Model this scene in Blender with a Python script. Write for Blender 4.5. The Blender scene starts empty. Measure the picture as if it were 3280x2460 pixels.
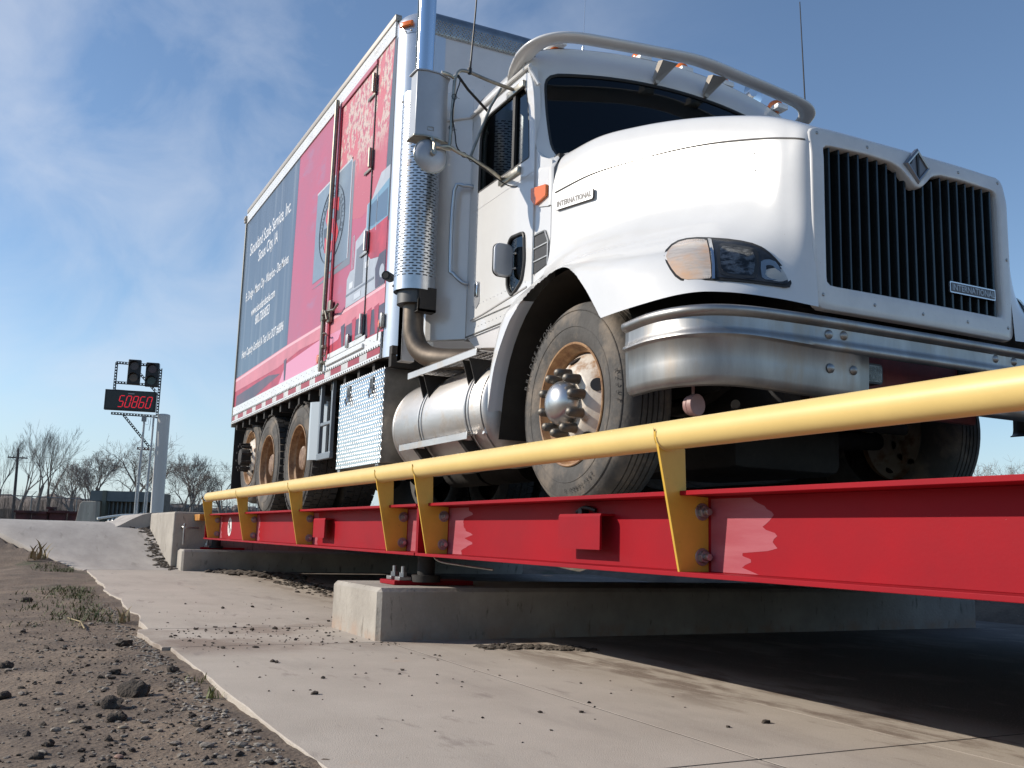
import bpy, bmesh, math, random
from mathutils import Vector, Matrix
import numpy as np
PI = math.pi
SC = bpy.context.scene
COL = SC.collection
random.seed(7)

# ------------------------------------------------------------------ camera
# world: X = towards the front of the truck, Y = away from the camera across the scale,
# Z = up; the camera's eye is the origin, the concrete in front of it lies at z = -0.5
PITCH, ROLL, YAW = math.radians(8.96), math.radians(1.627), math.radians(26.75)
hd = Vector((-math.cos(YAW), math.sin(YAW), 0)); upv = Vector((0, 0, 1))
fw = math.cos(PITCH) * hd + math.sin(PITCH) * upv
rt = fw.cross(upv).normalized(); uu = rt.cross(fw)
r2 = math.cos(ROLL) * rt + math.sin(ROLL) * uu
u2 = -math.sin(ROLL) * rt + math.cos(ROLL) * uu
cam = bpy.data.cameras.new("camera"); cam.sensor_width = 36; cam.lens = 36 * 3126 / 3280
cam.clip_start = 0.05; cam.clip_end = 3000
co = bpy.data.objects.new("camera", cam); COL.objects.link(co)
M = Matrix((r2, u2, -fw)).transposed().to_4x4(); co.matrix_world = M
SC.camera = co

# ------------------------------------------------------------------ light
TRAVEL = Vector((0.9, 1.6, -1.0)).normalized()
TO = -TRAVEL
SUN_EL = math.asin(TO.z); SUN_ROT = math.atan2(TO.x, TO.y)
w = bpy.data.worlds.new("World"); SC.world = w; w.use_nodes = True
nt = w.node_tree; nt.nodes.clear()
N = nt.nodes.new; L = nt.links.new
out = N('ShaderNodeOutputWorld'); bg = N('ShaderNodeBackground'); bg.inputs[1].default_value = 0.122
sky = N('ShaderNodeTexSky'); sky.sky_type = 'NISHITA'; sky.sun_disc = False
sky.sun_elevation = SUN_EL; sky.sun_rotation = SUN_ROT
sky.air_density = 1.0; sky.dust_density = 0.1; sky.ozone_density = 2.6; sky.altitude = 300
from mathutils import Matrix as _M
_st = (0.93 * r2 - 0.36 * u2).normalized(); _n1 = fw.normalized(); _n1 = (_n1 - _st * _n1.dot(_st)).normalized(); _n2 = _st.cross(_n1)
CLROT = _M((_st, _n1, _n2)).to_euler()                       # streaks run along a fixed direction of the sky
tc = N('ShaderNodeTexCoord'); mp = N('ShaderNodeMapping'); mp.inputs['Rotation'].default_value = CLROT; mp.inputs['Scale'].default_value = (1.0, 5.0, 6.5)
L(tc.outputs['Generated'], mp.inputs[0])
n1 = N('ShaderNodeTexNoise'); n1.inputs['Scale'].default_value = 1.5; n1.inputs['Detail'].default_value = 9; n1.inputs['Roughness'].default_value = 0.56; n1.inputs['Distortion'].default_value = 0.5
L(mp.outputs[0], n1.inputs['Vector'])
n2 = N('ShaderNodeTexNoise'); n2.inputs['Scale'].default_value = 1.7; n2.inputs['Detail'].default_value = 3
L(tc.outputs['Generated'], n2.inputs['Vector'])
m1 = N('ShaderNodeMapRange'); m1.inputs[1].default_value = 0.34; m1.inputs[2].default_value = 0.80; L(n1.outputs['Fac'], m1.inputs[0])
m2 = N('ShaderNodeMapRange'); m2.inputs[1].default_value = 0.80; m2.inputs[2].default_value = 1.03; m2.interpolation_type = 'SMOOTHERSTEP'
cdir = (fw - 0.37 * r2 + 0.30 * u2).normalized(); vm = N('ShaderNodeVectorMath'); vm.operation = 'DOT_PRODUCT'; vm.inputs[1].default_value = cdir; L(tc.outputs['Generated'], vm.inputs[0])
va = N('ShaderNodeMath'); va.operation = 'MULTIPLY_ADD'; va.inputs[1].default_value = 0.22; L(n2.outputs['Fac'], va.inputs[0]); L(vm.outputs['Value'], va.inputs[2]); vb = N('ShaderNodeMath'); vb.operation = 'SUBTRACT'; vb.inputs[1].default_value = 0.11; L(va.outputs[0], vb.inputs[0]); L(vb.outputs[0], m2.inputs[0])
mm = N('ShaderNodeMath'); mm.operation = 'MULTIPLY'; L(m1.outputs[0], mm.inputs[0]); L(m2.outputs[0], mm.inputs[1])
m3 = N('ShaderNodeMath'); m3.operation = 'MULTIPLY'; m3.inputs[1].default_value = 0.55; L(mm.outputs[0], m3.inputs[0])
mx = N('ShaderNodeMix'); mx.data_type = 'RGBA'; L(m3.outputs[0], mx.inputs[0]); L(sky.outputs[0], mx.inputs[6]); mx.inputs[7].default_value = (5.4, 5.7, 6.3, 1)
sx = N('ShaderNodeSeparateXYZ'); L(tc.outputs['Generated'], sx.inputs[0])
hz = N('ShaderNodeMapRange'); hz.interpolation_type = 'SMOOTHSTEP'; hz.inputs[1].default_value = 0.16; hz.inputs[2].default_value = -0.02; hz.inputs[3].default_value = 0; hz.inputs[4].default_value = 0.75; L(sx.outputs[2], hz.inputs[0])
mh = N('ShaderNodeMix'); mh.data_type = 'RGBA'; L(hz.outputs[0], mh.inputs[0]); L(mx.outputs[2], mh.inputs[6]); mh.inputs[7].default_value = (3.4, 4.3, 5.2, 1)
L(mh.outputs[2], bg.inputs[0]); L(bg.outputs[0], out.inputs[0])
sun = bpy.data.lights.new("sun", 'SUN'); sun.energy = 4.3; sun.angle = math.radians(0.5); sun.color = (1.0, 0.915, 0.80)
so = bpy.data.objects.new("sun", sun); COL.objects.link(so)
so.rotation_euler = TRAVEL.to_track_quat('-Z', 'Y').to_euler(); so.location = (0, -5, 20)
SC.view_settings.view_transform = 'Standard'; SC.view_settings.look = 'None'
SC.view_settings.gamma = 1; SC.view_settings.exposure = 0.26

# ------------------------------------------------------------------ materials
MATS = {}
def mat(name, col, rough=0.5, metal=0.0, var=0.0, vs=8.0, bump=0.0, bs=40.0, col2=None, c2=None, spec=0.5, coat=0.0, emit=None, stretch=None):
    """Principled with mottled colour (col -> col2 through noise) and bump"""
    if name in MATS: return MATS[name]
    m = bpy.data.materials.new(name); m.use_nodes = True; t = m.node_tree; b = t.nodes['Principled BSDF']
    b.inputs['Base Color'].default_value = (*col, 1); b.inputs['Roughness'].default_value = rough; b.inputs['Metallic'].default_value = metal
    b.inputs['Specular IOR Level'].default_value = spec; b.inputs['Coat Weight'].default_value = coat; b.inputs['Coat Roughness'].default_value = 0.06
    tc = t.nodes.new('ShaderNodeTexCoord'); vec = tc.outputs['Object']
    if stretch:
        mp = t.nodes.new('ShaderNodeMapping'); mp.inputs['Scale'].default_value = stretch; t.links.new(vec, mp.inputs[0]); vec = mp.outputs[0]
    if var > 0 or col2:
        n = t.nodes.new('ShaderNodeTexNoise'); n.inputs['Scale'].default_value = vs; n.inputs['Detail'].default_value = 8; n.inputs['Roughness'].default_value = 0.65
        t.links.new(vec, n.inputs['Vector'])
        cr = t.nodes.new('ShaderNodeValToRGB')
        a = col; c = col2 or tuple(max(0, x * (1 - var)) for x in col)
        lo, hi = c2 or (0.38, 0.66)
        cr.color_ramp.elements[0].position = lo; cr.color_ramp.elements[1].position = hi
        cr.color_ramp.elements[0].color = (*c, 1); cr.color_ramp.elements[1].color = (*a, 1)
        t.links.new(n.outputs['Fac'], cr.inputs[0]); t.links.new(cr.outputs[0], b.inputs['Base Color'])
    if bump > 0:
        n = t.nodes.new('ShaderNodeTexNoise'); n.inputs['Scale'].default_value = bs; n.inputs['Detail'].default_value = 6
        t.links.new(vec, n.inputs['Vector'])
        bp = t.nodes.new('ShaderNodeBump'); bp.inputs['Strength'].default_value = bump; bp.inputs['Distance'].default_value = 0.01
        t.links.new(n.outputs['Fac'], bp.inputs['Height']); t.links.new(bp.outputs[0], b.inputs['Normal'])
    if emit:
        b.inputs['Emission Color'].default_value = (*emit[0], 1); b.inputs['Emission Strength'].default_value = emit[1]
    MATS[name] = m; return m

def layer(m, col, scale, lo, hi, stretch=None, detail=8, rough=None, mask=None, seed=0.0):
    """paint a second noisy layer (dirt, rust, chips) over a material; mask = (axis, a, b) ramps in object space, list"""
    t = m.node_tree; b = t.nodes['Principled BSDF']
    src = b.inputs['Base Color'].links[0].from_socket if b.inputs['Base Color'].links else None
    tc = t.nodes.new('ShaderNodeTexCoord'); mp = t.nodes.new('ShaderNodeMapping'); mp.inputs['Scale'].default_value = stretch or (1, 1, 1); mp.inputs['Location'].default_value = (seed, seed * 1.7, 0)
    t.links.new(tc.outputs['Object'], mp.inputs[0])
    n = t.nodes.new('ShaderNodeTexNoise'); n.inputs['Scale'].default_value = scale; n.inputs['Detail'].default_value = detail; n.inputs['Roughness'].default_value = 0.62
    t.links.new(mp.outputs[0], n.inputs['Vector'])
    r = t.nodes.new('ShaderNodeMapRange'); r.inputs[1].default_value = lo; r.inputs[2].default_value = hi; t.links.new(n.outputs['Fac'], r.inputs[0])
    fac = r.outputs[0]
    for (ax, a, bb) in (mask or []):
        s = t.nodes.new('ShaderNodeSeparateXYZ'); t.links.new(tc.outputs['Object'], s.inputs[0])
        q = t.nodes.new('ShaderNodeMapRange'); q.interpolation_type = 'SMOOTHSTEP'; q.inputs[1].default_value = a; q.inputs[2].default_value = bb; t.links.new(s.outputs[ax], q.inputs[0])
        k = t.nodes.new('ShaderNodeMath'); k.operation = 'MULTIPLY'; t.links.new(fac, k.inputs[0]); t.links.new(q.outputs[0], k.inputs[1]); fac = k.outputs[0]
    x = t.nodes.new('ShaderNodeMix'); x.data_type = 'RGBA'; t.links.new(fac, x.inputs[0])
    if src: t.links.new(src, x.inputs[6])
    else: x.inputs[6].default_value = b.inputs['Base Color'].default_value
    x.inputs[7].default_value = (*col, 1); t.links.new(x.outputs[2], b.inputs['Base Color'])
    if rough is not None:
        y = t.nodes.new('ShaderNodeMix'); t.links.new(fac, y.inputs[0]); y.inputs[2].default_value = b.inputs['Roughness'].default_value; y.inputs[3].default_value = rough
        if b.inputs['Roughness'].links: t.links.new(b.inputs['Roughness'].links[0].from_socket, y.inputs[2])
        t.links.new(y.outputs[0], b.inputs['Roughness'])
    return m

white = mat('white_paint', (0.68, 0.68, 0.67), 0.22, coat=0.6, var=0.06, vs=3)
layer(white, (0.42, 0.38, 0.33), 90, 0.70, 0.80)
whitegrime = mat('white_paint_front', (0.70, 0.69, 0.67), 0.3, coat=0.4, var=0.12, vs=5); layer(whitegrime, (0.25, 0.21, 0.17), 120, 0.66, 0.74)
cream = mat('box_front_white', (0.66, 0.65, 0.66), 0.4, var=0.08, vs=4); layer(cream, (0.3, 0.28, 0.27), 60, 0.70, 0.76)
black = mat('black_plastic', (0.012, 0.012, 0.013), 0.5)
dark = mat('grimy_chassis', (0.028, 0.024, 0.021), 0.75, var=0.5, vs=6, bump=0.3, bs=25)
rubber = mat('window_rubber', (0.018, 0.018, 0.018), 0.55)
tyre = mat('tyre_rubber', (0.085, 0.080, 0.074), 0.82, var=0.35, vs=9, bump=0.25, bs=60); layer(tyre, (0.21, 0.17, 0.13), 5, 0.50, 0.72)
tyretread = mat('tyre_tread', (0.055, 0.05, 0.047), 0.88, var=0.35, vs=14, bump=0.3, bs=80)
rimw = mat('wheel_paint', (0.62, 0.56, 0.48), 0.5, var=0.2, vs=10, bump=0.15, bs=50); layer(rimw, (0.30, 0.15, 0.055), 13, 0.50, 0.68)
rustrim = mat('rusty_rim', (0.30, 0.20, 0.13), 0.7, col2=(0.11, 0.055, 0.03), vs=14, bump=0.3, bs=60); layer(rustrim, (0.62, 0.55, 0.46), 22, 0.60, 0.70)
rimedge = mat('rim_edge_rust', (0.42, 0.25, 0.12), 0.6, col2=(0.22, 0.11, 0.05), vs=20)
chrome = mat('chrome', (0.78, 0.79, 0.80), 0.09, 1.0, var=0.12, vs=7)
bumperm = mat('worn_chrome', (0.40, 0.395, 0.385), 0.44, 1.0, var=0.30, vs=5, bump=0.05, bs=30, stretch=(1, 1, 0.25)); layer(bumperm, (0.35, 0.28, 0.21), 9, 0.52, 0.80, stretch=(1, 1, 0.3), rough=0.5); layer(bumperm, (0.08, 0.07, 0.06), 110, 0.70, 0.78, rough=0.7)
alu = mat('brushed_aluminium', (0.60, 0.58, 0.56), 0.46, 1.0, var=0.18, vs=6, bump=0.06, bs=40, stretch=(0.3, 1, 1)); layer(alu, (0.36, 0.31, 0.26), 7, 0.52, 0.76, rough=0.6)
postm = mat('painted_aluminium', (0.60, 0.64, 0.69), 0.28, 0.55, var=0.08, vs=4)
tread_plate = mat('tread_plate', (0.72, 0.72, 0.72), 0.22, 1.0, var=0.12, vs=5)
grimy_plate = mat('tread_plate_grimy', (0.30, 0.28, 0.25), 0.5, 0.7, var=0.4, vs=6)
galv = mat('galvanised_steel', (0.44, 0.44, 0.43), 0.42, 0.85, var=0.25, vs=25)
steeltube = mat('mirror_tube', (0.46, 0.43, 0.36), 0.32, 0.9, var=0.35, vs=20)
mirrorback = mat('mirror_housing', (0.42, 0.44, 0.47), 0.4, 0.35, var=0.1, vs=8)
exh = mat('exhaust_steel', (0.20, 0.165, 0.13), 0.5, 0.75, col2=(0.12, 0.095, 0.075), vs=5, bump=0.06, bs=40)
stackm = mat('stack_chrome', (0.66, 0.72, 0.78), 0.12, 1.0)
shieldm = mat('heat_shield', (0.62, 0.64, 0.66), 0.3, 0.95, var=0.15, vs=12); layer(shieldm, (0.42, 0.27, 0.18), 9, 0.60, 0.76)
amber = mat('amber_lens', (0.75, 0.16, 0.01), 0.2, coat=0.5)
redlens = mat('red_reflector', (0.35, 0.02, 0.02), 0.3)
pinkpuck = mat('dusty_reflector', (0.36, 0.20, 0.18), 0.5, var=0.2, vs=20)
red_beam = mat('red_beam_paint', (0.31, 0.007, 0.014), 0.5, spec=.12, col2=(0.255, 0.009, 0.016), vs=2.5, bump=0.03, bs=90); layer(red_beam, (0.62, 0.45, 0.40), 140, 0.735, 0.76)
red_faded = mat('red_beam_faded', (0.40, 0.11, 0.13), 0.45, col2=(0.34, 0.06, 0.08), vs=6, stretch=(0.35, 1, 3))
yellow = mat('yellow_rail_paint', (0.76, 0.55, 0.20), 0.42, var=0.10, vs=3, bump=0.02, bs=80); layer(yellow, (0.33, 0.24, 0.10), 60, 0.70, 0.76)
yellow2 = mat('yellow_bracket_paint', (0.70, 0.43, 0.06), 0.42, var=0.14, vs=7, bump=0.04, bs=80); layer(yellow2, (0.22, 0.12, 0.03), 35, 0.68, 0.78)
glass = bpy.data.materials.new('cab_glass'); glass.use_nodes = True
t = glass.node_tree; t.nodes.clear(); o_ = t.nodes.new('ShaderNodeOutputMaterial'); tr = t.nodes.new('ShaderNodeBsdfTransparent'); tr.inputs[0].default_value = (0.22, 0.28, 0.25, 1)
gl = t.nodes.new('ShaderNodeBsdfGlossy'); gl.inputs['Roughness'].default_value = 0.02; gl.inputs[0].default_value = (0.9, 0.95, 1, 1)
def schlick(t):
    lw = t.nodes.new('ShaderNodeLayerWeight'); lw.inputs[0].default_value = .5; p = t.nodes.new('ShaderNodeMath'); p.operation = 'POWER'; p.inputs[1].default_value = 4.5; t.links.new(lw.outputs['Facing'], p.inputs[0])
    q = t.nodes.new('ShaderNodeMath'); q.operation = 'MULTIPLY_ADD'; q.inputs[1].default_value = .9; q.inputs[2].default_value = .04; t.links.new(p.outputs[0], q.inputs[0]); return q
fr = schlick(t)
ms = t.nodes.new('ShaderNodeMixShader'); t.links.new(fr.outputs[0], ms.inputs[0]); t.links.new(tr.outputs[0], ms.inputs[1]); t.links.new(gl.outputs[0], ms.inputs[2]); t.links.new(ms.outputs[0], o_.inputs[0])
lensm = bpy.data.materials.new('lamp_lens'); lensm.use_nodes = True
t = lensm.node_tree; t.nodes.clear(); o_ = t.nodes.new('ShaderNodeOutputMaterial'); tr = t.nodes.new('ShaderNodeBsdfTransparent'); tr.inputs[0].default_value = (0.80, 0.80, 0.78, 1)
gl = t.nodes.new('ShaderNodeBsdfGlossy'); gl.inputs['Roughness'].default_value = 0.04; fr = schlick(t)
ms = t.nodes.new('ShaderNodeMixShader'); t.links.new(fr.outputs[0], ms.inputs[0]); t.links.new(tr.outputs[0], ms.inputs[1]); t.links.new(gl.outputs[0], ms.inputs[2]); t.links.new(ms.outputs[0], o_.inputs[0])

# ------------------------------------------------------------------ mesh helpers
class B:
    def __init__(s): s.bm = bmesh.new()
    def v(s, p): return s.bm.verts.new(p)
    def f(s, vs):
        try: return s.bm.faces.new(vs)
        except ValueError: return None
    def box(s, x0, x1, y0, y1, z0, z1, bev=0):
        r = bmesh.ops.create_cube(s.bm, size=1); vs = r['verts']
        for v in vs: v.co = Vector((x0 + (v.co.x + .5) * (x1 - x0), y0 + (v.co.y + .5) * (y1 - y0), z0 + (v.co.z + .5) * (z1 - z0)))
        if bev:
            es = list({e for v in vs for e in v.link_edges})
            bmesh.ops.bevel(s.bm, geom=es, offset=bev, segments=2, affect='EDGES', profile=0.5)
        return s
    def ext(s, pts, axis, a, b, bev=0):
        def m(p, h):
            if axis == 0: return (h, p[0], p[1])
            if axis == 1: return (p[0], h, p[1])
            return (p[0], p[1], h)
        A = [s.v(m(p, a)) for p in pts]; Bv = [s.v(m(p, b)) for p in pts]
        n = len(pts); s.f(A[::-1]); s.f(Bv)
        for i in range(n): s.f([A[i], A[(i + 1) % n], Bv[(i + 1) % n], Bv[i]])
        return s
    def ring(s, c, axis, r, n, ax2=None):
        axis = Vector(axis).normalized(); q = axis.orthogonal().normalized() if ax2 is None else ax2; p = axis.cross(q)
        return [s.v(Vector(c) + r * (math.cos(2 * PI * i / n) * q + math.sin(2 * PI * i / n) * p)) for i in range(n)]
    def bridge(s, A, Bv):
        n = len(A)
        for i in range(n): s.f([A[i], A[(i + 1) % n], Bv[(i + 1) % n], Bv[i]])
    def cyl(s, p0, p1, r0, r1=None, n=16, cap=True):
        r1 = r0 if r1 is None else r1; p0 = Vector(p0); p1 = Vector(p1); ax = p1 - p0
        A = s.ring(p0, ax, r0, n); Bv = s.ring(p1, ax, r1, n); s.bridge(A, Bv)
        if cap: s.f(A[::-1]); s.f(Bv)
        return s
    def tube(s, pts, r, n=10, cap=True, smooth=0):
        P = [Vector(p) for p in pts]
        if smooth:
            Q = []
            for i in range(len(P) - 1):
                a = P[max(i - 1, 0)]; b = P[i]; c = P[i + 1]; d = P[min(i + 2, len(P) - 1)]
                for k in range(smooth):
                    u = k / smooth; Q.append(0.5 * ((2 * b) + (c - a) * u + (2 * a - 5 * b + 4 * c - d) * u * u + (3 * b - a - 3 * c + d) * u ** 3))
            Q.append(P[-1]); P = Q
        R = r if isinstance(r, (list, tuple)) else [r] * len(P)
        if len(R) != len(P): R = [R[0] + (R[-1] - R[0]) * i / (len(P) - 1) for i in range(len(P))]
        q = None; rings = []
        for i, p in enumerate(P):
            t = (P[min(i + 1, len(P) - 1)] - P[max(i - 1, 0)]).normalized()
            if q is None: q = t.orthogonal().normalized()
            q = (q - t * q.dot(t)).normalized()
            rings.append(s.ring(p, t, R[i], n, q))
        for a, b in zip(rings, rings[1:]): s.bridge(a, b)
        if cap: s.f(rings[0][::-1]); s.f(rings[-1])
        return s
    def lathe(s, prof, c, axis='y', n=48, sgn=1):
        """prof = [(radius, height along axis)]"""
        rings = []
        for (r, h) in prof:
            row = []
            for i in range(n):
                a = 2 * PI * i / n; ca, sa = math.cos(a) * r, math.sin(a) * r
                if axis == 'y': p = (c[0] + ca, c[1] + h * sgn, c[2] + sa)
                elif axis == 'x': p = (c[0] + h * sgn, c[1] + ca, c[2] + sa)
                else: p = (c[0] + ca, c[1] + sa, c[2] + h * sgn)
                row.append(s.v(p))
            rings.append(row)
        for a, b in zip(rings, rings[1:]): s.bridge(a, b)
        return s
    def grid(s, G, close=False):
        V = [[s.v(p) for p in row] for row in G]
        for a, b in zip(V, V[1:]):
            for j in range(len(a) - 1): s.f([a[j], a[j + 1], b[j + 1], b[j]])
            if close: s.f([a[-1], a[0], b[0], b[-1]])
        return V
    def plate(s, outer, holes, fn, th):
        """flat plate with holes; fn maps (u,v) to a point, th = thickness vector"""
        es = []
        for loop in [outer] + holes:
            vs = [s.v(fn(*p)) for p in loop]
            es += [s.bm.edges.new((vs[i], vs[(i + 1) % len(vs)])) for i in range(len(vs))]
        r = bmesh.ops.triangle_fill(s.bm, use_beauty=True, edges=es)
        fs = [g for g in r['geom'] if isinstance(g, bmesh.types.BMFace)]
        e = bmesh.ops.extrude_face_region(s.bm, geom=fs)
        for g in e['geom']:
            if isinstance(g, bmesh.types.BMVert): g.co += Vector(th)
        return s
    def sphere(s, c, r, sc=(1, 1, 1), seg=16, rings=10):
        q = bmesh.ops.create_uvsphere(s.bm, u_segments=seg, v_segments=rings, radius=r)
        for v in q['verts']: v.co = Vector((v.co.x * sc[0] + c[0], v.co.y * sc[1] + c[1], v.co.z * sc[2] + c[2]))
        return s

def finish(name, bm, m, parent=None, smooth=True, ang=35, recalc=True, weld=False):
    if weld: bmesh.ops.remove_doubles(bm, verts=bm.verts, dist=1e-4)
    if recalc: bmesh.ops.recalc_face_normals(bm, faces=bm.faces)
    if smooth:
        la = math.radians(ang)
        for f in bm.faces: f.smooth = True
        for e in bm.edges:
            if len(e.link_faces) == 2 and e.calc_face_angle(0) > la: e.smooth = False
    me = bpy.data.meshes.new(name); bm.to_mesh(me); bm.free()
    o = bpy.data.objects.new(name, me); COL.objects.link(o)
    if m: me.materials.append(m)
    if parent: o.parent = parent
    return o
def ob(name, b, m, parent=None, bev=0, **k):
    o = finish(name, b.bm, m, parent, **k)
    if bev:
        d = o.modifiers.new('b', 'BEVEL'); d.width = bev; d.segments = 2; d.limit_method = 'ANGLE'; d.angle_limit = math.radians(40); d.harden_normals = False
    return o
def tag(o, label, cat, group=None, kind=None):
    o['label'] = label
    o['category'] = cat
    if group: o['group'] = group
    if kind: o['kind'] = kind
    return o
def thing(name, label, cat, loc=(0, 0, 0), group=None):
    """Empty; its parts are modelled in world space, so the empty keeps an identity inverse via matrix_parent_inverse"""
    o = bpy.data.objects.new(name, None); COL.objects.link(o); o.location = loc; o.empty_display_size = 0.2
    return tag(o, label, cat, group)
def adopt(root):
    """parts were built in world coordinates: keep them where they are although the empty sits at the base"""
    inv = Matrix.Translation(-root.location)
    for c in COL.objects:
        if c.parent == root: c.matrix_parent_inverse = inv
def struct(o, label=None):
    o['kind'] = 'structure'
    return o

def rrect(cx, cy, w, h, r, n=5):
    P = []
    for (sx, sy, a0) in ((1, 1, 0), (-1, 1, 90), (-1, -1, 180), (1, -1, 270)):
        for i in range(n + 1):
            a = math.radians(a0 + 90 * i / n); P.append((cx + sx * (w / 2 - r) + r * math.cos(a), cy + sy * (h / 2 - r) + r * math.sin(a)))
    return P
def roundpoly(pts, r, n=4):
    """round the corners of a polygon"""
    P = []; k = len(pts)
    for i in range(k):
        a, b, c = Vector(pts[i - 1]), Vector(pts[i]), Vector(pts[(i + 1) % k])
        ri = r[i] if isinstance(r, (list, tuple)) else r
        da = (a - b); dc = (c - b); ra = min(ri, da.length * .49); rc = min(ri, dc.length * .49)
        p0 = b + da.normalized() * ra; p1 = b + dc.normalized() * rc
        for j in range(n + 1):
            u = j / n; P.append(tuple((1 - u) ** 2 * p0 + 2 * u * (1 - u) * b + u * u * p1))
    return P
def byangle(poly, c, n):
    """resample a star-shaped outline at n equal angles round c"""
    out = []; k = len(poly)
    for i in range(n):
        a = 2 * PI * i / n; d = (math.cos(a), math.sin(a)); best = None
        for j in range(k):
            x1, y1 = poly[j][0] - c[0], poly[j][1] - c[1]; x2, y2 = poly[(j + 1) % k][0] - c[0], poly[(j + 1) % k][1] - c[1]
            ex, ey = x2 - x1, y2 - y1; det = -d[0] * ey + ex * d[1]
            if abs(det) < 1e-12: continue
            t_ = (-x1 * ey + ex * y1) / det; u_ = (d[0] * y1 - d[1] * x1) / det
            if t_ > 0 and -1e-9 <= u_ <= 1 + 1e-9 and (best is None or t_ > best): best = t_
        out.append((c[0] + d[0] * best, c[1] + d[1] * best))
    return out
def text(name, s, size, m, parent, origin, xdir, ydir, ext=0.002, bold=0.0, width=None, shear=0, align='LEFT'):
    """lettering as a mesh; xdir / ydir are the reading and up directions"""
    c = bpy.data.curves.new(name, 'FONT'); c.body = s; c.size = size; c.extrude = ext; c.offset = bold; c.shear = shear; c.align_x = align; c.resolution_u = 3
    o = bpy.data.objects.new(name, c); COL.objects.link(o)
    dg = bpy.context.evaluated_depsgraph_get(); dg.update()
    me = bpy.data.meshes.new_from_object(o.evaluated_get(dg)); COL.objects.unlink(o); bpy.data.objects.remove(o)
    X = Vector(xdir).normalized(); Y = Vector(ydir).normalized(); Z = X.cross(Y)
    k = 1.0
    if width:
        xs = [v.co.x for v in me.vertices]; k = width / (max(xs) - min(xs))
    T = Matrix((X * k, Y, Z)).transposed().to_4x4(); T.translation = Vector(origin)
    me.transform(T); me.materials.clear(); me.materials.append(m)
    r = bpy.data.objects.new(name, me); COL.objects.link(r); r.parent = parent
    return r
def catmull(P, n):
    P = [np.array(p, float) for p in P]; out = []
    for i in range(len(P) - 1):
        a = P[i - 1] if i else 2 * P[0] - P[1]; b = P[i]; c = P[i + 1]; d = P[i + 2] if i + 2 < len(P) else 2 * P[-1] - P[-2]
        for k in range(n):
            u = k / n; out.append(0.5 * ((2 * b) + (c - a) * u + (2 * a - 5 * b + 4 * c - d) * u * u + (3 * b - a - 3 * c + d) * u ** 3))
    out.append(P[-1]); return out
YC = 3.48
def mir(p): return (p[0], 2 * YC - p[1], p[2])

# ================================================================== SETTING: ground, slabs, ramp
def sstep(a, b, x):
    u = min(1, max(0, (x - a) / (b - a))); return u * u * (3 - 2 * u)
def hash2(i, j, s=0):
    x = math.sin(i * 127.1 + j * 311.7 + s * 74.7) * 43758.5453; return x - math.floor(x)
def vnoise(x, y, s=0):
    i, j = math.floor(x), math.floor(y); fx, fy = x - i, y - j; fx = fx * fx * (3 - 2 * fx); fy = fy * fy * (3 - 2 * fy)
    return (hash2(i, j, s) * (1 - fx) + hash2(i + 1, j, s) * fx) * (1 - fy) + (hash2(i, j + 1, s) * (1 - fx) + hash2(i + 1, j + 1, s) * fx) * fy
def fbm(x, y, o=4, s=0):
    v = 0; a = .5
    for k in range(o): v += a * (vnoise(x, y, s + k) - .5); x *= 2.03; y *= 2.03; a *= .5
    return v
def slab_z(x):                       # the concrete climbs gently, then ramps up to the level beyond
    if x > -5.3: return -0.5
    if x > -10.4: return -0.5 + 0.085 * (-5.3 - x) / 5.1
    if x > -12.9: return -0.415 + 0.445 * sstep(-10.4, -12.9, x) * .5 + 0.2225 * (-10.4 - x) / 2.5
    return min(0.03 + 0.02 * (-12.9 - x), 0.06)
def ground_z(x, y):
    base = slab_z(x) - 0.035
    if x < -14: base = min(0.10, 0.025 + 0.02 * (-14 - x))
    if y < 0.9:
        base = slab_z(x) - 0.014 - 0.030 * sstep(0.6, -0.4, y) + 0.05 * fbm(x * 1.3, y * 1.3, 4) + 0.022 * fbm(x * 9, y * 9, 3, 9)
        base += 0.10 * sstep(-7, -11, x) * math.exp(-((y - 0.2) / 0.5) ** 2) * sstep(-13.5, -11.5, x) * 0.4
    if x < -10.4 and y > 0.70 - 0.45 * (-10.35 - x) - .05: base = min(base, slab_z(x) - .06)
    far = sstep(6.35, 7.3, y); base = base * (1 - far) + (0.08 if x > -14 else base) * far  # bank beyond the scale, added to cut the skylight under the deck
    if x > 3: base = base
    return base
def coords(a, b, dense, step): 
    xs = []; x = a
    while x < b:
        xs.append(x); x += step if dense[0] <= x < dense[1] else max(step, 0.09 * min(abs(x - dense[0]), abs(x - dense[1])) + step)
    xs.append(b); return xs
b = B(); xs = coords(-420, 120, (-10, -1.2), .04); ys = coords(-260, 420, (-0.9, 0.95), .035)
b.grid([[(x, y, ground_z(x, y)) for y in ys] for x in xs])
dirt = mat('dirt', (0.190, 0.140, 0.098), 0.95, col2=(0.085, 0.062, 0.045), vs=3.5, c2=(0.34, 0.64), bump=0.9, bs=55)
layer(dirt, (0.06, 0.07, 0.03), 1.6, 0.56, 0.66, mask=[(0, -7.0, -10.0)], seed=3)
layer(dirt, (0.24, 0.19, 0.14), 55, 0.60, 0.70)
layer(dirt, (0.20, 0.17, 0.12), 0.25, 0.30, 0.6, mask=[(0, -14, -20)])
g = struct(ob('ground', b, dirt, smooth=True, ang=80, recalc=False))

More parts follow.
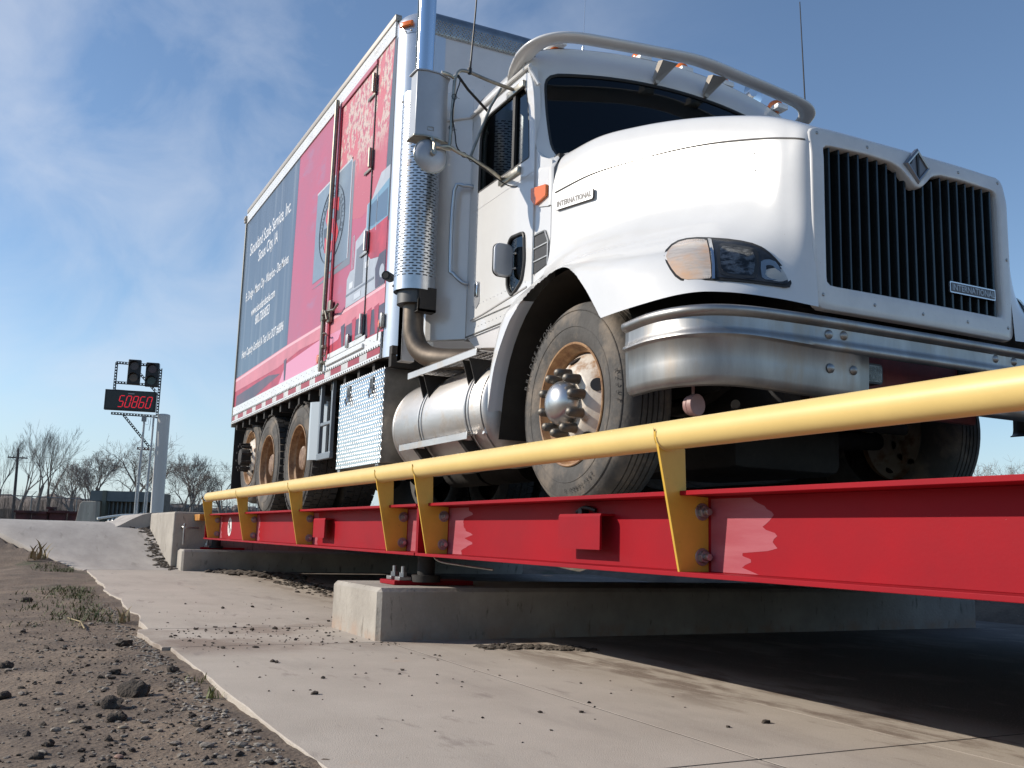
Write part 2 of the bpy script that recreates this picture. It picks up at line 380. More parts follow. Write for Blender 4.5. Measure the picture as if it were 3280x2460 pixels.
conc = mat('concrete_slab', (0.47, 0.415, 0.350), 0.88, col2=(0.38, 0.330, 0.275), vs=2.2, c2=(0.3, 0.7), bump=0.22, bs=260)
layer(conc, (0.30, 0.26, 0.22), 0.9, 0.52, 0.80, stretch=(1.2, 4, 1), seed=1)                       # broad damp streaks
layer(conc, (0.23, 0.175, 0.135), 1.1, 0.46, 0.60, mask=[(0, -5.9, -5.25), (0, -4.0, -4.5)], seed=5)   # washed dirt over the footing strip
layer(conc, (0.21, 0.165, 0.13), 2.6, 0.50, 0.60, mask=[(1, 1.85, 2.2)], stretch=(.8, 2.4, 1), seed=2)    # mud dropped along the deck edge
layer(conc, (0.50, 0.34, 0.22), 2.3, 0.66, 0.80, mask=[(1, 2.2, 1.0)], seed=8)
layer(conc, (0.17, 0.15, 0.13), 60, 0.66, 0.72); layer(conc, (0.115, 0.090, 0.072), 1.3, 0.15, 0.5, mask=[(1, 2.35, 2.75)], seed=21)  # second layer: under-deck shade painted into the slab as a mud brown
layer(conc, (0.56, 0.52, 0.47), 180, 0.58, 0.70); layer(conc, (0.27, 0.24, 0.21), 240, 0.56, 0.68); layer(conc, (0.25, 0.21, 0.18), 3.0, 0.60, 0.72, stretch=(1, 3, 1), seed=12)
# slab plates with open joints 12 mm wide; the outer edge is a little ragged
def slab(name, x0, x1, y0, y1, m, rag=0.02, seed=0, nx=40):
    b = B(); top = []; 
    for i in range(nx + 1):
        x = x0 + (x1 - x0) * i / nx; e = y0 + rag * fbm(x * 2.7, seed, 4, seed) * 2
        ch = .003 if rag else .0008; row = [(x, e, slab_z(x) - .09), (x, e, slab_z(x) - ch), (x, e + ch, slab_z(x))]
        for k in range(1, 13): row.append((x, e + .01 + (y1 - e - .01) * k / 12, slab_z(x)))
        row.append((x, y1, slab_z(x) - .09)); top.append(row)
    V = b.grid(top)
    b.f(V[0][::-1]); b.f(V[-1])
    return struct(ob(name, b, m, ang=25))
J = 0.0035
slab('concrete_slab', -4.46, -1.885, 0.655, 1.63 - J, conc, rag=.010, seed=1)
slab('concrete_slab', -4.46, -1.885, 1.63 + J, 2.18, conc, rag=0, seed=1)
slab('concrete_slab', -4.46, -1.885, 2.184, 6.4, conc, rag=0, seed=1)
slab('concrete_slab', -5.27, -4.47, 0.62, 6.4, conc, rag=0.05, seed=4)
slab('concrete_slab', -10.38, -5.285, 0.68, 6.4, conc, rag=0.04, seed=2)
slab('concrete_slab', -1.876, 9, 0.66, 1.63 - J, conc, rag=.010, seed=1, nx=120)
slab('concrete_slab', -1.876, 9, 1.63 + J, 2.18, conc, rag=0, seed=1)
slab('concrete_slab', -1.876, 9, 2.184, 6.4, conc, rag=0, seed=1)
fil = mat('joint_filler', (.045, .038, .032), .95, var=.5, vs=40)
for i, (a, c_) in enumerate((((-4.46, 1.63 - J - .001), (9, 1.63 + J + .001)), ((-4.46, 2.1795), (9, 2.1845)), ((-1.886, .66), (-1.875, 6.4)), ((-4.472, .66), (-4.458, 6.4)), ((-5.286, .66), (-5.269, 6.4)))):
    b = B(); b.box(a[0], c_[0], a[1], c_[1], -.56, -.5007); struct(ob('joint_filler', b, fil, smooth=False))
# ramp: flares outwards on the left
b = B(); rows = []
for i in range(61):
    x = -10.40 - 5.6 * i / 60; e = max(-2.4, 0.70 - 0.45 * max(0, -10.35 - x))
    rows.append([(x, e, slab_z(x) - .12), (x, e, slab_z(x) - .008), (x, e + .02, slab_z(x))] + [(x, e + .02 + (5.2 - e) * k / 16, slab_z(x)) for k in range(1, 17)])
V = b.grid(rows); b.f(V[0][::-1]); b.f(V[-1])
ramp = mat('ramp_concrete', (0.43, 0.395, 0.355), 0.9, col2=(0.33, 0.30, 0.27), vs=1.6, bump=0.3, bs=90, stretch=(1, 2.5, 1)); layer(ramp, (0.22, 0.2, 0.175), 1.5, 0.60, 0.72, stretch=(.8, 5, 1)); layer(ramp, (0.20, 0.17, 0.14), 25, 0.64, 0.74)
struct(ob('concrete_ramp', b, ramp, ang=60))

# ================================================================== concrete piers and abutment
def stained(name, seed):
    m = mat(name, (0.40, 0.365, 0.315), 0.9, col2=(0.29, 0.262, 0.225), vs=3, bump=0.25, bs=60)
    layer(m, (0.17, 0.155, 0.13), 26, 0.60, 0.68, stretch=(1, 1, .28), seed=seed)
    layer(m, (0.13, 0.11, 0.09), 42, 0.70, 0.76, seed=seed); layer(m, (0.34, 0.25, 0.19), 6, 0.45, 0.6, mask=[(2, -0.40, -0.50)], seed=seed)
    return m
pm = stained('pier_concrete', 2)
def pier(label, x0, x1, y0, y1, z0, z1, ch=0.02):
    t = thing('concrete_pier', label, 'concrete pier', ((x0 + x1) / 2, y0, z0), 'concrete piers under the scale')
    b = B(); c = ch
    b.ext([(y0 + c, z1 - .001), (y0, z1 - c), (y0, z0), (y1, z0), (y1, z1 - .001)], 0, x0 + c, x1 - c)
    # chamfered flanks
    for (xa, xb) in ((x0 + c, x0), (x1 - c, x1)):
        A = [b.v((xa, y0 + c, z1 - .001)), b.v((xa, y0, z1 - c)), b.v((xa, y0, z0)), b.v((xa, y1, z0)), b.v((xa, y1, z1 - .001))]
        C = [b.v((xb, y0 + c, z1 - c)), b.v((xb, y0 + c, z1 - c)), b.v((xb, y0 + c, z0)), b.v((xb, y1, z0)), b.v((xb, y1, z1 - c))]
        b.f([A[0], A[1], C[1]]); b.f([A[1], A[2], C[2], C[1]]); b.f([A[4], A[0], C[0], C[4]]); b.f([C[1], C[2], C[3], C[4]])
    ob('footing', b, pm, t, smooth=False)
    return t
def anchor(t, x, y, z, s=1.0):
    b = B(); b.box(x - .11 * s, x + .11 * s, y - .02, y + .42, z, z + .022); ob('base_plate', b, red_beam, t, bev=.003)
    for dx in (-.06 * s, .065 * s):
        b = B(); b.box(x + dx - .035, x + dx + .035, y + .01, y + .075, z + .022, z + .040); ob('washer_plate', b, galv, t, bev=.002)
        b = B(); b.cyl((x + dx, y + .042, z + .040), (x + dx, y + .042, z + .062), .021, n=6); b.cyl((x + dx, y + .042, z + .062), (x + dx, y + .042, z + .092), .011, n=12); ob('anchor_bolt', b, galv, t)
p1 = pier('weathered concrete pier nearest the camera, its white end lit by the sun', -5.24, -4.50, 1.59, 5.75, -0.5, -0.252)
anchor(p1, -4.86, 1.78, -0.252); adopt(p1)
p2 = pier('grey concrete pier at the far end of the scale in front of the abutment', -11.3, -10.30, 1.56, 5.4, -0.45, -0.205)
anchor(p2, -10.62, 1.80, -0.205, .8); adopt(p2)
p3 = pier('concrete pier under the near end of the scale, almost hidden by the red beam', 0.8, 1.5, 1.6, 5.4, -0.5, -0.252); adopt(p3)
am = stained('abutment_concrete', 6)
b = B(); b.box(-12.5, -10.62, 1.50, 5.5, -0.5, 0.172)
tag(ob('abutment_wall', b, am, bev=.018, smooth=False), 'square concrete abutment block between the ramp and the end of the red scale', 'concrete abutment')
# curved concrete shoulder of the approach behind the abutment
b = B(); prof = []
for i in range(15):
    u = i / 14; prof.append((-16.4 + 1.5 * u, 1.30, ))
rows = []
for i in range(17):
    u = i / 16; x = -12.62 - 4.0 * u
    rows.append([(x, 1.08 + .18 * u, slab_z(x) - .02), (x, 1.17 + .17 * u, slab_z(x) + .02), (x, 1.30 + .14 * u, 0.095), (x, 1.42 + .10 * u, .155), (x, 1.52 + .05 * u, .180), (x, 1.66, .185), (x, 2.2, .185), (x, 2.2, -.05)])
b.grid(rows); V = [b.v(p) for p in rows[0]]; b.f(V)
tag(ob('concrete_shoulder', b, ramp, ang=50), 'curved concrete shoulder rising to the foot of the white bollard', 'concrete shoulder')

# ================================================================== WEIGHBRIDGE (scale)
ws = thing('weighbridge', 'long low red steel truck scale with a concrete deck under the truck', 'truck scale', (-4.5, 3.4, -0.1))
ZB, ZT = -0.0972, 0.1513
def ibeam(b, x0, x1, y0, zb, zt, fl=0.19, tf=0.0135, tw=0.012):
    b.box(x0, x1, y0, y0 + fl, zt - tf, zt); b.box(x0, x1, y0, y0 + fl, zb, zb + tf); yc = y0 + .105
    b.box(x0, x1, yc, yc + tw, zb + tf, zt - tf)
YW = 1.855                              # outer face of the web
JX = -4.466
def scuff(x0, x1, seed):
    """faded brush marks beside each bracket: flat paint patches 0.4 mm proud of the web, ragged on one side"""
    b = B(); pts = []; n = 26
    for i in range(n + 1):
        z = ZB + .016 + (ZT - ZB - .036) * i / n; u = x1 + (x0 - x1) * 0.55 * (vnoise(i * .45, seed, 3) ** 1.2) + .012 * hash2(i, seed)
        pts.append((u, z))
    q = [b.v((x0, YW - .0005, p[1])) for p in pts]; r = [b.v((p[0], YW - .0005, p[1])) for p in pts]
    for i in range(n): b.f([q[i], r[i], r[i + 1], q[i + 1]])
    return b
for k, (x0, x1) in enumerate(((-10.28, JX - .008), (JX + .008, 1.6))):
    b = B(); ibeam(b, x0, x1, 1.75, ZB, ZT); ob('side_beam', b, red_beam, ws, bev=.0015)
    b = B(); ibeam(b, x0, x1, 5.06, ZB, ZT); ob('side_beam', b, red_beam, ws)
    for e in (x0, x1): b = B(); b.box(e - .006, e + .006, 1.76, 5.24, ZB + .004, ZT - .004); ob('end_plate', b, red_beam, ws)
    b = B()
    n = int((x1 - x0) / 1.2)
    for i in range(1, n): b.box(x0 + (x1 - x0) * i / n - .05, x0 + (x1 - x0) * i / n + .05, 1.88, 5.05, ZB + .02, ZB + .12)
    ob('cross_beam', b, red_beam, ws)
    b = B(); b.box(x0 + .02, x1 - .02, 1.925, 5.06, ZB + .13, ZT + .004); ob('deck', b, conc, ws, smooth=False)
BR = (-10.04, -8.40, -6.66, -4.86, -4.32, -2.36, -0.45)
for i, x in enumerate(BR):
    b = B(); b.box(x - .016, x - .004, 1.765, YW, ZB + .0135, ZT - .0135); ob('stiffener', b, red_beam, ws, smooth=False)
    if x < -0.6:
        ob('faded_patch', scuff(x + .02, x + (.30 if x > -5 else .16), i), red_faded, ws, smooth=False, recalc=False)
        if i in (4, 5): ob('faded_patch', scuff(x - .07, x - .16, i + 9), red_faded, ws, smooth=False, recalc=False)
for (x0, x1) in ((-3.15, -2.865), (-6.43, -6.17), ):
    b = B(); b.ext([(YW, .0915), (1.80, .0915), (1.795, .082), (1.795, -.032), (1.803, -.032), (1.803, .080), (1.807, .084), (YW, .084)], 0, x0, x1); ob('cable_cover', b, red_beam, ws, smooth=False)
b = B(); b.tube([(-3.10, YW - .01, .10), (-3.03, YW - .02, .115), (-2.98, YW - .005, .105)], .008, smooth=4); b.cyl((-3.05, YW, .1), (-3.05, YW - .03, .1), .014); ob('cable_gland', b, black, ws)
# round white maker's plate
disc = mat('white_decal', (0.75, 0.72, 0.70), 0.5, var=0.15, vs=20); ink = mat('black_ink', (0.02, 0.02, 0.022), 0.5)
b = B(); b.cyl((-9.52, YW - .002, .030), (-9.52, YW - .0005, .030), .088, n=40); d = ob('round_badge', b, disc, ws, ang=20)
b = B()
b.ext([(-9.545, .09), (-9.51, .10), (-9.525, .045), (-9.495, .05), (-9.53, -.035), (-9.525, .02), (-9.555, .015)], 1, YW - .0035, YW - .002)
b.ext([(-9.475, .02), (-9.46, .0), (-9.50, -.03), (-9.49, -.005)], 1, YW - .0035, YW - .002)
b.ext([(-9.585, .06), (-9.57, .07), (-9.555, .05), (-9.575, .04)], 1, YW - .0035, YW - .002); ob('badge_mark', b, ink, d, smooth=False)
# load cell stands
for x in (-4.75, -10.55):
    b = B(); b.cyl((x, 1.93, -.235 if x > -9 else -.19), (x, 1.93, ZB), .045, n=20); b.cyl((x, 1.93, -.235 if x > -9 else -.19), (x, 1.93, -.20 if x > -9 else -.17), .075, n=24); ob('load_cell', b, dark, ws)
b = B(); b.tube([(-4.385, 1.842, .03), (-4.36, 1.80, .015), (-4.33, 1.785, -.04), (-4.325, 1.79, -.09), (-4.26, 1.80, -.118), (-4.12, 1.83, -.128), (-3.9, 1.9, -.14)], .0045, smooth=6); ob('signal_cable', b, steeltube, ws)
b = B(); b.cyl((-4.385, YW, .035), (-4.385, YW - .022, .035), .032, n=20); b.cyl((-4.385, YW - .02, .035), (-4.385, YW - .05, .035), .013, n=10); ob('cable_fitting', b, galv, ws)
adopt(ws)

# debris left on the flange and under the deck edge
# ------------------------------------------------------------------ guard rail
gr = thing('guard_rail', 'thick yellow pipe guard rail on bracket plates along the red scale', 'guard rail', (-4.5, 1.71, -.08))
RY, RZ, RR = 1.708, 0.3115, 0.0432
b = B(); b.cyl((-9.93, RY, RZ), (2.6, RY, RZ), RR, n=48, cap=False); b.lathe([(RR, 0), (RR * .96, .008), (RR * .8, .015), (.001, .018)], (-9.93, RY, RZ), 'x', 48, -1)
b.cyl((2.6, RY, RZ), (2.601, RY, RZ), RR, n=48); ob('rail_pipe', b, yellow, gr, ang=50)
b = B(); b.tube([(-9.905, RY + RR * math.cos(a) * 1.005, RZ + RR * math.sin(a) * 1.005) for a in [2 * PI * i / 40 for i in range(41)]], .003, 6); ob('end_cap_weld', b, disc, gr)
for x in BR:
    notch = [(RY + (RR + .0005) * math.cos(a), RZ + (RR + .0005) * math.sin(a)) for a in [math.radians(185 + (340 - 185) * i / 14) for i in range(15)]]
    pl = [(1.750, -.0825), (1.752, -.085), (1.8565, -.083), (1.860, -.075), (1.8562, .136), (1.795, .139), (1.782, .143), (1.774, .153), (1.770, .274)]
    pl = pl + [p for p in notch[::-1] if p[0] < 1.770] + [(1.664, .322)]
    b = B(); b.ext(pl, 0, x - .004, x + .006); p = ob('rail_bracket', b, yellow2, gr, bev=.001, ang=30)
    for (y, z) in ((1.832, .092), (1.832, -.040)):
        b = B(); b.cyl((x + .006, y, z), (x + .009, y, z), .026, n=24); b.cyl((x + .009, y, z), (x + .024, y, z), .0185, n=6); b.cyl((x + .024, y, z), (x + .042, y, z), .0105, n=14)
        ob('bolt', b, galv, p, bev=.0008)
    b = B(); b.tube([(x + .007, RY + RR * math.cos(a) * .99, RZ + RR * math.sin(a) * .99) for a in [math.radians(190 + 140 * i / 14) for i in range(15)]], .004, 6); ob('weld_bead', b, yellow, p)
adopt(gr)
# end hook, orange channel and cable at the far end of the scale
hk = thing('scale_end_gate', 'small orange bar with a hanging steel hook at the far end of the scale', 'gate hook', (-10.55, 1.78, -.2))
b = B(); b.box(-10.62, -10.30, 1.70, 1.80, .085, .150); ob('bar', b, mat('orange_bar', (0.55, 0.24, 0.02), .6, col2=(0.25, .1, .02), vs=9), hk, bev=.004)
b = B(); b.tube([(-10.55, 1.60, .055), (-10.55, 1.60, -.10), (-10.56, 1.602, -.16)], .010, 8); b.tube([(-10.62, 1.58, .0), (-10.58, 1.585, .02), (-10.55, 1.60, .01), (-10.55, 1.64, .01), (-10.6, 1.75, .01)], .008, 8, smooth=4); ob('hook', b, galv, hk)
adopt(hk)

# ================================================================== TRUCK
tk = thing('box_truck', 'white conventional box truck with red and slate mural on its side, parked on the scale', 'truck', (-7.2, 3.48, .15))
DZ = 0.151
WX, WZ = -4.005, 0.640
def tyre_prof(steer=True):
    W = .285
    half = [(.288, .030), (.296, .018), (.315, .010), (.350, .001), (.395, .000), (.435, .006), (.465, .018), (.484, .034), (.494, .048), (.499, .060)]
    tread = []
    gs = (.085, .115, .142) if steer else (.10, .142)
    prev = .060
    for g_ in gs:
        tread += [(.504, g_ - .004), (.492, g_ - .003), (.492, g_ + .003), (.504, g_ + .004)]
    tread2 = [(r, W - h) for (r, h) in tread[::-1] if h < .14]
    return half + tread + tread2 + [(r, W - h) for (r, h) in half[::-1]]
def tyre_obj(c, sgn, parent, steer=True):
    b = B(); b.lathe(tyre_prof(steer), c, 'y', 72, sgn)
    b.lathe([(.452, .0105), (.455, .0085), (.458, .0115)], c, 'y', 72, sgn); b.lathe([(.372, -.0005), (.375, -.0025), (.378, -.0005)], c, 'y', 72, sgn)
    o = ob('tyre', b, tyre, parent, ang=30, recalc=True)
    if not steer:
        lug = B()
        for k in range(46):
            a0 = 2 * PI * k / 46
            for j, (ya, yb) in enumerate(((.014, .074), (.080, .138), (.146, .204), (.210, .270))):
                a = a0 + (j % 2) * PI / 46; da = PI / 46 * .80; P = []
                for (aa, rr) in ((a - da, .494), (a - da, .511), (a + da, .511), (a + da, .494)):
                    P.append((rr * math.cos(aa), rr * math.sin(aa)))
                A = [lug.v((c[0] + p[0], c[1] + ya * sgn, c[2] + p[1])) for p in P]; C = [lug.v((c[0] + p[0], c[1] + yb * sgn, c[2] + p[1])) for p in P]
                lug.f(A); lug.f(C[::-1])
                for i in range(4): lug.f([A[i], A[(i + 1) % 4], C[(i + 1) % 4], C[i]])
        ob('tread_block', lug, tyretread, o, smooth=False)['kind'] = 'stuff'
    return o
def letters_on_tyre(c, parent, sgn=-1):
    m = mat('tyre_lettering', (0.035, .033, .031), .8)
    for word, a0, r, sz in (("BRIDGESTONE", 165, .432, .040), ("R250F", 15, .425, .034), ("295/75R22.5", -55, .405, .026)):
        for i, ch in enumerate(word):
            a = math.radians(a0 - i * sz / r * 57.3 * .95)
            ro = Vector((math.cos(a), 0, math.sin(a))); td = Vector((math.sin(a), 0, -math.cos(a)))
            text('lettering', ch, sz, m, parent, Vector(c) + ro * r + Vector((0, -.0035, 0)), td, ro, ext=.0008)
def steer_wheel(c, sgn, studs_long=False, letters=False, full=True):
    """c = centre on the outer tyre face, sgn = +1 when the wheel body lies towards +Y"""
    wl = bpy.data.objects.new('wheel', None); COL.objects.link(wl); wl.parent = tk
    t_ = tyre_obj(c, sgn, wl, True)
    b = B(); b.lathe([(.283, .050), (.291, .030), (.298, .018), (.300, .010), (.296, .006), (.289, .008), (.284, .020), (.278, .045), (.262, .060), (.256, .09), (.252, .135)], c, 'y', 64, sgn)
    rm = ob('rim', b, rimedge, wl, ang=25)
    b = B(); b.lathe([(.2585, .098), (.253, .086), (.238, .066), (.217, .046), (.195, .026), (.176, .010), (.164, .002), (.150, .000), (.10, .000), (.075, .002), (.001, .002)], c, 'y', 64, sgn)
    d = ob('wheel_disc', b, rimw, wl, ang=40)
    for k in range(5):
        b = B(); a = math.radians(20 + 72 * k); r = .212; nrm = Vector((math.cos(a) * .80, -sgn * .60, math.sin(a) * .80)).normalized()
        p = Vector((c[0] + r * math.cos(a), c[1] + sgn * .0405, c[2] + r * math.sin(a))); b.cyl(p, p + nrm * .004, .033, n=20); ob('hand_hole', b, black, d)
    b = B()
    if studs_long: b.lathe([(.095, .0), (.095, -.085), (.085, -.10), (.05, -.105), (.001, -.105)], c, 'y', 32, sgn)
    else: b.lathe([(.112, .002), (.112, -.010), (.110, -.030), (.102, -.056), (.085, -.078), (.060, -.094), (.030, -.102), (.001, -.104)], c, 'y', 40, sgn)
    hub = ob('hub_cap', b, dark if studs_long else mat('satin_hub', (0.55, 0.54, 0.53), 0.3, 0.9, var=.1), wl, ang=40)
    sm_ = mat('stud_cover', (0.15, 0.135, 0.115), 0.5, 0.6, var=.3, vs=30)
    for k in range(10):
        a = 2 * PI * (k + .35) / 10; x, z = c[0] + .143 * math.cos(a), c[2] + .143 * math.sin(a); b = B(); y = c[1]; L_ = .11 if studs_long else .084
        if studs_long:
            b.cyl((x, y, z), (x, y - sgn * .05, z), .019, n=6); b.cyl((x, y - sgn * .05, z), (x, y - sgn * L_, z), .012, n=10)
        else:
            for (r0, h0, r1, h1) in ((.0245, 0, .0225, .03), (.0225, .03, .0205, .066), (.0205, .066, .016, .078), (.016, .078, .007, L_)): b.cyl((x, y - sgn * h0, z), (x, y - sgn * h1, z), r0, r1, n=14)
        ob('stud_cover', b, dark if studs_long else sm_, hub, weld=True, ang=50)
    if letters: letters_on_tyre(c, t_)
    return wl
def dual_wheel(c, sgn):
    wl = bpy.data.objects.new('wheel', None); COL.objects.link(wl); wl.parent = tk
    tyre_obj(c, sgn, wl, False); tyre_obj((c[0], c[1] + sgn * .34, c[2]), sgn, wl, False)
    b = B(); b.lathe([(.283, .050), (.291, .030), (.298, .018), (.299, .008), (.295, .004), (.288, .008), (.283, .022), (.276, .050), (.262, .065), (.257, .11), (.254, .20)], c, 'y', 64, sgn); ob('rim', b, rimedge, wl, ang=25)
    b = B(); b.lathe([(.2835, .024), (.2765, .05), (.2625, .066), (.2575, .11), (.2545, .20), (.235, .225), (.200, .20), (.175, .165), (.155, .160), (.12, .158), (.11, .15), (.108, .06), (.095, .05), (.001, .05)], c, 'y', 64, sgn); d = ob('wheel_disc', b, rustrim, wl, ang=40)
    b = B()
    for k in range(10):
        a = 2 * PI * k / 10; x, z = c[0] + .138 * math.cos(a), c[2] + .138 * math.sin(a); b.cyl((x, c[1] + sgn * .16, z), (x, c[1] + sgn * .115, z), .018, n=6)
    ob('wheel_nut', b, dark, d)['kind'] = 'stuff'
    return wl
steer_wheel((WX, 2.32, WZ), 1, letters=True)
steer_wheel((WX, 4.64, WZ), -1)
dual_wheel((-8.66, 2.225, .655), 1); dual_wheel((-9.83, 2.225, .655), 1)
dual_wheel((-8.66, 4.735, .655), -1); dual_wheel((-9.83, 4.735, .655), -1)
steer_wheel((-11.02, 2.30, .80), 1, studs_long=True); steer_wheel((-11.02, 4.66, .80), -1, studs_long=True)

# ------------------------------------------------------------------ chassis
b = B(); b.box(-11.5, -3.05, 3.02, 3.10, .78, 1.05); ob('frame_rail', b, dark, tk, bev=.004)
b = B(); b.box(-11.5, -3.05, 3.86, 3.94, .78, 1.05); ob('frame_rail', b, dark, tk, bev=.004)
for x, z in ((-4.005, .60), (-8.66, .655), (-9.83, .655), (-11.02, .8)):
    b = B(); b.tube([(x, 2.60, z), (x, 2.9, z - .02), (x, 3.2, z - .03), (x, 3.76, z - .03), (x, 4.06, z - .02), (x, 4.36, z)], .062 if x < -5 else .05, 12)
    if x < -5: b.sphere((x, 3.48, z - .02), .20, (1, 1, 1))
    ob('axle', b, dark, tk)
for x in (-4.05, -8.7, -9.8):
    for y in (2.95, 3.93):
        b = B(); b.tube([(x - .55, y + .04, .84), (x - .3, y + .04, .72), (x, y + .04, .68), (x + .3, y + .04, .72), (x + .55, y + .04, .84)], .035, 8, smooth=3); ob('leaf_spring', b, dark, tk)
b = B(); b.box(-4.3, -3.12, 3.0, 3.95, .62, 1.75, .05); ob('engine', b, black, tk)
b = B(); b.box(-4.75, -3.75, 3.12, 3.84, .36, .80, .06); ob('oil_pan', b, dark, tk)
b = B(); b.box(-6.0, -4.72, 3.15, 3.80, .44, 1.02, .08); ob('gearbox', b, dark, tk)
b = B(); b.box(-7.4, -6.3, 4.18, 4.72, .42, 1.12, .02); ob('battery_box', b, dark, tk)
b = B(); b.box(-7.6, -4.45, 4.50, 4.70, .30, .60, .01); ob('far_blocker', b, dark, tk)  # dark box added low on the far side to block sky under the truck
for x in (-7.2, -6.5): b = B(); b.cyl((x - .3, 3.3, .55), (x + .35, 3.3, .55), .15, n=20); ob('air_tank', b, dark, tk)
b = B(); b.cyl((-6.0, 3.48, .78), (-4.3, 3.48, .86), .07); b.cyl((-8.6, 3.48, .70), (-6.0, 3.48, .78), .07); ob('drive_shaft', b, dark, tk)
b = B(); b.cyl((-3.52, 3.0, .60), (-3.50, 4.0, .60), .03); b.tube([(-3.3, 2.75, .60), (-3.6, 3.0, .57), (-4.0, 3.6, .58)], .02); ob('steering_link', b, dark, tk)
b = B(); b.box(-3.22, -3.12, 2.95, 4.0, .60, .82); ob('front_cross_member', b, dark, tk)
b = B(); b.box(-3.10, -3.06, 2.98, 3.98, .58, .84, .01); ob('valance', b, mat('red_primer', (0.20, 0.03, 0.025), .6, var=.4, vs=8), tk)
# mudflaps behind the rearmost wheels
for y in (2.24, 4.08):
    b = B(); b.box(-11.62, -11.605, y, y + .62, .36, 1.22); ob('mudflap', b, black, tk)

# ------------------------------------------------------------------ bumper
bw = []
def bump_sec(z, out): # plan curve of the bumper for the near half, 'out' = offset outwards
    P = [(-3.40, 2.245), (-3.20, 2.225), (-3.05, 2.250), (-2.945, 2.320), (-2.885, 2.44), (-2.862, 2.62), (-2.852, 2.90), (-2.848, 3.48)]
    Q = catmull(P, 6); R = []
    for i, p in enumerate(Q):
        t_ = Q[min(i + 1, len(Q) - 1)] - Q[max(i - 1, 0)]; t_ /= np.linalg.norm(t_); n_ = np.array([t_[1], -t_[0]]); R.append((p[0] + n_[0] * out, p[1] + n_[1] * out, z))
    return R + [mir(p) for p in R[-2::-1]]
secs = [(.895, -.050), (.905, -.03), (.912, -.008), (.912, .010), (.904, .020), (.892, .022), (.880, .018), (.872, .006), (.868, 0), (.83, .000), (.815, .002), (.806, .012), (.797, .013), (.790, .004), (.785, 0), (.70, -.003), (.64, -.006), (.618, -.012), (.606, -.022), (.600, -.040)]
G = [bump_sec(z, o_) for z, o_ in secs]
b = B()
Vg = []
for j, row in enumerate(G):
    # the lower edge rises slightly at the ends and drops in the middle
    Vg.append([b.v((p[0] + (.0 if secs[j][0] > .8 else 0), p[1], p[2] - (0 if secs[j][0] > .8 else .012 * sstep(.3, -.2, abs(p[1] - YC) - .8)))) for p in row])
def inhole(y, z):
    d_ = abs(y - YC); 
    if d_ < .47 and z < .79: return True                                   # big centre opening
    return False
for a_, c_ in zip(Vg, Vg[1:]):
    for i in range(len(a_) - 1):
        cy = (a_[i].co.y + a_[i + 1].co.y) / 2; cz = (a_[i].co.z + c_[i].co.z) / 2
        if abs(cy - YC) < .43 and .60 < cz < .745: continue
        b.f([a_[i], a_[i + 1], c_[i + 1], c_[i]])
bp = ob('bumper', b, bumperm, tk, ang=55)
d_ = bp.modifiers.new('s', 'SOLIDIFY'); d_.thickness = .006; d_.offset = -1
b = B(); b.box(-2.870, -2.866, 2.905, 2.955, .742, .795); ob('tow_hole', b, black, bp, bev=.004)
for (y, z) in ((2.855, .842), (2.935, .846), (2.86, .705), (2.985, .709), (3.85, .85), (3.975, .85), (4.08, .705)):
    b = B(); b.lathe([(.0, -.010), (.008, -.009), (.017, -.003), (.020, .002)], (-2.8495, y, z), 'x', 20, -1); ob('bumper_bolt', b, bumperm, bp)
for y in (3.03, 3.93):
    fl = B(); fl.ext(rrect(y + .085, .715, .140, .085, .018), 0, -2.95, -2.885); f_ = ob('fog_lamp', fl, black, tk, ang=40)
    fl = B(); fl.ext(rrect(y + .085, .715, .122, .068, .012), 0, -2.885, -2.882); ob('reflector', fl, mat('fog_reflector', (.22, .21, .20), .3, .8, col2=(.08, .075, .07), vs=30), f_, smooth=False)
    fl = B()
    for k in range(14): fl.box(-2.882, -2.879, y + .028 + k * .0085, y + .031 + k * .0085, .684, .746)
    ob('lens_ribs', fl, lensm, f_, smooth=False)
b = B(); b.cyl((-3.10, 2.37, .54), (-3.075, 2.375, .54), .044, n=32); b.cyl((-3.12, 2.368, .54), (-3.10, 2.37, .54), .040, n=32); b.cyl((-3.10, 2.37, .58), (-3.10, 2.37, .625), .006); ob('bumper_reflector', b, pinkpuck, tk, bev=.003)

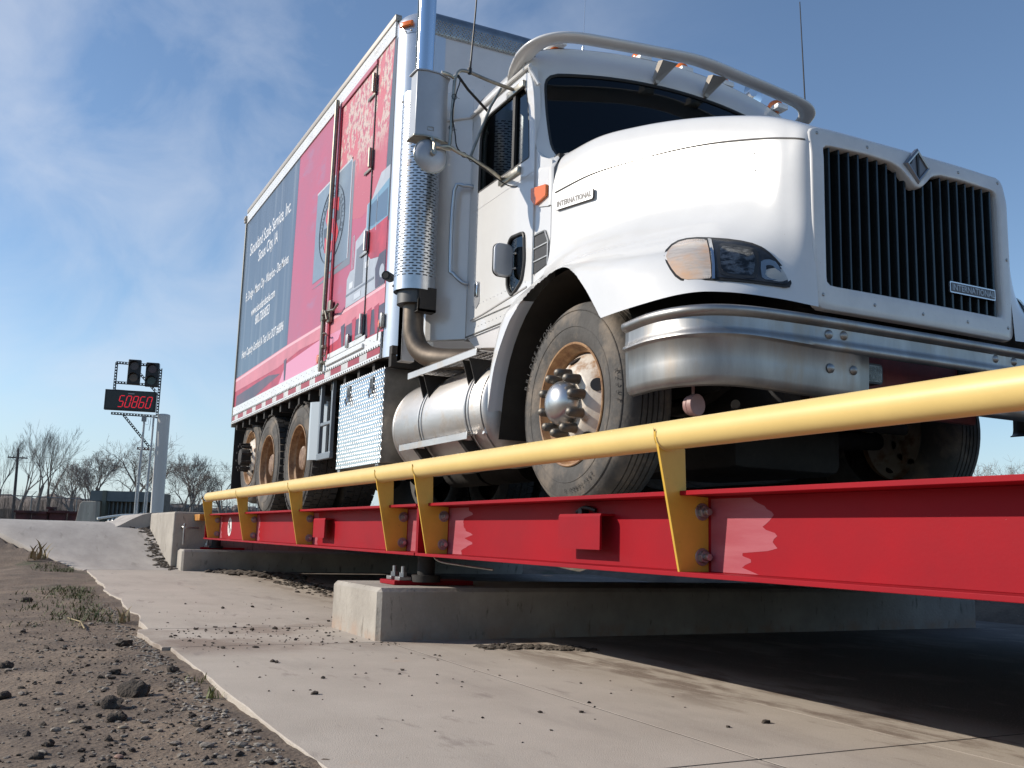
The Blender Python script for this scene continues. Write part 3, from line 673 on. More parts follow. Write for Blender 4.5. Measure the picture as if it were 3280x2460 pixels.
# ------------------------------------------------------------------ hood with fenders
# control grid: rows = levels from the lower edge up to the crown, columns from the nose centre round the corner to the cowl
S2 = {}
def side_y(x): return 2.46 + .254 * (x + 4.44)
C = [
 [(-2.925, 3.48, .970), (-2.922, 3.1, .970), (-2.920, 2.87, .972), (-2.915, 2.64, .975), (-2.955, 2.42, .978), (-3.08, 2.300, .980), (-3.42, 2.255, .978), (-3.80, 2.255, .975), (-4.15, 2.255, .975), (-4.46, 2.255, .975)],
 [(-2.930, 3.48, 1.06), (-2.928, 3.1, 1.06), (-2.925, 2.87, 1.06), (-2.945, 2.68, 1.06), (-3.025, 2.47, 1.06), (-3.150, 2.325, 1.06), (-3.46, 2.258, 1.06), (-3.80, 2.256, 1.06), (-4.15, 2.256, 1.06), (-4.46, 2.258, 1.06)],
 [(-2.932, 3.48, 1.14), (-2.932, 3.1, 1.14), (-2.930, 2.87, 1.14), (-2.975, 2.72, 1.14), (-3.08, 2.50, 1.14), (-3.215, 2.345, 1.14), (-3.50, 2.264, 1.14), (-3.81, 2.258, 1.14), (-4.15, 2.258, 1.14), (-4.46, 2.262, 1.14)],
 [(-2.935, 3.48, 1.22), (-2.935, 3.1, 1.22), (-2.935, 2.87, 1.22), (-2.998, 2.745, 1.22), (-3.13, 2.55, 1.22), (-3.28, 2.385, 1.215), (-3.54, 2.282, 1.21), (-3.82, 2.264, 1.21), (-4.15, 2.264, 1.21), (-4.46, 2.275, 1.21)],
 [(-2.938, 3.48, 1.30), (-2.938, 3.1, 1.30), (-2.938, 2.87, 1.30), (-3.015, 2.768, 1.30), (-3.17, 2.63, 1.295), (-3.35, 2.47, 1.29), (-3.59, 2.345, 1.28), (-3.84, 2.29, 1.28), (-4.15, 2.286, 1.28), (-4.46, 2.31, 1.275)],
 [(-2.940, 3.48, 1.37), (-2.940, 3.1, 1.37), (-2.940, 2.87, 1.37), (-3.025, 2.783, 1.37), (-3.18, 2.70, 1.37), (-3.38, 2.58, 1.36), (-3.61, 2.455, 1.35), (-3.86, 2.365, 1.35), (-4.15, 2.34, 1.35), (-4.46, 2.36, 1.335)],
 [(-2.941, 3.48, 1.46), (-2.941, 3.1, 1.46), (-2.941, 2.87, 1.46), (-3.03, 2.79, 1.46), (-3.18, 2.745, 1.46), (-3.40, 2.67, 1.45), (-3.63, 2.585, 1.44), (-3.88, 2.49, 1.43), (-4.16, 2.425, 1.42), (-4.46, 2.415, 1.40)],
 [(-2.942, 3.48, 1.58), (-2.942, 3.1, 1.58), (-2.942, 2.87, 1.58), (-3.03, 2.797, 1.58), (-3.18, 2.768, 1.59), (-3.41, 2.712, 1.59), (-3.64, 2.655, 1.585), (-3.90, 2.585, 1.58), (-4.17, 2.512, 1.565), (-4.46, 2.455, 1.55)],
 [(-2.946, 3.48, 1.70), (-2.946, 3.1, 1.70), (-2.946, 2.87, 1.70), (-3.035, 2.812, 1.73), (-3.19, 2.778, 1.775), (-3.42, 2.720, 1.825), (-3.65, 2.663, 1.858), (-3.91, 2.597, 1.878), (-4.18, 2.528, 1.885), (-4.46, 2.462, 1.855)],
 [(-2.962, 3.48, 1.765), (-2.962, 3.1, 1.765), (-2.962, 2.90, 1.765), (-3.055, 2.840, 1.815), (-3.20, 2.803, 1.875), (-3.42, 2.748, 1.945), (-3.65, 2.692, 2.000), (-3.91, 2.628, 2.045), (-4.18, 2.562, 2.075), (-4.46, 2.50, 2.05)],
 [(-3.000, 3.48, 1.808), (-3.000, 3.1, 1.806), (-3.003, 2.96, 1.804), (-3.085, 2.90, 1.852), (-3.21, 2.865, 1.912), (-3.43, 2.815, 1.985), (-3.66, 2.76, 2.046), (-3.92, 2.70, 2.098), (-4.19, 2.64, 2.13), (-4.46, 2.60, 2.125)],
 [(-3.06, 3.48, 1.840), (-3.06, 3.2, 1.838), (-3.07, 3.08, 1.838), (-3.12, 3.04, 1.868), (-3.23, 3.02, 1.925), (-3.44, 2.99, 1.998), (-3.67, 2.96, 2.062), (-3.93, 2.93, 2.118), (-4.20, 2.89, 2.155), (-4.46, 2.88, 2.165)],
 [(-3.14, 3.48, 1.880), (-3.14, 3.44, 1.880), (-3.15, 3.46, 1.884), (-3.19, 3.47, 1.905), (-3.27, 3.48, 1.945), (-3.46, 3.48, 2.012), (-3.68, 3.48, 2.075), (-3.94, 3.48, 2.132), (-4.21, 3.48, 2.170), (-4.46, 3.48, 2.185)],
]
rows = [catmull(r, 5) for r in C]
HG = np.array([catmull([rows[i][j] for i in range(len(rows))], 5) for j in range(len(rows[0]))])       # [column, level, xyz]
HG[:, -1, 1] = YC
def hood_x(y, z):
    """x of the near hood / fender skin at lateral y and height z"""
    P = HG[:, :45].reshape(-1, 3); m_ = P[:, 0] > -3.75; P = P[m_]; d = (P[:, 1] - y) ** 2 + (P[:, 2] - z) ** 2
    i = np.argsort(d)[:4]; w_ = 1 / (d[i] + 1e-6); return float((P[i, 0] * w_).sum() / w_.sum())
if __name__ == '__main__':
    wmat = white
rowsF = [catmull(r, 12) for r in C]
HF = np.array([catmull([rowsF[i][j] for i in range(len(rowsF))], 10) for j in range(len(rowsF[0]))]); HF[:, -1, 1] = YC
ARCH = [tuple(p) for p in catmull([(-3.590, .93), (-3.622, .985), (-3.673, 1.048), (-3.757, 1.141), (-3.872, 1.242), (-4.007, 1.310), (-4.148, 1.336), (-4.31, 1.303), (-4.411, 1.25), (-4.50, 1.175), (-4.60, 1.07)], 12)]
def arch_top(x):
    if x > ARCH[0][0] or x < ARCH[-1][0]: return -1
    for (xa, za), (xb, zb) in zip(ARCH, ARCH[1:]):
        if xb <= x <= xa: return za + (zb - za) * (x - xa) / (xb - xa)
    return -1
AR = np.array(ARCH)
def hood_half(sgn):
    b = B(); nc, nl = HF.shape[:2]; V = [[None] * nl for _ in range(nc)]; ins = np.zeros((nc, nl), bool)
    for i in range(nc):
        for j in range(nl): ins[i, j] = HF[i, j, 2] < arch_top(HF[i, j, 0]) and HF[i, j, 1] < 2.55
    for i in range(nc):
        for j in range(nl):
            p = HF[i, j].copy()
            if ins[i, j]:
                nb = [(i + a, j + c_) for a in (-1, 0, 1) for c_ in (-1, 0, 1) if 0 <= i + a < nc and 0 <= j + c_ < nl]
                if any(not ins[q] for q in nb):
                    d = (AR[:, 0] - p[0]) ** 2 + (AR[:, 1] - p[2]) ** 2; k = int(np.argmin(d)); p[0], p[2] = AR[k]
                    if k == 0: p[2] = max(p[2], HF[i, 0, 2])
                    ins[i, j] = True; V[i][j] = 'edge', p
                    y = p[1] if sgn > 0 else 2 * YC - p[1]; V[i][j] = b.v((p[0], y, p[2])); continue
                V[i][j] = None; continue
            y = p[1] if sgn > 0 else 2 * YC - p[1]; V[i][j] = b.v((p[0], y, p[2]))
    for i in range(nc - 1):
        for j in range(nl - 1):
            if i < 24 and j < 82: continue                               # room for the grille surround
            q = [V[i][j], V[i + 1][j], V[i + 1][j + 1], V[i][j + 1]]; fl = [ins[i, j], ins[i + 1, j], ins[i + 1, j + 1], ins[i, j + 1]]
            if all(fl) or any(x is None for x in q): continue
            b.f(q)
    for v in [v for v in b.bm.verts if not v.link_faces]: b.bm.verts.remove(v)
    return b
for sgn in (1, -1):
    b = hood_half(sgn)
    h = ob('hood', b, white, tk, ang=70, weld=True)
    # fender tail behind the wheel
    inner = [(-4.442, 1.232), (-4.50, 1.175), (-4.581, 1.092), (-4.665, .98), (-4.718, .877), (-4.764, .71), (-4.801, .560)]
    outer = [(-4.862, .556), (-4.836, .70), (-4.790, .89), (-4.70, 1.11), (-4.610, 1.275), (-4.535, 1.375), (-4.442, 1.47)]
    IN_ = [tuple(p) for p in catmull(inner, 6)]; OU_ = [tuple(p) for p in catmull(outer, 6)][::-1]; G = []
    def yh(z): return float(np.interp(z, [1.0, 1.14, 1.21, 1.275, 1.335, 1.40, 1.55], [2.262, 2.264, 2.277, 2.312, 2.362, 2.417, 2.457]))
    for k in range(len(OU_)):
        u = k / (len(OU_) - 1); o2 = Vector(OU_[k]); i2 = Vector(IN_[min(len(IN_) - 1, round(u * (len(IN_) - 1)))]); row = [(i2.x + .02, 2.36, i2.y), (i2.x, yh(i2.y) + .012, i2.y), (i2.x - .004, yh(i2.y), i2.y + .004)]
        for t_ in (.25, .5, .75, .92):
            z = i2.y + (o2.y - i2.y) * t_; row.append((i2.x + (o2.x - i2.x) * t_, yh(z) + .012 * t_ ** 3, z))
        row += [(o2.x, yh(o2.y) + .022, o2.y), (o2.x - .003, yh(o2.y) + .045, o2.y - .001), (o2.x - .001, 2.50, o2.y - .002)]
        G.append([(p[0], p[1] if sgn > 0 else 2 * YC - p[1], p[2]) for p in row])
    b.bm.free() if False else None
    b = B(); b.grid(G); ob('fender_tail', b, white, tk, ang=60)
    # wheel well liner
    b = B(); R_ = .665; pts = [(WX + .01 + R_ * math.cos(a), .60 + R_ * math.sin(a) * 1.04) for a in [math.radians(22 + 152 * i / 20) for i in range(21)]]
    pts = pts + [(pts[-1][0] - .03, .52)]
    ya, yb = (2.29, 2.86) if sgn > 0 else (2 * YC - 2.86, 2 * YC - 2.29)
    b.grid([[(p[0], ya, p[1]), (p[0], (ya + yb) / 2, p[1]), (p[0], yb, p[1])] for p in pts]); b.ext([(-3.40, .9), (-3.40, 1.55), (-4.42, 1.60), (-4.95, 1.0), (-4.95, .7), (-3.55, .7)], 1, (yb if sgn > 0 else ya) - .006, (yb if sgn > 0 else ya) + .006)
    ob('wheel_well', b, mat('well_liner', (.030, .026, .02), .8, var=.5, vs=4), tk)
# panel seam of the hood (a dark groove line laid on the skin)
def skin_line(idx_level, i0, i1, off=.003):
    return [tuple(HF[i, idx_level] + np.array([0, -off, off * .3])) for i in range(i0, i1)]
grey_line = mat('panel_gap', (.12, .115, .11), .7)
b = B(); b.tube(skin_line(80, 26, HF.shape[0] - 1), .0034, 5); ob('hood_seam', b, grey_line, tk)
b = B()
for (yy, zz) in ((2.757, 1.70), (2.772, 1.70), (2.757, 1.63), (2.772, 1.635)):
    xx = -3.14 if yy > 2.76 else -3.20; p = min((q for q in HG[12:30, 30:42].reshape(-1, 3)), key=lambda q: (q[0] - xx) ** 2 + (q[2] - zz) ** 2); b.sphere((p[0], p[1] - .0005, p[2]), .0045, seg=8, rings=6)
ob('rivet_hole', b, black, tk)['kind'] = 'stuff'

# ------------------------------------------------------------------ grille
NS = 96; cc = (YC, 1.36)
inner = [(YC - .549, 1.075), (YC - .549, 1.690)]
inner += [(YC - .30, 1.697), (YC - .155, 1.690), (YC - .095, 1.670), (YC - .055, 1.630), (YC - .022, 1.603), (YC, 1.598), (YC + .022, 1.603), (YC + .055, 1.630), (YC + .095, 1.670), (YC + .155, 1.690), (YC + .30, 1.697), (YC + .549, 1.690), (YC + .549, 1.075)]
inner = inner[::1]
outer = rrect(YC, 1.370, 1.236, .802, .045, 6)
def face(y, z): return -2.935 + .012 * (1 - ((y - YC) / .62) ** 2) - .010 * sstep(1.62, 1.78, z) * 2
I_ = byangle(roundpoly(inner, [.03, .03] + [.02] * 11 + [.03, .03], 3), cc, NS * 2); O_ = byangle(outer, cc, NS * 2)
b = B(); G = []
for k in range(NS * 2 + 1):
    i_, o_2 = Vector(I_[k % (NS * 2)]), Vector(O_[k % (NS * 2)]); row = []
    def P3(p, dx): return (face(p[0], p[1]) + dx, p[0], p[1])
    d2 = (i_ - Vector(cc)).normalized() * .008
    row += [P3(i_ + d2 * .0, -.045), P3(i_, -.006), P3(i_ + d2 * .5, .0015), P3(i_ + d2, .004)]
    for s_ in (.33, .66): row.append(P3(i_.lerp(o_2, s_), .005))
    row += [P3(o_2 - d2, .004), P3(o_2 - d2 * .35, .002), P3(o_2, -.004), P3(o_2 + d2 * .4, -.03)]
    G.append(row)
b.grid(G); gs = ob('grille_surround', b, whitegrime, tk, ang=45, weld=True)
b = B()
for (y, z) in ((2.905, 1.742), (3.19, 1.735), (3.77, 1.735), (4.055, 1.742), (2.905, 1.03), (3.19, 1.022), (3.48, 1.02), (3.77, 1.022), (4.055, 1.03), (4.07, 1.36)):
    q = B(); q.sphere((face(y, z) + .006, y, z), .0075, (.5, 1, 1), 10, 8); ob('surround_screw', q, galv, gs)
b = B(); b.box(-3.10, -3.05, 2.90, 4.06, 1.0, 1.75); ob('radiator_screen', b, black, tk)
bar = mat('grille_bar', (.045, .055, .06), .22, .75, var=.2)
for k in range(19):
    y = YC - .549 + .549 * 2 * (k + .75) / 19.3; b = B(); zt = 1.70 if abs(y - YC) > .13 else 1.66
    b.ext([(-2.952, y + .006), (-2.9475, y + .004), (-2.9475, y - .004), (-2.952, y - .006), (-3.03, y - .019), (-3.035, y - .014), (-3.035, y + .001)], 2, 1.06, zt); ob('grille_bar', b, bar, tk, ang=30)
# diamond emblem
b = B(); cz = 1.700; xe = -2.921
def dia(s, x): return [b.v((x, YC + dy * s * .080, cz + dz * s * .084)) for dy, dz in ((0, 1), (1, 0), (0, -1), (-1, 0))]
A = dia(1.0, xe - .012); A2 = dia(1.0, xe + .006); A3 = dia(.86, xe + .012); A4 = dia(.74, xe + .010); A5 = dia(.72, xe + .004)
for p_, q_ in ((A, A2), (A2, A3), (A3, A4), (A4, A5)): b.bridge(p_, q_)
em = ob('emblem', b, mat('emblem_metal', (.30, .31, .33), .3, .9), tk, smooth=False)
b = B(); b.f([b.v((xe + .004, YC + dy * .72 * .08, cz + dz * .72 * .084)) for dy, dz in ((0, 1), (1, 0), (0, -1), (-1, 0))]); ob('emblem_field', b, mat('emblem_grey', (.16, .16, .17), .4, .4), em, smooth=False)
b = B()
b.ext([(YC - .009, cz + .052), (YC + .006, cz + .056), (YC + .004, cz - .056), (YC - .004, cz - .056)], 0, xe + .005, xe + .009)
b.ext([(YC - .050, cz + .001), (YC - .040, cz + .004), (YC - .030, cz + .032), (YC - .04, cz + .02)], 0, xe + .005, xe + .008); ob('emblem_mark', b, black, em, smooth=False)
# nameplate on the grille, low on the far side
plate_m = mat('nameplate_metal', (.55, .56, .58), .25, .9); plate_d = mat('nameplate_dark', (.02, .02, .025), .4)
np_ = B(); np_.ext(rrect(3.835, 1.178, .305, .052, .005), 0, -2.945, -2.936); o_p = ob('nameplate', np_, plate_m, tk, smooth=False)
np_ = B(); np_.ext(rrect(3.835, 1.178, .293, .041, .004), 0, -2.936, -2.9345); ob('nameplate_field', np_, mat('nameplate_fill', (.09, .085, .09), .4, .3), o_p, smooth=False)
text('nameplate_letters', 'INTERNATIONAL', .040, mat('letter_grey', (.30, .30, .31), .3, .7), o_p, (-2.934, 3.693, 1.164), (0, 1, 0), (0, 0, 1), .0015, .0006, .284)
# side nameplate on the hood
def hp(x, z):
    p = min(HG[25:, 28:42].reshape(-1, 3), key=lambda q: (q[0] - x) ** 2 + (q[2] - z) ** 2); return p[1]
ya_ = hp(-4.40, 1.78) - .009; yb_ = hp(-4.12, 1.78) - .009
xd = Vector((.292, yb_ - ya_, -.006)).normalized(); nd = Vector((xd.y, -xd.x, 0)).normalized()
def sp(u, v, n_): 
    p = Vector((-4.415, ya_, 1.747)) + xd * u + Vector((0, 0, 1)) * v + nd * n_; return p
def side_plate(name, u0, u1, v0, v1, r, n0, n1, m, par):
    q = B(); pts = rrect((u0 + u1) / 2, (v0 + v1) / 2, u1 - u0, v1 - v0, r, 4); A = [q.v(sp(u, v, n0)) for u, v in pts]; C_ = [q.v(sp(u, v, n1)) for u, v in pts]; q.bridge(A, C_); q.f(C_); q.f(A[::-1]); return ob(name, q, m, par, smooth=False)
nm = side_plate('nameplate', 0, .290, 0, .058, .012, 0, .008, plate_d, tk)
side_plate('nameplate_rim', .003, .287, .003, .055, .010, .008, .0085, plate_m, nm); side_plate('nameplate_field', .009, .281, .0135, .051, .004, .0085, .009, mat('plate_white', (.72, .73, .75), .35), nm); side_plate('nameplate_stripe', .009, .281, .0065, .0105, .001, .0085, .009, plate_d, nm)
text('nameplate_letters', 'INTERNATIONAL', .041, plate_d, nm, sp(.014, .0170, .0094), xd, (0, 0, 1), .0008, .0014, .262)

# ------------------------------------------------------------------ headlamps
HL = [(2.333, 1.168), (2.345, 1.195), (2.372, 1.215), (2.42, 1.226), (2.49, 1.226), (2.57, 1.222), (2.65, 1.213), (2.72, 1.196), (2.78, 1.168), (2.82, 1.140), (2.845, 1.115), (2.845, 1.098), (2.825, 1.087), (2.75, 1.084), (2.66, 1.082), (2.57, 1.075), (2.49, 1.066), (2.42, 1.058), (2.375, 1.062), (2.35, 1.085), (2.338, 1.125)]
P_FULL = [[(-3.292, 2.3643, 1.1995), (-3.3238, 2.3952, 1.2374), (-3.3528, 2.4457, 1.2797), (-3.3679, 2.4935, 1.3099), (-3.3519, 2.5288, 1.3215), (-3.309, 2.5552, 1.3187), (-3.2546, 2.5735, 1.3058), (-3.1744, 2.6082, 1.2846), (-3.1191, 2.6376, 1.2665), (-3.0782, 2.6613, 1.2488), (-3.0437, 2.6814, 1.2269), (-3.0161, 2.6968, 1.1995), (-2.9934, 2.7128, 1.1683), (-2.9763, 2.7269, 1.1384), (-2.9597, 2.7378, 1.1043), (-2.9457, 2.7427, 1.0781), (-2.933, 2.7388, 1.055), (-2.9229, 2.7191, 1.0343), (-2.9243, 2.6955, 1.0286), (-2.9456, 2.6087, 1.0312), (-2.9771, 2.5125, 1.0371), (-3.0079, 2.4542, 1.0407), (-3.0375, 2.4136, 1.0427), (-3.0773, 2.3681, 1.0411), (-3.1058, 2.3431, 1.0413), (-3.1315, 2.3312, 1.0506), (-3.1643, 2.3274, 1.0746), (-3.2057, 2.3325, 1.1141), (-3.2475, 2.3436, 1.1554)], [(-3.2184, 2.3922, 1.1795), (-3.2371, 2.4122, 1.2057), (-3.2501, 2.4438, 1.2336), (-3.2534, 2.4733, 1.2527), (-3.2414, 2.4988, 1.261), (-3.2166, 2.523, 1.2616), (-3.186, 2.5435, 1.2559), (-3.1384, 2.5784, 1.2451), (-3.1037, 2.6056, 1.2344), (-3.0768, 2.6264, 1.2227), (-3.0527, 2.643, 1.2071), (-3.0319, 2.6546, 1.1867), (-3.0134, 2.6654, 1.1627), (-2.9987, 2.6745, 1.1397), (-2.9844, 2.6813, 1.1135), (-2.9736, 2.6849, 1.0937), (-2.9645, 2.6827, 1.0765), (-2.9579, 2.6691, 1.0612), (-2.9589, 2.6514, 1.0569), (-2.9749, 2.5862, 1.0588), (-3.0008, 2.5155, 1.0639), (-3.0235, 2.471, 1.0664), (-3.044, 2.4389, 1.0673), (-3.0704, 2.4019, 1.065), (-3.0891, 2.3811, 1.0643), (-3.1065, 2.371, 1.0707), (-3.1298, 2.3675, 1.0883), (-3.1596, 2.3711, 1.1177), (-3.189, 2.3788, 1.148)], [(-3.1567, 2.427, 1.1636), (-3.167, 2.439, 1.1802), (-3.173, 2.4582, 1.1975), (-3.1733, 2.4763, 1.2093), (-3.166, 2.4934, 1.2149), (-3.1525, 2.5113, 1.2164), (-3.1361, 2.5277, 1.2142), (-3.1098, 2.5547, 1.2091), (-3.0899, 2.5752, 1.2033), (-3.0738, 2.5905, 1.1963), (-3.0586, 2.6023, 1.1864), (-3.0444, 2.6098, 1.1726), (-3.0306, 2.6159, 1.1562), (-3.0189, 2.6204, 1.1401), (-3.0073, 2.6233, 1.1219), (-2.9989, 2.6248, 1.1083), (-2.9924, 2.6231, 1.0967), (-2.9883, 2.6144, 1.0865), (-2.9893, 2.6031, 1.0838), (-3.0025, 2.5617, 1.0859), (-3.0224, 2.5166, 1.0902), (-3.038, 2.487, 1.092), (-3.0509, 2.4648, 1.0924), (-3.0664, 2.4383, 1.0901), (-3.0771, 2.423, 1.0889), (-3.0874, 2.4153, 1.0928), (-3.1018, 2.4124, 1.1043), (-3.1208, 2.4144, 1.1237), (-3.1392, 2.4191, 1.1434)], [(-3.1061, 2.4689, 1.1517), (-3.1106, 2.4745, 1.1597), (-3.113, 2.4838, 1.1681), (-3.1129, 2.4926, 1.1738), (-3.1099, 2.5015, 1.1768), (-3.1043, 2.5112, 1.178), (-3.0976, 2.5204, 1.1774), (-3.0864, 2.5352, 1.1756), (-3.0775, 2.5462, 1.1731), (-3.07, 2.5543, 1.1699), (-3.0625, 2.5603, 1.165), (-3.0551, 2.5638, 1.158), (-3.0472, 2.5661, 1.1495), (-3.0403, 2.5675, 1.1411), (-3.0331, 2.5679, 1.1315), (-3.028, 2.5679, 1.1243), (-3.0241, 2.5667, 1.1183), (-3.0221, 2.5624, 1.1132), (-3.0231, 2.5572, 1.112), (-3.0319, 2.5384, 1.1138), (-3.0437, 2.5171, 1.1167), (-3.052, 2.5026, 1.1177), (-3.0582, 2.4913, 1.1178), (-3.0652, 2.4773, 1.1163), (-3.0697, 2.4689, 1.1155), (-3.0742, 2.4646, 1.1172), (-3.0809, 2.4627, 1.1228), (-3.0898, 2.4635, 1.1323), (-3.0982, 2.4654, 1.142)]], (-3.0661, 2.5184, 1.1437)
P_TURN = [[(-3.2786, 2.366, 1.1937), (-3.3048, 2.3945, 1.2283), (-3.3269, 2.4334, 1.2625), (-3.3371, 2.4774, 1.2906), (-3.3236, 2.5108, 1.3025), (-3.2899, 2.5321, 1.2999), (-3.2518, 2.5461, 1.2907), (-3.2303, 2.5426, 1.2788), (-3.1612, 2.4994, 1.2154), (-3.0946, 2.4561, 1.1317), (-3.0513, 2.4246, 1.0643), (-3.0468, 2.4132, 1.0512), (-3.0739, 2.3811, 1.05), (-3.1084, 2.3498, 1.0507), (-3.1327, 2.3384, 1.0597), (-3.1643, 2.3352, 1.0836), (-3.2016, 2.339, 1.1181), (-3.2424, 2.3495, 1.1578)], [(-3.248, 2.3751, 1.1838), (-3.2651, 2.3948, 1.2086), (-3.2769, 2.4205, 1.2322), (-3.2792, 2.4492, 1.2509), (-3.2677, 2.4726, 1.2591), (-3.2452, 2.4902, 1.2582), (-3.2204, 2.5032, 1.2528), (-3.2067, 2.5024, 1.245), (-3.161, 2.4752, 1.2002), (-3.1111, 2.4431, 1.1376), (-3.0778, 2.4192, 1.0866), (-3.0748, 2.4109, 1.0768), (-3.0958, 2.3871, 1.0762), (-3.1216, 2.3632, 1.0766), (-3.1395, 2.3544, 1.0834), (-3.1633, 2.3521, 1.1014), (-3.1917, 2.3553, 1.1276), (-3.2222, 2.3634, 1.1574)], [(-3.2195, 2.3854, 1.1746), (-3.2295, 2.3976, 1.1906), (-3.2353, 2.4132, 1.2054), (-3.2346, 2.4305, 1.2169), (-3.2263, 2.4454, 1.2219), (-3.2123, 2.4576, 1.2217), (-3.1972, 2.4671, 1.2187), (-3.1891, 2.4674, 1.2139), (-3.162, 2.452, 1.1857), (-3.1288, 2.431, 1.1441), (-3.1054, 2.4144, 1.1094), (-3.1035, 2.4089, 1.1028), (-3.1181, 2.3933, 1.1026), (-3.1353, 2.3772, 1.1029), (-3.1473, 2.3713, 1.1075), (-3.1634, 2.37, 1.1198), (-3.1827, 2.3725, 1.1374), (-3.203, 2.378, 1.1573)], [(-3.1928, 2.3968, 1.1661), (-3.1973, 2.4025, 1.1739), (-3.1995, 2.4098, 1.1809), (-3.1985, 2.4179, 1.1864), (-3.1942, 2.4251, 1.1888), (-3.1874, 2.4313, 1.1888), (-3.1802, 2.4362, 1.1874), (-3.1766, 2.4366, 1.1852), (-3.1643, 2.4301, 1.1717), (-3.1477, 2.4197, 1.1509), (-3.1352, 2.4108, 1.1332), (-3.1341, 2.408, 1.1298), (-3.1418, 2.4003, 1.1298), (-3.1505, 2.3923, 1.13), (-3.1566, 2.3894, 1.1324), (-3.1649, 2.3889, 1.1387), (-3.1748, 2.3904, 1.1476), (-3.1849, 2.3932, 1.1576)]], (-3.168, 2.4092, 1.1583)
P_HEAD = [[(-3.2111, 2.559, 1.2779), (-3.1576, 2.5943, 1.2668), (-3.111, 2.6256, 1.2529), (-3.0762, 2.6494, 1.2382), (-3.0454, 2.6693, 1.2186), (-3.019, 2.6859, 1.1931), (-2.9953, 2.7043, 1.1621), (-2.9763, 2.72, 1.1294), (-2.9598, 2.7294, 1.0965), (-2.9455, 2.7307, 1.0698), (-2.9366, 2.7222, 1.0521), (-2.9362, 2.7018, 1.0439), (-2.9578, 2.6197, 1.0472), (-2.9871, 2.5211, 1.051), (-3.017, 2.4617, 1.0542), (-3.0329, 2.4383, 1.0556), (-3.0766, 2.4689, 1.1227), (-3.1361, 2.5105, 1.204)], [(-3.1453, 2.5525, 1.2352), (-3.1137, 2.5849, 1.2302), (-3.0852, 2.6132, 1.2224), (-3.063, 2.634, 1.213), (-3.0424, 2.651, 1.1994), (-3.0235, 2.6643, 1.1807), (-3.0054, 2.6778, 1.1574), (-2.9901, 2.6888, 1.1325), (-2.977, 2.6953, 1.1076), (-2.9668, 2.6969, 1.0877), (-2.961, 2.6914, 1.0747), (-2.9611, 2.6766, 1.0686), (-2.9775, 2.615, 1.0711), (-3.0001, 2.541, 1.0741), (-3.0201, 2.4941, 1.0756), (-3.0302, 2.4749, 1.076), (-3.0622, 2.4977, 1.1263), (-3.1026, 2.5262, 1.1856)], [(-3.0966, 2.5586, 1.1997), (-3.0797, 2.5831, 1.198), (-3.0639, 2.6044, 1.194), (-3.0512, 2.6199, 1.1886), (-3.0388, 2.6324, 1.1802), (-3.0268, 2.6416, 1.168), (-3.0143, 2.6504, 1.1523), (-3.0032, 2.6569, 1.1354), (-2.9935, 2.6605, 1.1184), (-2.9864, 2.6614, 1.105), (-2.9827, 2.658, 1.0964), (-2.9831, 2.6484, 1.0924), (-2.995, 2.6082, 1.0944), (-3.0112, 2.5596, 1.0967), (-3.0237, 2.5273, 1.0974), (-3.0295, 2.5137, 1.0974), (-3.0499, 2.5284, 1.1307), (-3.0742, 2.5456, 1.1692)], [(-3.0593, 2.5731, 1.1689), (-3.0524, 2.5866, 1.1686), (-3.0458, 2.5982, 1.1672), (-3.0403, 2.6066, 1.1648), (-3.0346, 2.6133, 1.1608), (-3.0288, 2.618, 1.1548), (-3.0222, 2.6222, 1.1469), (-3.0161, 2.6249, 1.1382), (-3.0106, 2.6263, 1.1295), (-3.0067, 2.6264, 1.1226), (-3.0047, 2.6247, 1.1182), (-3.005, 2.62, 1.1163), (-3.012, 2.6006, 1.1176), (-3.021, 2.577, 1.1191), (-3.0272, 2.5607, 1.1194), (-3.0299, 2.5537, 1.1193), (-3.0393, 2.5605, 1.1358), (-3.0502, 2.5682, 1.1545)]], (-3.0297, 2.5937, 1.1413)
P_RECT = [[(-3.1528, 2.5404, 1.2334), (-3.1588, 2.5652, 1.2514), (-3.1302, 2.5883, 1.2449), (-3.0705, 2.6377, 1.224), (-3.0511, 2.6542, 1.2136), (-3.0347, 2.6563, 1.1923), (-3.0084, 2.6375, 1.1323), (-2.9875, 2.6104, 1.0838), (-2.9768, 2.5846, 1.0606), (-2.9811, 2.5593, 1.0578), (-3.0158, 2.4766, 1.0613), (-3.0371, 2.4623, 1.0757), (-3.0607, 2.4688, 1.1058), (-3.1022, 2.4961, 1.1663)], [(-3.0901, 2.5432, 1.1842), (-3.0916, 2.5543, 1.1923), (-3.0812, 2.5687, 1.1907), (-3.0579, 2.5983, 1.1829), (-3.0495, 2.6077, 1.1782), (-3.0414, 2.6088, 1.1677), (-3.0254, 2.5973, 1.1368), (-3.0141, 2.5833, 1.1122), (-3.0102, 2.5717, 1.101), (-3.0134, 2.5598, 1.0999), (-3.031, 2.5182, 1.1017), (-3.0405, 2.51, 1.1086), (-3.0516, 2.5128, 1.1235), (-3.0708, 2.5255, 1.1533)]], (-3.0448, 2.5591, 1.1422)
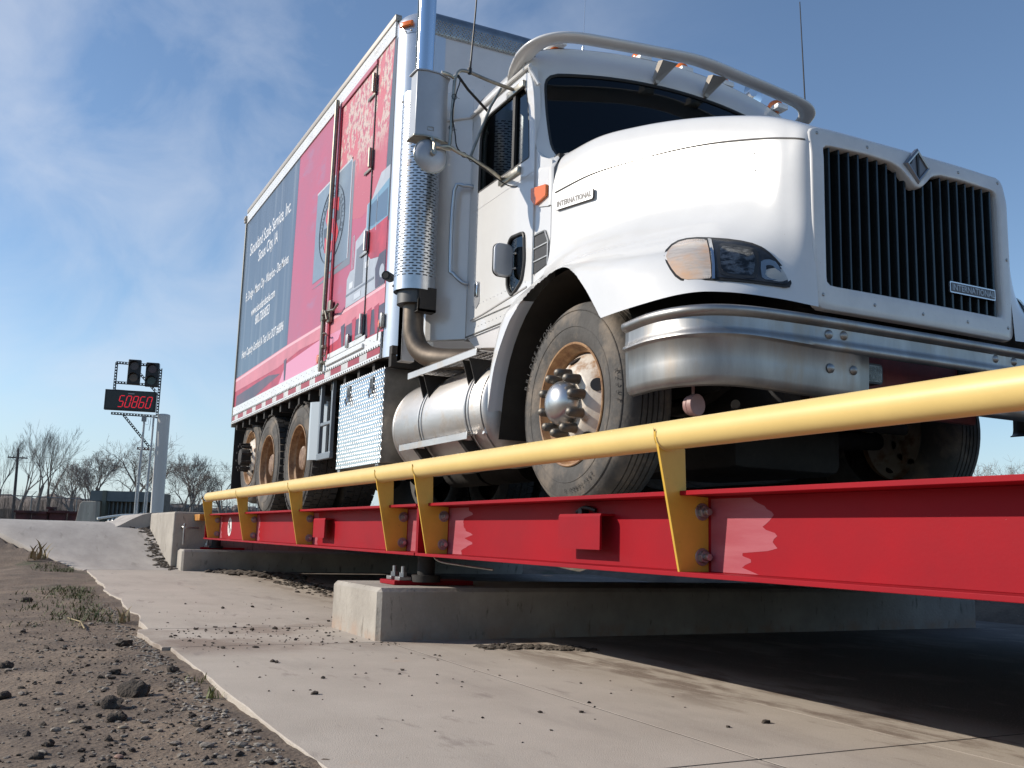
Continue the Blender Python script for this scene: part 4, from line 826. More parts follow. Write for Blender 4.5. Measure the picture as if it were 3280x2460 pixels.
P_RECT2 = [[(-3.1339, 2.5382, 1.2187), (-3.1371, 2.5574, 1.2321), (-3.1175, 2.5777, 1.229), (-3.0657, 2.6251, 1.2099), (-3.0506, 2.637, 1.1999), (-3.0377, 2.6372, 1.182), (-3.0138, 2.6192, 1.1308), (-2.9963, 2.597, 1.0917), (-2.9903, 2.5771, 1.0756), (-2.9944, 2.5579, 1.0736), (-3.0243, 2.4901, 1.0782), (-3.0405, 2.4779, 1.0893), (-3.057, 2.4802, 1.1092), (-3.0957, 2.5054, 1.1662)], [(-3.0846, 2.5419, 1.1779), (-3.0855, 2.5509, 1.1842), (-3.0779, 2.5626, 1.1835), (-3.0566, 2.5898, 1.1758), (-3.0497, 2.5963, 1.1712), (-3.0431, 2.5963, 1.1622), (-3.0292, 2.5858, 1.1359), (-3.0199, 2.5744, 1.1161), (-3.0176, 2.5651, 1.1083), (-3.0203, 2.556, 1.1075), (-3.0359, 2.5223, 1.11), (-3.0434, 2.5156, 1.1154), (-3.0512, 2.5165, 1.1253), (-3.0693, 2.5284, 1.1533)]], (-3.0467, 2.5542, 1.1419)
P_LOBE = [[(-3.0125, 2.6496, 1.1484), (-3.0113, 2.6653, 1.1586), (-3.0028, 2.6876, 1.1613), (-2.9904, 2.7064, 1.1519), (-2.9783, 2.7151, 1.1291), (-2.9689, 2.7161, 1.1059), (-2.9613, 2.7089, 1.0846), (-2.9567, 2.6912, 1.0678), (-2.9576, 2.6622, 1.0585), (-2.9656, 2.63, 1.0595), (-2.975, 2.6205, 1.0694), (-2.9989, 2.6355, 1.1139)], [(-2.9977, 2.6627, 1.1283), (-2.9973, 2.6707, 1.1334), (-2.9936, 2.6824, 1.135), (-2.988, 2.6922, 1.1305), (-2.9817, 2.6964, 1.1191), (-2.9765, 2.6965, 1.1073), (-2.9726, 2.6928, 1.0966), (-2.9709, 2.6845, 1.0884), (-2.9723, 2.6708, 1.084), (-2.9768, 2.655, 1.0847), (-2.981, 2.6498, 1.0895), (-2.9913, 2.656, 1.1113)]], (-2.9837, 2.6764, 1.1086)
P_DIV = [[(-3.2428, 2.5591, 1.2932), (-3.2237, 2.5624, 1.2859), (-3.1387, 2.5076, 1.2042), (-3.0787, 2.4658, 1.1228), (-3.0318, 2.4279, 1.0474), (-3.0384, 2.4191, 1.0476), (-3.0853, 2.4567, 1.1229), (-3.1473, 2.4982, 1.2049)], [(-3.1611, 2.5059, 1.2191), (-3.1543, 2.5095, 1.2166), (-3.1224, 2.4905, 1.1805), (-3.093, 2.47, 1.1401), (-3.0688, 2.4506, 1.1017), (-3.0721, 2.4461, 1.1017), (-3.0963, 2.4655, 1.1402), (-3.1265, 2.4856, 1.1808)]], (-3.1081, 2.475, 1.1578)
def patch_mesh(data, off, cen_off=None):
    """a lens: outline and inner rings lie on the fender skin, lifted by off along the outward direction"""
    R, c_ = data; b = B(); nd_ = Vector((.72, -.69, 0)); V = []
    for k, ring_ in enumerate(R):
        o_ = off + .0035 + (cen_off or 0) * (1 - (1 - k / len(R)) ** 2) ; V.append([b.v(Vector(p) + nd_ * o_) for p in ring_])
    ctr = b.v(Vector(c_) + nd_ * (off + .0035 + (cen_off or 0)))
    for a_, c2_ in zip(V, V[1:]): b.bridge(a_, c2_)
    n_ = len(V[-1])
    for i in range(n_): b.f([V[-1][i], V[-1][(i + 1) % n_], ctr])
    return b, V[0], nd_
def lens(name, data, off, m, par, dome=0.0, skirt=True, fl=None):
    b, edge, nd_ = patch_mesh(data, off, dome)
    if skirt:
        low_ = [b.v(v.co - nd_ * (off + .022)) for v in edge]; b.bridge(edge, low_)
    o = ob(name, b, m, par, ang=50)
    return o
P_FULL, P_TURN, P_HEAD = P_FULL, P_TURN, P_HEAD
turnm = mat('turn_lens', (.62, .55, .48), .22, coat=.8, var=.25, vs=14, stretch=(1, 1, 5)); layer(turnm, (.66, .42, .26), 6, .42, .62, seed=4)
dullchrome = mat('lamp_reflector', (.13, .13, .135), .30, .8, var=.5, vs=16)
def flip(d):
    R, c_ = d; return ([[mir(p) for p in r] for r in R], mir(c_))
for far in (False, True):
    F_ = (lambda d: d) if not far else flip
    if far: _nd = None
    hl = bpy.data.objects.new('headlamp', None); COL.objects.link(hl); hl.parent = tk
    if far:
        # the far headlamp is out of sight from here: same parts, mirrored
        src = [o for o in COL.objects if o.parent == hl0]
        for s0 in src:
            c2 = s0.copy(); c2.data = s0.data.copy(); COL.objects.link(c2); c2.parent = hl
            for v in c2.data.vertices: v.co.y = 2 * YC - v.co.y
            c2.data.flip_normals()
        break
    hl0 = hl
    lens('gasket', P_FULL, .002, rubber, hl)
    lens('bucket', P_HEAD, .005, dullchrome, hl, skirt=False)
    lens('lamp_frame', P_RECT, .0075, mat('lamp_frame_m', (.06, .06, .06), .35, .5), hl)
    rr_ = lens('sealed_beam', P_RECT2, .0095, mat('sealed_beam_m', (.40, .40, .40), .16, .9, col2=(.05, .05, .05), vs=26, c2=(.44, .56), stretch=(1, 1, 1.6)), hl, dome=.006)
    lens('cornering_reflector', P_LOBE, .008, chrome, hl, dome=-.004, skirt=False)
    lens('lamp_cover', P_HEAD, .015, lensm, hl, dome=.003, skirt=False)
    lens('turn_lens', P_TURN, .006, turnm, hl, dome=.006)
    lens('chrome_divider', P_DIV, .012, chrome, hl)
    b = B(); R0 = P_TURN[0][0]; nd_ = Vector((.72, -.69, 0)); tl, tr2, br2, bl2 = Vector(R0[4]), Vector(R0[7]), Vector(R0[11]), Vector(R0[14])
    for k in range(8):           # horizontal optics
        u = .08 + .84 * k / 7; b.tube([tr2.lerp(br2, u) + nd_ * .0125, (tr2.lerp(br2, u) * .4 + tl.lerp(bl2, u) * .6) + nd_ * .0165], .0020, 5)
    for k in range(8):
        u = .35 + .6 * k / 7; a_ = tl.lerp(tr2, u); c3 = bl2.lerp(br2, u); b.tube([a_ + nd_ * .0115, a_.lerp(c3, .5) + nd_ * .0155, c3 + nd_ * .0115], .0013, 5)
    ob('lens_optics', b, lensm, hl)

# ------------------------------------------------------------------ cab
ZS, ZR = 1.236, 2.728                           # sill and drip rail heights
YS = 2.46
def cabx(y, z):
    d = abs(y - YC); return -4.50 - .30 * (z - 2.2) - .12 * d * d - .06 * (max(0, (d - .93) / .09)) ** 2
# side panels with the door window; the door itself is a separate panel 3 mm proud
win = roundpoly([(-4.732, 2.160), (-4.752, 2.46), (-4.80, 2.640), (-5.36, 2.640), (-5.425, 2.54), (-5.425, 2.163)], [.01, .3, .09, .09, .05, .01], 5)
door_o = roundpoly([(-4.668, 1.330), (-4.664, 2.20), (-4.690, 2.55), (-4.76, 2.705), (-5.46, 2.705), (-5.50, 2.60), (-5.50, 1.330)], [.03, .4, .2, .05, .06, .05, .06], 5)
look = roundpoly([(-4.765, 1.722), (-4.94, 1.735), (-4.972, 1.68), (-4.965, 1.44), (-4.90, 1.374), (-4.775, 1.44), (-4.748, 1.55)], .035, 4)
for sgn in (1, -1):
    Y = (lambda y: y) if sgn > 0 else (lambda y: 2 * YC - y)
    side = [(-4.475, ZS + .08), (-4.475, 2.06), (-4.60, 2.12), (-4.675, 2.20), (-4.70, 2.55), (-4.745, ZR), (-5.56, ZR), (-5.56, ZS), (-4.62, ZS)]
    winhole = [(cx_ * 1.0, z_) for cx_, z_ in roundpoly([(-4.725, 2.15), (-4.745, 2.47), (-4.795, 2.65), (-5.37, 2.65), (-5.435, 2.54), (-5.435, 2.15)], .04, 4)]
    lookh = roundpoly([(-4.760, 1.727), (-4.945, 1.740), (-4.977, 1.68), (-4.97, 1.435), (-4.90, 1.369), (-4.77, 1.435), (-4.743, 1.55)], .035, 4)
    b = B(); b.plate(side, [winhole, lookh], lambda u, v: (u, Y(YS + .004), v), (0, .035 * sgn, 0)); ob('cab_side', b, white, tk, ang=30)
    dr = B(); dr.plate(door_o, [win, look], lambda u, v: (u, Y(YS - .006), v), (0, .012 * sgn, 0)); d_ob = ob('door', dr, white, tk, bev=.003, ang=30)
    # window glass, vent divider, rubber
    b = B(); b.plate(win, [], lambda u, v: (u, Y(YS + .008), v), (0, .003 * sgn, 0)); g_ = ob('side_window', b, glass, d_ob, smooth=False)
    b = B(); P_ = [(u, Y(YS + .002), v) for u, v in win]; b.tube(P_ + [P_[0]], .010, 6, cap=False); ob('window_seal', b, rubber, g_)
    b = B(); b.box(-4.955, -4.925, Y(YS - .001) - .008, Y(YS - .001) + .008, 2.16, 2.64); ob('window_divider', b, rubber, g_)
    b = B(); b.plate(look, [], lambda u, v: (u, Y(YS - .004), v), (0, .003 * sgn, 0)); g2 = ob('lookdown_window', b, glass, d_ob, smooth=False)
    b = B(); P_ = [(u, Y(YS - .008), v) for u, v in look]; b.tube(P_ + [P_[0]], .011, 8, cap=False); ob('window_seal', b, rubber, g2)
    # handle
    b = B(); b.plate(roundpoly([(-5.415, 1.575), (-5.352, 1.568), (-5.345, 1.43), (-5.40, 1.395), (-5.42, 1.43)], .02, 4), [], lambda u, v: (u, Y(YS - .0075), v), (0, -.002 * sgn, 0)); hb = ob('door_handle', b, mat('handle_recess', (.30, .31, .33), .4, .3), d_ob, smooth=False)
    b = B(); b.box(-5.405, -5.362, min(Y(YS - .022), Y(YS - .009)), max(Y(YS - .022), Y(YS - .009)), 1.475, 1.56, .006); ob('handle_paddle', b, chrome, hb)
    # mouldings low on the door
    b = B(); b.tube([(-4.72, Y(YS - .007), 1.392), (-5.30, Y(YS - .007), 1.345), (-5.47, Y(YS - .007), 1.340)], .006, 6); ob('door_moulding', b, mat('moulding_shadow', (.40, .39, .38), .5), d_ob)
    b = B(); b.tube([(-4.675, Y(YS - .0065), 2.055), (-5.49, Y(YS - .0065), 2.050)], .0016, 4); ob('belt_crease', b, mat('crease', (.55, .55, .56), .4), d_ob)
    b = B()
    for k in range(15):
        b.sphere((-4.74 - k * .05, Y(YS - .006), 1.425), .004, seg=6, rings=4); b.sphere((-4.70 - k * .052, Y(YS + .003), 1.290), .004, seg=6, rings=4)
    ob('rivet', b, mat('white_rivet', (.6, .6, .6), .4), d_ob)['kind'] = 'stuff'
    # lower cab skirt, tucked in below the sill
    b = B(); b.grid([[(-4.62, Y(YS + .008), 1.300), (-5.54, Y(YS + .008), 1.300)], [(-4.62, Y(YS + .012), ZS), (-5.54, Y(YS + .012), ZS)], [(-4.70, Y(2.545), 1.02), (-5.32, Y(2.545), 1.02)], [(-4.70, Y(2.60), 1.0), (-5.32, Y(2.60), 1.0)]]); ob('cab_skirt', b, cream, tk, ang=20)
    b = B(); b.box(-5.56, -4.52, min(Y(YS - .002), Y(YS + .004)), max(Y(YS - .002), Y(YS + .004)), ZS + .008, ZS + .014); ob('sill_joint', b, grey_line, tk)
    # drip rail
    b = B(); b.tube([(-4.70, Y(YS + .03), 2.60), (-4.745, Y(YS - .006), 2.70), (-4.79, Y(YS - .012), 2.728), (-5.40, Y(YS - .012), 2.730), (-5.56, Y(YS - .01), 2.728)], .013, 8, smooth=3); ob('drip_rail', b, white, tk)
    # amber turn lamp and cowl vent
    am_ = B(); P_ = roundpoly([(-4.672, 1.950), (-4.497, 1.922), (-4.497, 1.858), (-4.625, 1.838), (-4.672, 1.885)], .008, 3); am_.plate(P_, [], lambda u, v: (u, Y(YS + .004), v), (0, -.026 * sgn, 0)); al = ob('turn_lamp', am_, amber, tk, bev=.004)
    b = B(); b.plate(roundpoly([(-4.655, 1.668), (-4.52, 1.665), (-4.49, 1.60), (-4.49, 1.475), (-4.655, 1.45)], .02, 4), [], lambda u, v: (u, Y(YS + .001), v), (0, -.002 * sgn, 0)); v_ = ob('cowl_vent', b, black, tk, smooth=False)
    b = B(); b.box(-4.655, -4.49, min(Y(YS - .001), Y(YS - .006)), max(Y(YS - .001), Y(YS - .006)), 1.590, 1.597); b.box(-4.655, -4.49, min(Y(YS - .001), Y(YS - .006)), max(Y(YS - .001), Y(YS - .006)), 1.515, 1.522)
    b.tube([(u, Y(YS - .003), v) for u, v in [(-4.655, 1.45), (-4.655, 1.668), (-4.62, 1.672), (-4.53, 1.668), (-4.49, 1.60), (-4.49, 1.47)]], .006, 6); ob('vent_guard', b, galv, v_)
    # flared side extender behind the door
    b = B(); e0, e1 = (-5.56, Y(2.462)), (-5.765, Y(2.268)); e2 = (-5.80, Y(2.268)); e3 = (-5.60, Y(2.475))
    b.ext([e0, e1, e2, e3] if sgn > 0 else [e3, e2, e1, e0], 2, ZS, 2.925); ob('side_extender', b, white, tk, bev=.004)
    b = B(); b.tube([(-5.53, Y(2.45), ZR), (-5.57, Y(2.447), ZR - .002), (-5.77, Y(2.253), ZR - .002)], .011, 8); ob('extender_rail', b, white, tk)
    # grab bar
    gb = B(); gb.tube([(-5.52, Y(2.46), 2.235), (-5.535, Y(2.405), 2.235), (-5.595, Y(2.36), 2.21), (-5.60, Y(2.355), 1.72), (-5.585, Y(2.37), 1.66), (-5.54, Y(2.42), 1.595), (-5.53, Y(2.45), 1.592)], .013, 12, smooth=3); ob('grab_bar', gb, mat('grab_bar_m', (.45, .50, .55), .3, .8), tk)
# roof
def roof_row(x, dz=0, dy=0):
    pr = [(2.462, 2.690), (2.458, 2.735), (2.466, 2.790), (2.50, 2.842), (2.58, 2.880), (2.75, 2.915), (3.1, 2.950), (3.48, 2.965)]
    P_ = [(y + dy, z + dz * sstep(2.70, 2.86, z)) for y, z in pr]; P_ += [(2 * YC - y, z) for y, z in P_[-2::-1]]
    return [tuple(q) for q in [(x if x else cabx(max(2.462, min(2 * YC - 2.462, y)), z) + .02, y, z) for y, z in P_]]
R0 = catmull(roof_row(None), 4)
secs_ = [R0]
for x, dz in ((-4.84, .004), (-5.0, .006), (-5.25, .004), (-5.42, -.004), (-5.50, -.015), (-5.56, -.035), (-5.60, -.07), (-5.61, -.20)): secs_.append(catmull(roof_row(x, dz), 4))
b = B(); b.grid(secs_); ob('roof', b, white, tk, ang=60)
b = B(); b.box(-5.62, -5.57, 2.48, 4.48, ZS, 2.76); ob('cab_rear_wall', b, white, tk)
b = B(); b.box(-5.55, -4.45, 2.50, 4.46, ZS - .02, ZS + .02); ob('cab_floor', b, dark, tk)
b = B(); b.box(-4.52, -4.46, 2.50, 4.46, 1.25, 2.10); ob('firewall', b, dark, tk)
# windscreen frame and glass (lofted rings on the curved front surface)
gl_out = roundpoly([(2.532, 2.10), (2.528, 2.40), (2.552, 2.702), (3.0, 2.765), (3.48, 2.785), (3.96, 2.765), (4.408, 2.702), (4.432, 2.40), (4.428, 2.10)], [.12, .3, .10, .5, .3, .5, .10, .3, .12], 6)
fr_out = [(2.462, 1.95), (2.462, 2.30), (2.462, 2.690)] + [(y, z) for (_, y, z) in roof_row(None)[1:-1]] + [(4.498, 2.690), (4.498, 2.30), (4.498, 1.95)]
cen = (YC, 2.40); NN = 160
GI = byangle(gl_out, cen, NN); FO = byangle(fr_out, cen, NN)
b = B(); G = []
for k in range(NN + 1):
    i_, o_2 = Vector(GI[k % NN]), Vector(FO[k % NN]); row = []
    for s_, dx in ((0, -.020), (.0, -.004), (.06, .004), (.14, .006), (.3, .006), (.5, .006), (.7, .008), (.86, .012), (1.0, .02)):
        p = i_.lerp(o_2, s_); row.append((cabx(p.x, p.y) + dx, p.x, p.y))
    G.append(row)
b.grid(G); ob('windscreen_frame', b, white, tk, ang=40, weld=True)
b = B(); P_ = [(cabx(p[0], p[1]) - .002, p[0], p[1]) for p in GI]; b.tube(P_ + [P_[0]], .010, 6, cap=False); wsl = ob('windscreen_seal', b, rubber, tk)
b = B(); G = []
for k in range(NN + 1):
    i_ = Vector(GI[k % NN]); row = []
    for s_ in (0, .15, .3, .5, .7, .9, .999):
        p = i_.lerp(Vector(cen), s_); row.append((cabx(p.x, p.y) - .006, p.x, p.y))
    G.append(row)
b.grid(G); ob('windscreen', b, glass, tk, ang=60, weld=True)
# cowl between hood and windscreen pillar
for sgn in (1, -1):
    Y = (lambda y: y) if sgn > 0 else (lambda y: 2 * YC - y)
    b = B(); pr = [(2.456, 1.80), (2.456, 2.02), (2.49, 2.085), (2.56, 2.12), (2.75, 2.15), (3.48, 2.175)]
    G = []
    for x in (-4.46, -4.475, -4.50, -4.56, -4.62):
        G.append([(x - (.0 if z < 2.0 else 0), Y(y + (.012 if x > -4.47 else 0)), z - (.010 if x > -4.47 else 0) + (max(0, -4.50 - x) * .25)) for y, z in pr])
    b.grid(G); ob('cowl', b, white, tk, ang=50)
# seats and wheel seen dimly through the glass
fab = mat('seat_fabric', (.10, .10, .11), .9, var=.3)
for y in (2.95, 4.05):
    s_ = B(); s_.box(-5.30, -4.85, y - .24, y + .24, 1.55, 1.72, .04); st_ = ob('seat', s_, fab, tk)
    s_ = B(); s_.box(-5.42, -5.28, y - .24, y + .24, 1.70, 2.38, .05); ob('seat_back', s_, fab, st_)
    s_ = B(); s_.box(-5.40, -5.30, y - .13, y + .13, 2.38, 2.54, .04); ob('head_rest', s_, fab, st_)
b = B(); b.tube([(-4.80 + .10 * math.cos(a) * .6, 4.05 + .22 * math.sin(a), 2.02 + .20 * math.cos(a)) for a in [2 * PI * i / 32 for i in range(33)]], .014, 8); b.tube([(-4.80, 4.05, 2.02), (-4.62, 4.05, 1.80)], .025); ob('steering_wheel', b, black, tk)
b = B(); b.box(-4.76, -4.55, 2.52, 4.44, 1.80, 2.06, .03); ob('dashboard', b, black, tk)
b = B(); b.box(-5.56, -5.53, 2.50, 4.46, 1.25, 2.84); b.box(-5.53, -4.80, 2.50, 4.46, 2.82, 2.84); ob('cab_lining', b, mat('lining', (.035, .035, .035), .9), tk)
# visor
vp = [(-5.02, 2.452, 2.735), (-4.93, 2.440, 2.772), (-4.82, 2.440, 2.805), (-4.70, 2.452, 2.826), (-4.60, 2.505, 2.838), (-4.54, 2.62, 2.850), (-4.52, 2.85, 2.868), (-4.51, 3.15, 2.892), (-4.505, 3.48, 2.915)]
vpf = vp + [mir(p) for p in vp[-2::-1]]; Q = catmull(vpf, 5); b = B(); G = []
for i, p in enumerate(Q):
    p = Vector(p); t_ = (Vector(Q[min(i + 1, len(Q) - 1)]) - Vector(Q[max(i - 1, 0)])).normalized(); side_ = Vector((t_.y, -t_.x, 0)).normalized(); upn = Vector((0, 0, 1))
    tt = min(i, len(Q) - 1 - i); wv = min(1, .25 + tt / 14.0); sd = .056 * wv; hh = .008 + .018 * wv
    G.append([tuple(p + side_ * (math.cos(a) * sd) * (-1) + upn * (math.sin(a) * hh * (1.0 if math.sin(a) > 0 else .75)) + side_ * .0) for a in [2 * PI * k / 20 for k in range(20)]])
b.grid(G, close=True); b.f([b.v(q) for q in G[0]]); b.f([b.v(q) for q in G[-1]]); vs = ob('sun_visor', b, white, tk, ang=50, weld=True)
for sgn in (1, -1):
    for (x, y, z) in ((-4.90, 2.405, 2.787), (-4.98, 2.425, 2.757)):
        q = B(); q.sphere((x, y if sgn > 0 else 2 * YC - y, z), .009, (1, .5, 1), 10, 8); ob('visor_screw', q, dark, vs)
for y in (3.30, 3.68):
    q = B(); zz_ = 2.83; W_ = [q.v(p) for p in ((-4.665, y - .03, zz_ - .03), (-4.665, y + .01, zz_ - .03), (-4.56, y + .075, 2.895), (-4.55, y - .045, 2.885), (-4.68, y - .03, zz_), (-4.68, y + .01, zz_), (-4.60, y + .075, 2.91), (-4.60, y - .045, 2.90))]; [q.f([W_[k] for k in kk]) for kk in ((0, 1, 2, 3), (4, 7, 6, 5), (0, 4, 5, 1), (1, 5, 6, 2), (2, 6, 7, 3), (3, 7, 4, 0))]; q.cyl((-4.70, y - .01, zz_ - .03), (-4.655, y - .01, zz_ - .03), .016)
    ob('visor_brace', q, mat('brace_metal', (.45, .40, .34), .4, .7), vs, smooth=False)
for y in (2.64, 3.25, 3.57, 3.90, 4.36):
    z = 2.90 + .085 * (1 - ((y - YC) / 1.0) ** 2); q = B(); q.box(-4.86, -4.72, y - .045, y + .045, z - .02, z + .015, .006); lb = ob('clearance_lamp', q, white, tk)
    q = B(); q.sphere((-4.80, y, z + .020), .055, (1.05, .9, .85), 20, 12); ob('amber_dome', q, amber, lb)
q = B(); q.lathe([(.0, -.012), (.04, -.008), (.075, .0), (.078, .006), (.07, .01), (.001, .012)], (-4.86, 4.22, 3.03), 'x', 28); q.cyl((-4.86, 4.22, 3.0), (-4.86, 4.2, 2.93), .01); q.cyl((-4.80, 4.13, 2.965), (-4.74, 4.12, 2.965), .03); ob('spot_lamp', q, chrome, tk)
# hood mirror bracketed to the fender top
q = B(); G0 = rrect(2.386, 1.580, .120, .195, .04, 6); q.ext(G0, 0, -4.905, -4.88); hm = ob('convex_mirror', q, mirrorback, tk, bev=.008, ang=40)
q = B(); q.ext(rrect(2.386, 1.580, .124, .199, .04, 6), 0, -4.909, -4.902); ob('mirror_rim', q, rubber, hm)
for z in (1.625, 1.535): q = B(); q.tube([(-4.895, 2.44, z), (-4.86, 2.457, z)], .008, 6); ob('mirror_arm', q, chrome, hm)

# ------------------------------------------------------------------ west coast mirrors
def mirror_set(far):
    F_ = mir if far else (lambda p: p)
    mm_ = bpy.data.objects.new('mirror', None); COL.objects.link(mm_); mm_.parent = tk
    def bx(prof, z0, z1):
        q = B(); q.ext(prof if not far else [(x, 2 * YC - y) for x, y in prof][::-1], 2, z0, z1); return q
    # housing: chamfered back towards the front of the truck
    prof = [(-5.00, 1.838), (-4.965, 1.838), (-4.945, 1.885), (-4.945, 1.960), (-4.985, 2.040), (-5.055, 2.055), (-5.06, 1.838)]
    h_ = ob('housing', bx(prof, 2.252, 2.640), mirrorback, mm_, bev=.003, ang=30)
    prof2 = [(p[0] * 1.0, p[1]) for p in [(-5.005, 1.826), (-4.958, 1.830), (-4.937, 1.882), (-4.937, 1.963), (-4.975, 2.048), (-5.06, 2.066), (-5.07, 1.826)]]
    ob('housing_foot', bx(prof2, 2.240, 2.252), steeltube, mm_, bev=.002); ob('housing_cap', bx(prof2, 2.640, 2.647), mirrorback, mm_)
    q = B(); q.box(-5.066, -5.061, *(sorted((F_((0, 1.85, 0))[1], F_((0, 2.04, 0))[1]))), 2.26, 2.63); ob('mirror_glass', q, chrome, mm_)
    q = B(); q.tube([F_(p) for p in ((-4.9445, 1.905, 2.285), (-4.940, 1.908, 2.305), (-4.940, 1.940, 2.307), (-4.9445, 1.945, 2.287), (-4.9445, 1.905, 2.285))], .0025, 5); ob('maker_mark', q, galv, h_)
    # round convex mirror below
    q = B(); c_ = F_((-4.955, 1.938, 2.140)); q.lathe([(.001, .028), (.03, .027), (.062, .020), (.088, .008), (.098, -.004), (.101, -.010), (.098, -.016), (.001, -.016)], c_, 'x', 40); rm_ = ob('round_mirror', q, mirrorback, mm_, ang=50)
    q = B(); q.tube([(c_[0] - .006, c_[1] + .100 * math.cos(a), c_[2] + .100 * math.sin(a)) for a in [2 * PI * i / 40 for i in range(41)]], .0035, 6); ob('round_rim', q, steeltube, rm_)
    q = B(); q.cyl(F_((-4.925, 1.936, 2.142)), F_((-4.90, 1.936, 2.145)), .017, n=12); q.tube([F_(p) for p in ((-4.905, 1.936, 2.145), (-4.90, 1.935, 2.19), (-4.95, 1.93, 2.238))], .008, 8); q.tube([F_(p) for p in ((-4.93, 1.93, 2.235), (-4.915, 1.95, 2.18), (-4.93, 2.02, 2.19), (-4.95, 2.05, 2.20))], .011, 8); ob('mirror_clamp', q, steeltube, rm_)
    # tube frame
    top = [(-4.95, 1.98, 2.655), (-4.95, 2.03, 2.652), (-4.95, 2.065, 2.640), (-4.95, 2.078, 2.672), (-4.95, 2.105, 2.698), (-4.95, 2.165, 2.700), (-4.945, 2.26, 2.680), (-4.94, 2.40, 2.660), (-4.935, 2.44, 2.655)]
    q = B(); q.tube([F_(p) for p in top], .0105, 10, smooth=3); ob('mirror_arm', q, steeltube, mm_)
    q = B(); q.tube([F_(p) for p in ((-4.95, 2.066, 2.655), (-4.95, 2.060, 2.50), (-4.95, 2.050, 2.24), (-4.95, 2.045, 2.215))], .0105, 10); ob('mirror_arm', q, steeltube, mm_)
    q = B(); q.tube([F_(p) for p in ((-4.95, 1.94, 2.19), (-4.95, 2.00, 2.205), (-4.95, 2.045, 2.215), (-4.95, 2.10, 2.195), (-4.955, 2.20, 2.172), (-4.99, 2.33, 2.145), (-5.04, 2.42, 2.130), (-5.06, 2.45, 2.128))], .0115, 10, smooth=3); ob('mirror_arm', q, steeltube, mm_)
    q = B(); q.tube([F_(p) for p in ((-4.95, 2.183, 2.182), (-4.95, 2.20, 2.235), (-4.95, 2.30, 2.52), (-4.945, 2.365, 2.648))], .0085, 8); ob('mirror_strut', q, steeltube, mm_)
    q = B(); q.tube([F_(p) for p in ((-4.95, 2.08, 2.665), (-4.97, 2.16, 2.60), (-4.98, 2.30, 2.50))], .0080, 8); ob('mirror_strut', q, dark, mm_)
    q = B(); y0_, y1_ = sorted((F_((0, 2.435, 0))[1], F_((0, 2.457, 0))[1])); q.box(-5.02, -4.80, y0_, y1_, 2.620, 2.662, .004); ob('door_bracket', q, steeltube, mm_); q = B(); q.box(-5.10, -4.83, y0_, y1_, 2.098, 2.140, .006); ob('door_bracket', q, steeltube, mm_)
    q = B(); q.tube([F_(p) for p in ((-4.945, 2.078, 2.66), (-4.93, 2.09, 2.62), (-4.93, 2.072, 2.55), (-4.935, 2.060, 2.48), (-4.93, 2.05, 2.40), (-4.94, 2.075, 2.30), (-4.945, 2.10, 2.21), (-4.95, 2.20, 2.160), (-4.99, 2.33, 2.125), (-4.97, 2.42, 2.07), (-4.90, 2.45, 2.035), (-4.87, 2.455, 2.03))], .0042, 6, smooth=5); ob('mirror_cable', q, rubber, mm_)
    for p in ((-4.94, 2.062, 2.52), (-4.95, 2.056, 2.33), (-4.95, 2.14, 2.185), (-4.955, 2.19, 2.172)):
        q = B(); p = Vector(F_(p)); q.tube([p + Vector((0, .016 * math.cos(a), .016 * math.sin(a) * (1 if p.z > 2.3 else 1))) for a in [2 * PI * i / 12 for i in range(13)]], .002, 4); q.tube([p + Vector((0, .012, .0)), p + Vector((.01, .03, -.01))], .0012, 4); ob('cable_tie', q, rubber, mm_)
    # antenna
    q = B(); q.cyl(F_((-4.95, 2.158, 2.690)), F_((-4.95, 2.158, 2.725)), .013, n=10); q.cyl(F_((-4.95, 2.160, 2.725)), F_((-4.95, 2.163, 2.770)), .008, .006, n=10); q.tube([F_(p) for p in ((-4.95, 2.163, 2.77), (-4.95, 2.182, 3.10), (-4.95, 2.215, 3.9))], [.0062, .0052, .0035], 8); ob('whip_antenna', q, black, mm_)
mirror_set(False); mirror_set(True)
q = B(); q.cyl((-5.30, 3.137, 2.955), (-5.30, 3.137, 3.285), .010, .008); q.cyl((-5.30, 3.137, 3.285), (-5.30, 3.16, 4.2), .0028, .002, n=6); ob('roof_antenna', q, mat('antenna_steel', (.6, .62, .64), .3, .8), tk)

# ------------------------------------------------------------------ exhaust
SX, SY = -5.731, 2.17
ex = bpy.data.objects.new('exhaust', None); COL.objects.link(ex); ex.parent = tk
q = B(); q.cyl((SX, SY, 2.80), (SX, SY, 4.25), .0615, n=40); ob('stack_pipe', q, stackm, ex)
q = B(); q.tube([(SX + .005, SY - .063, 3.02), (SX + .005, SY - .064, 4.2)], .006, 6); ob('stack_seam', q, steeltube, ex)
q = B(); q.cyl((SX, SY, 1.45), (SX, SY, 2.84), .110, n=32); ob('muffler', q, mat('muffler_m', (.10, .10, .10), .5, .7), ex)
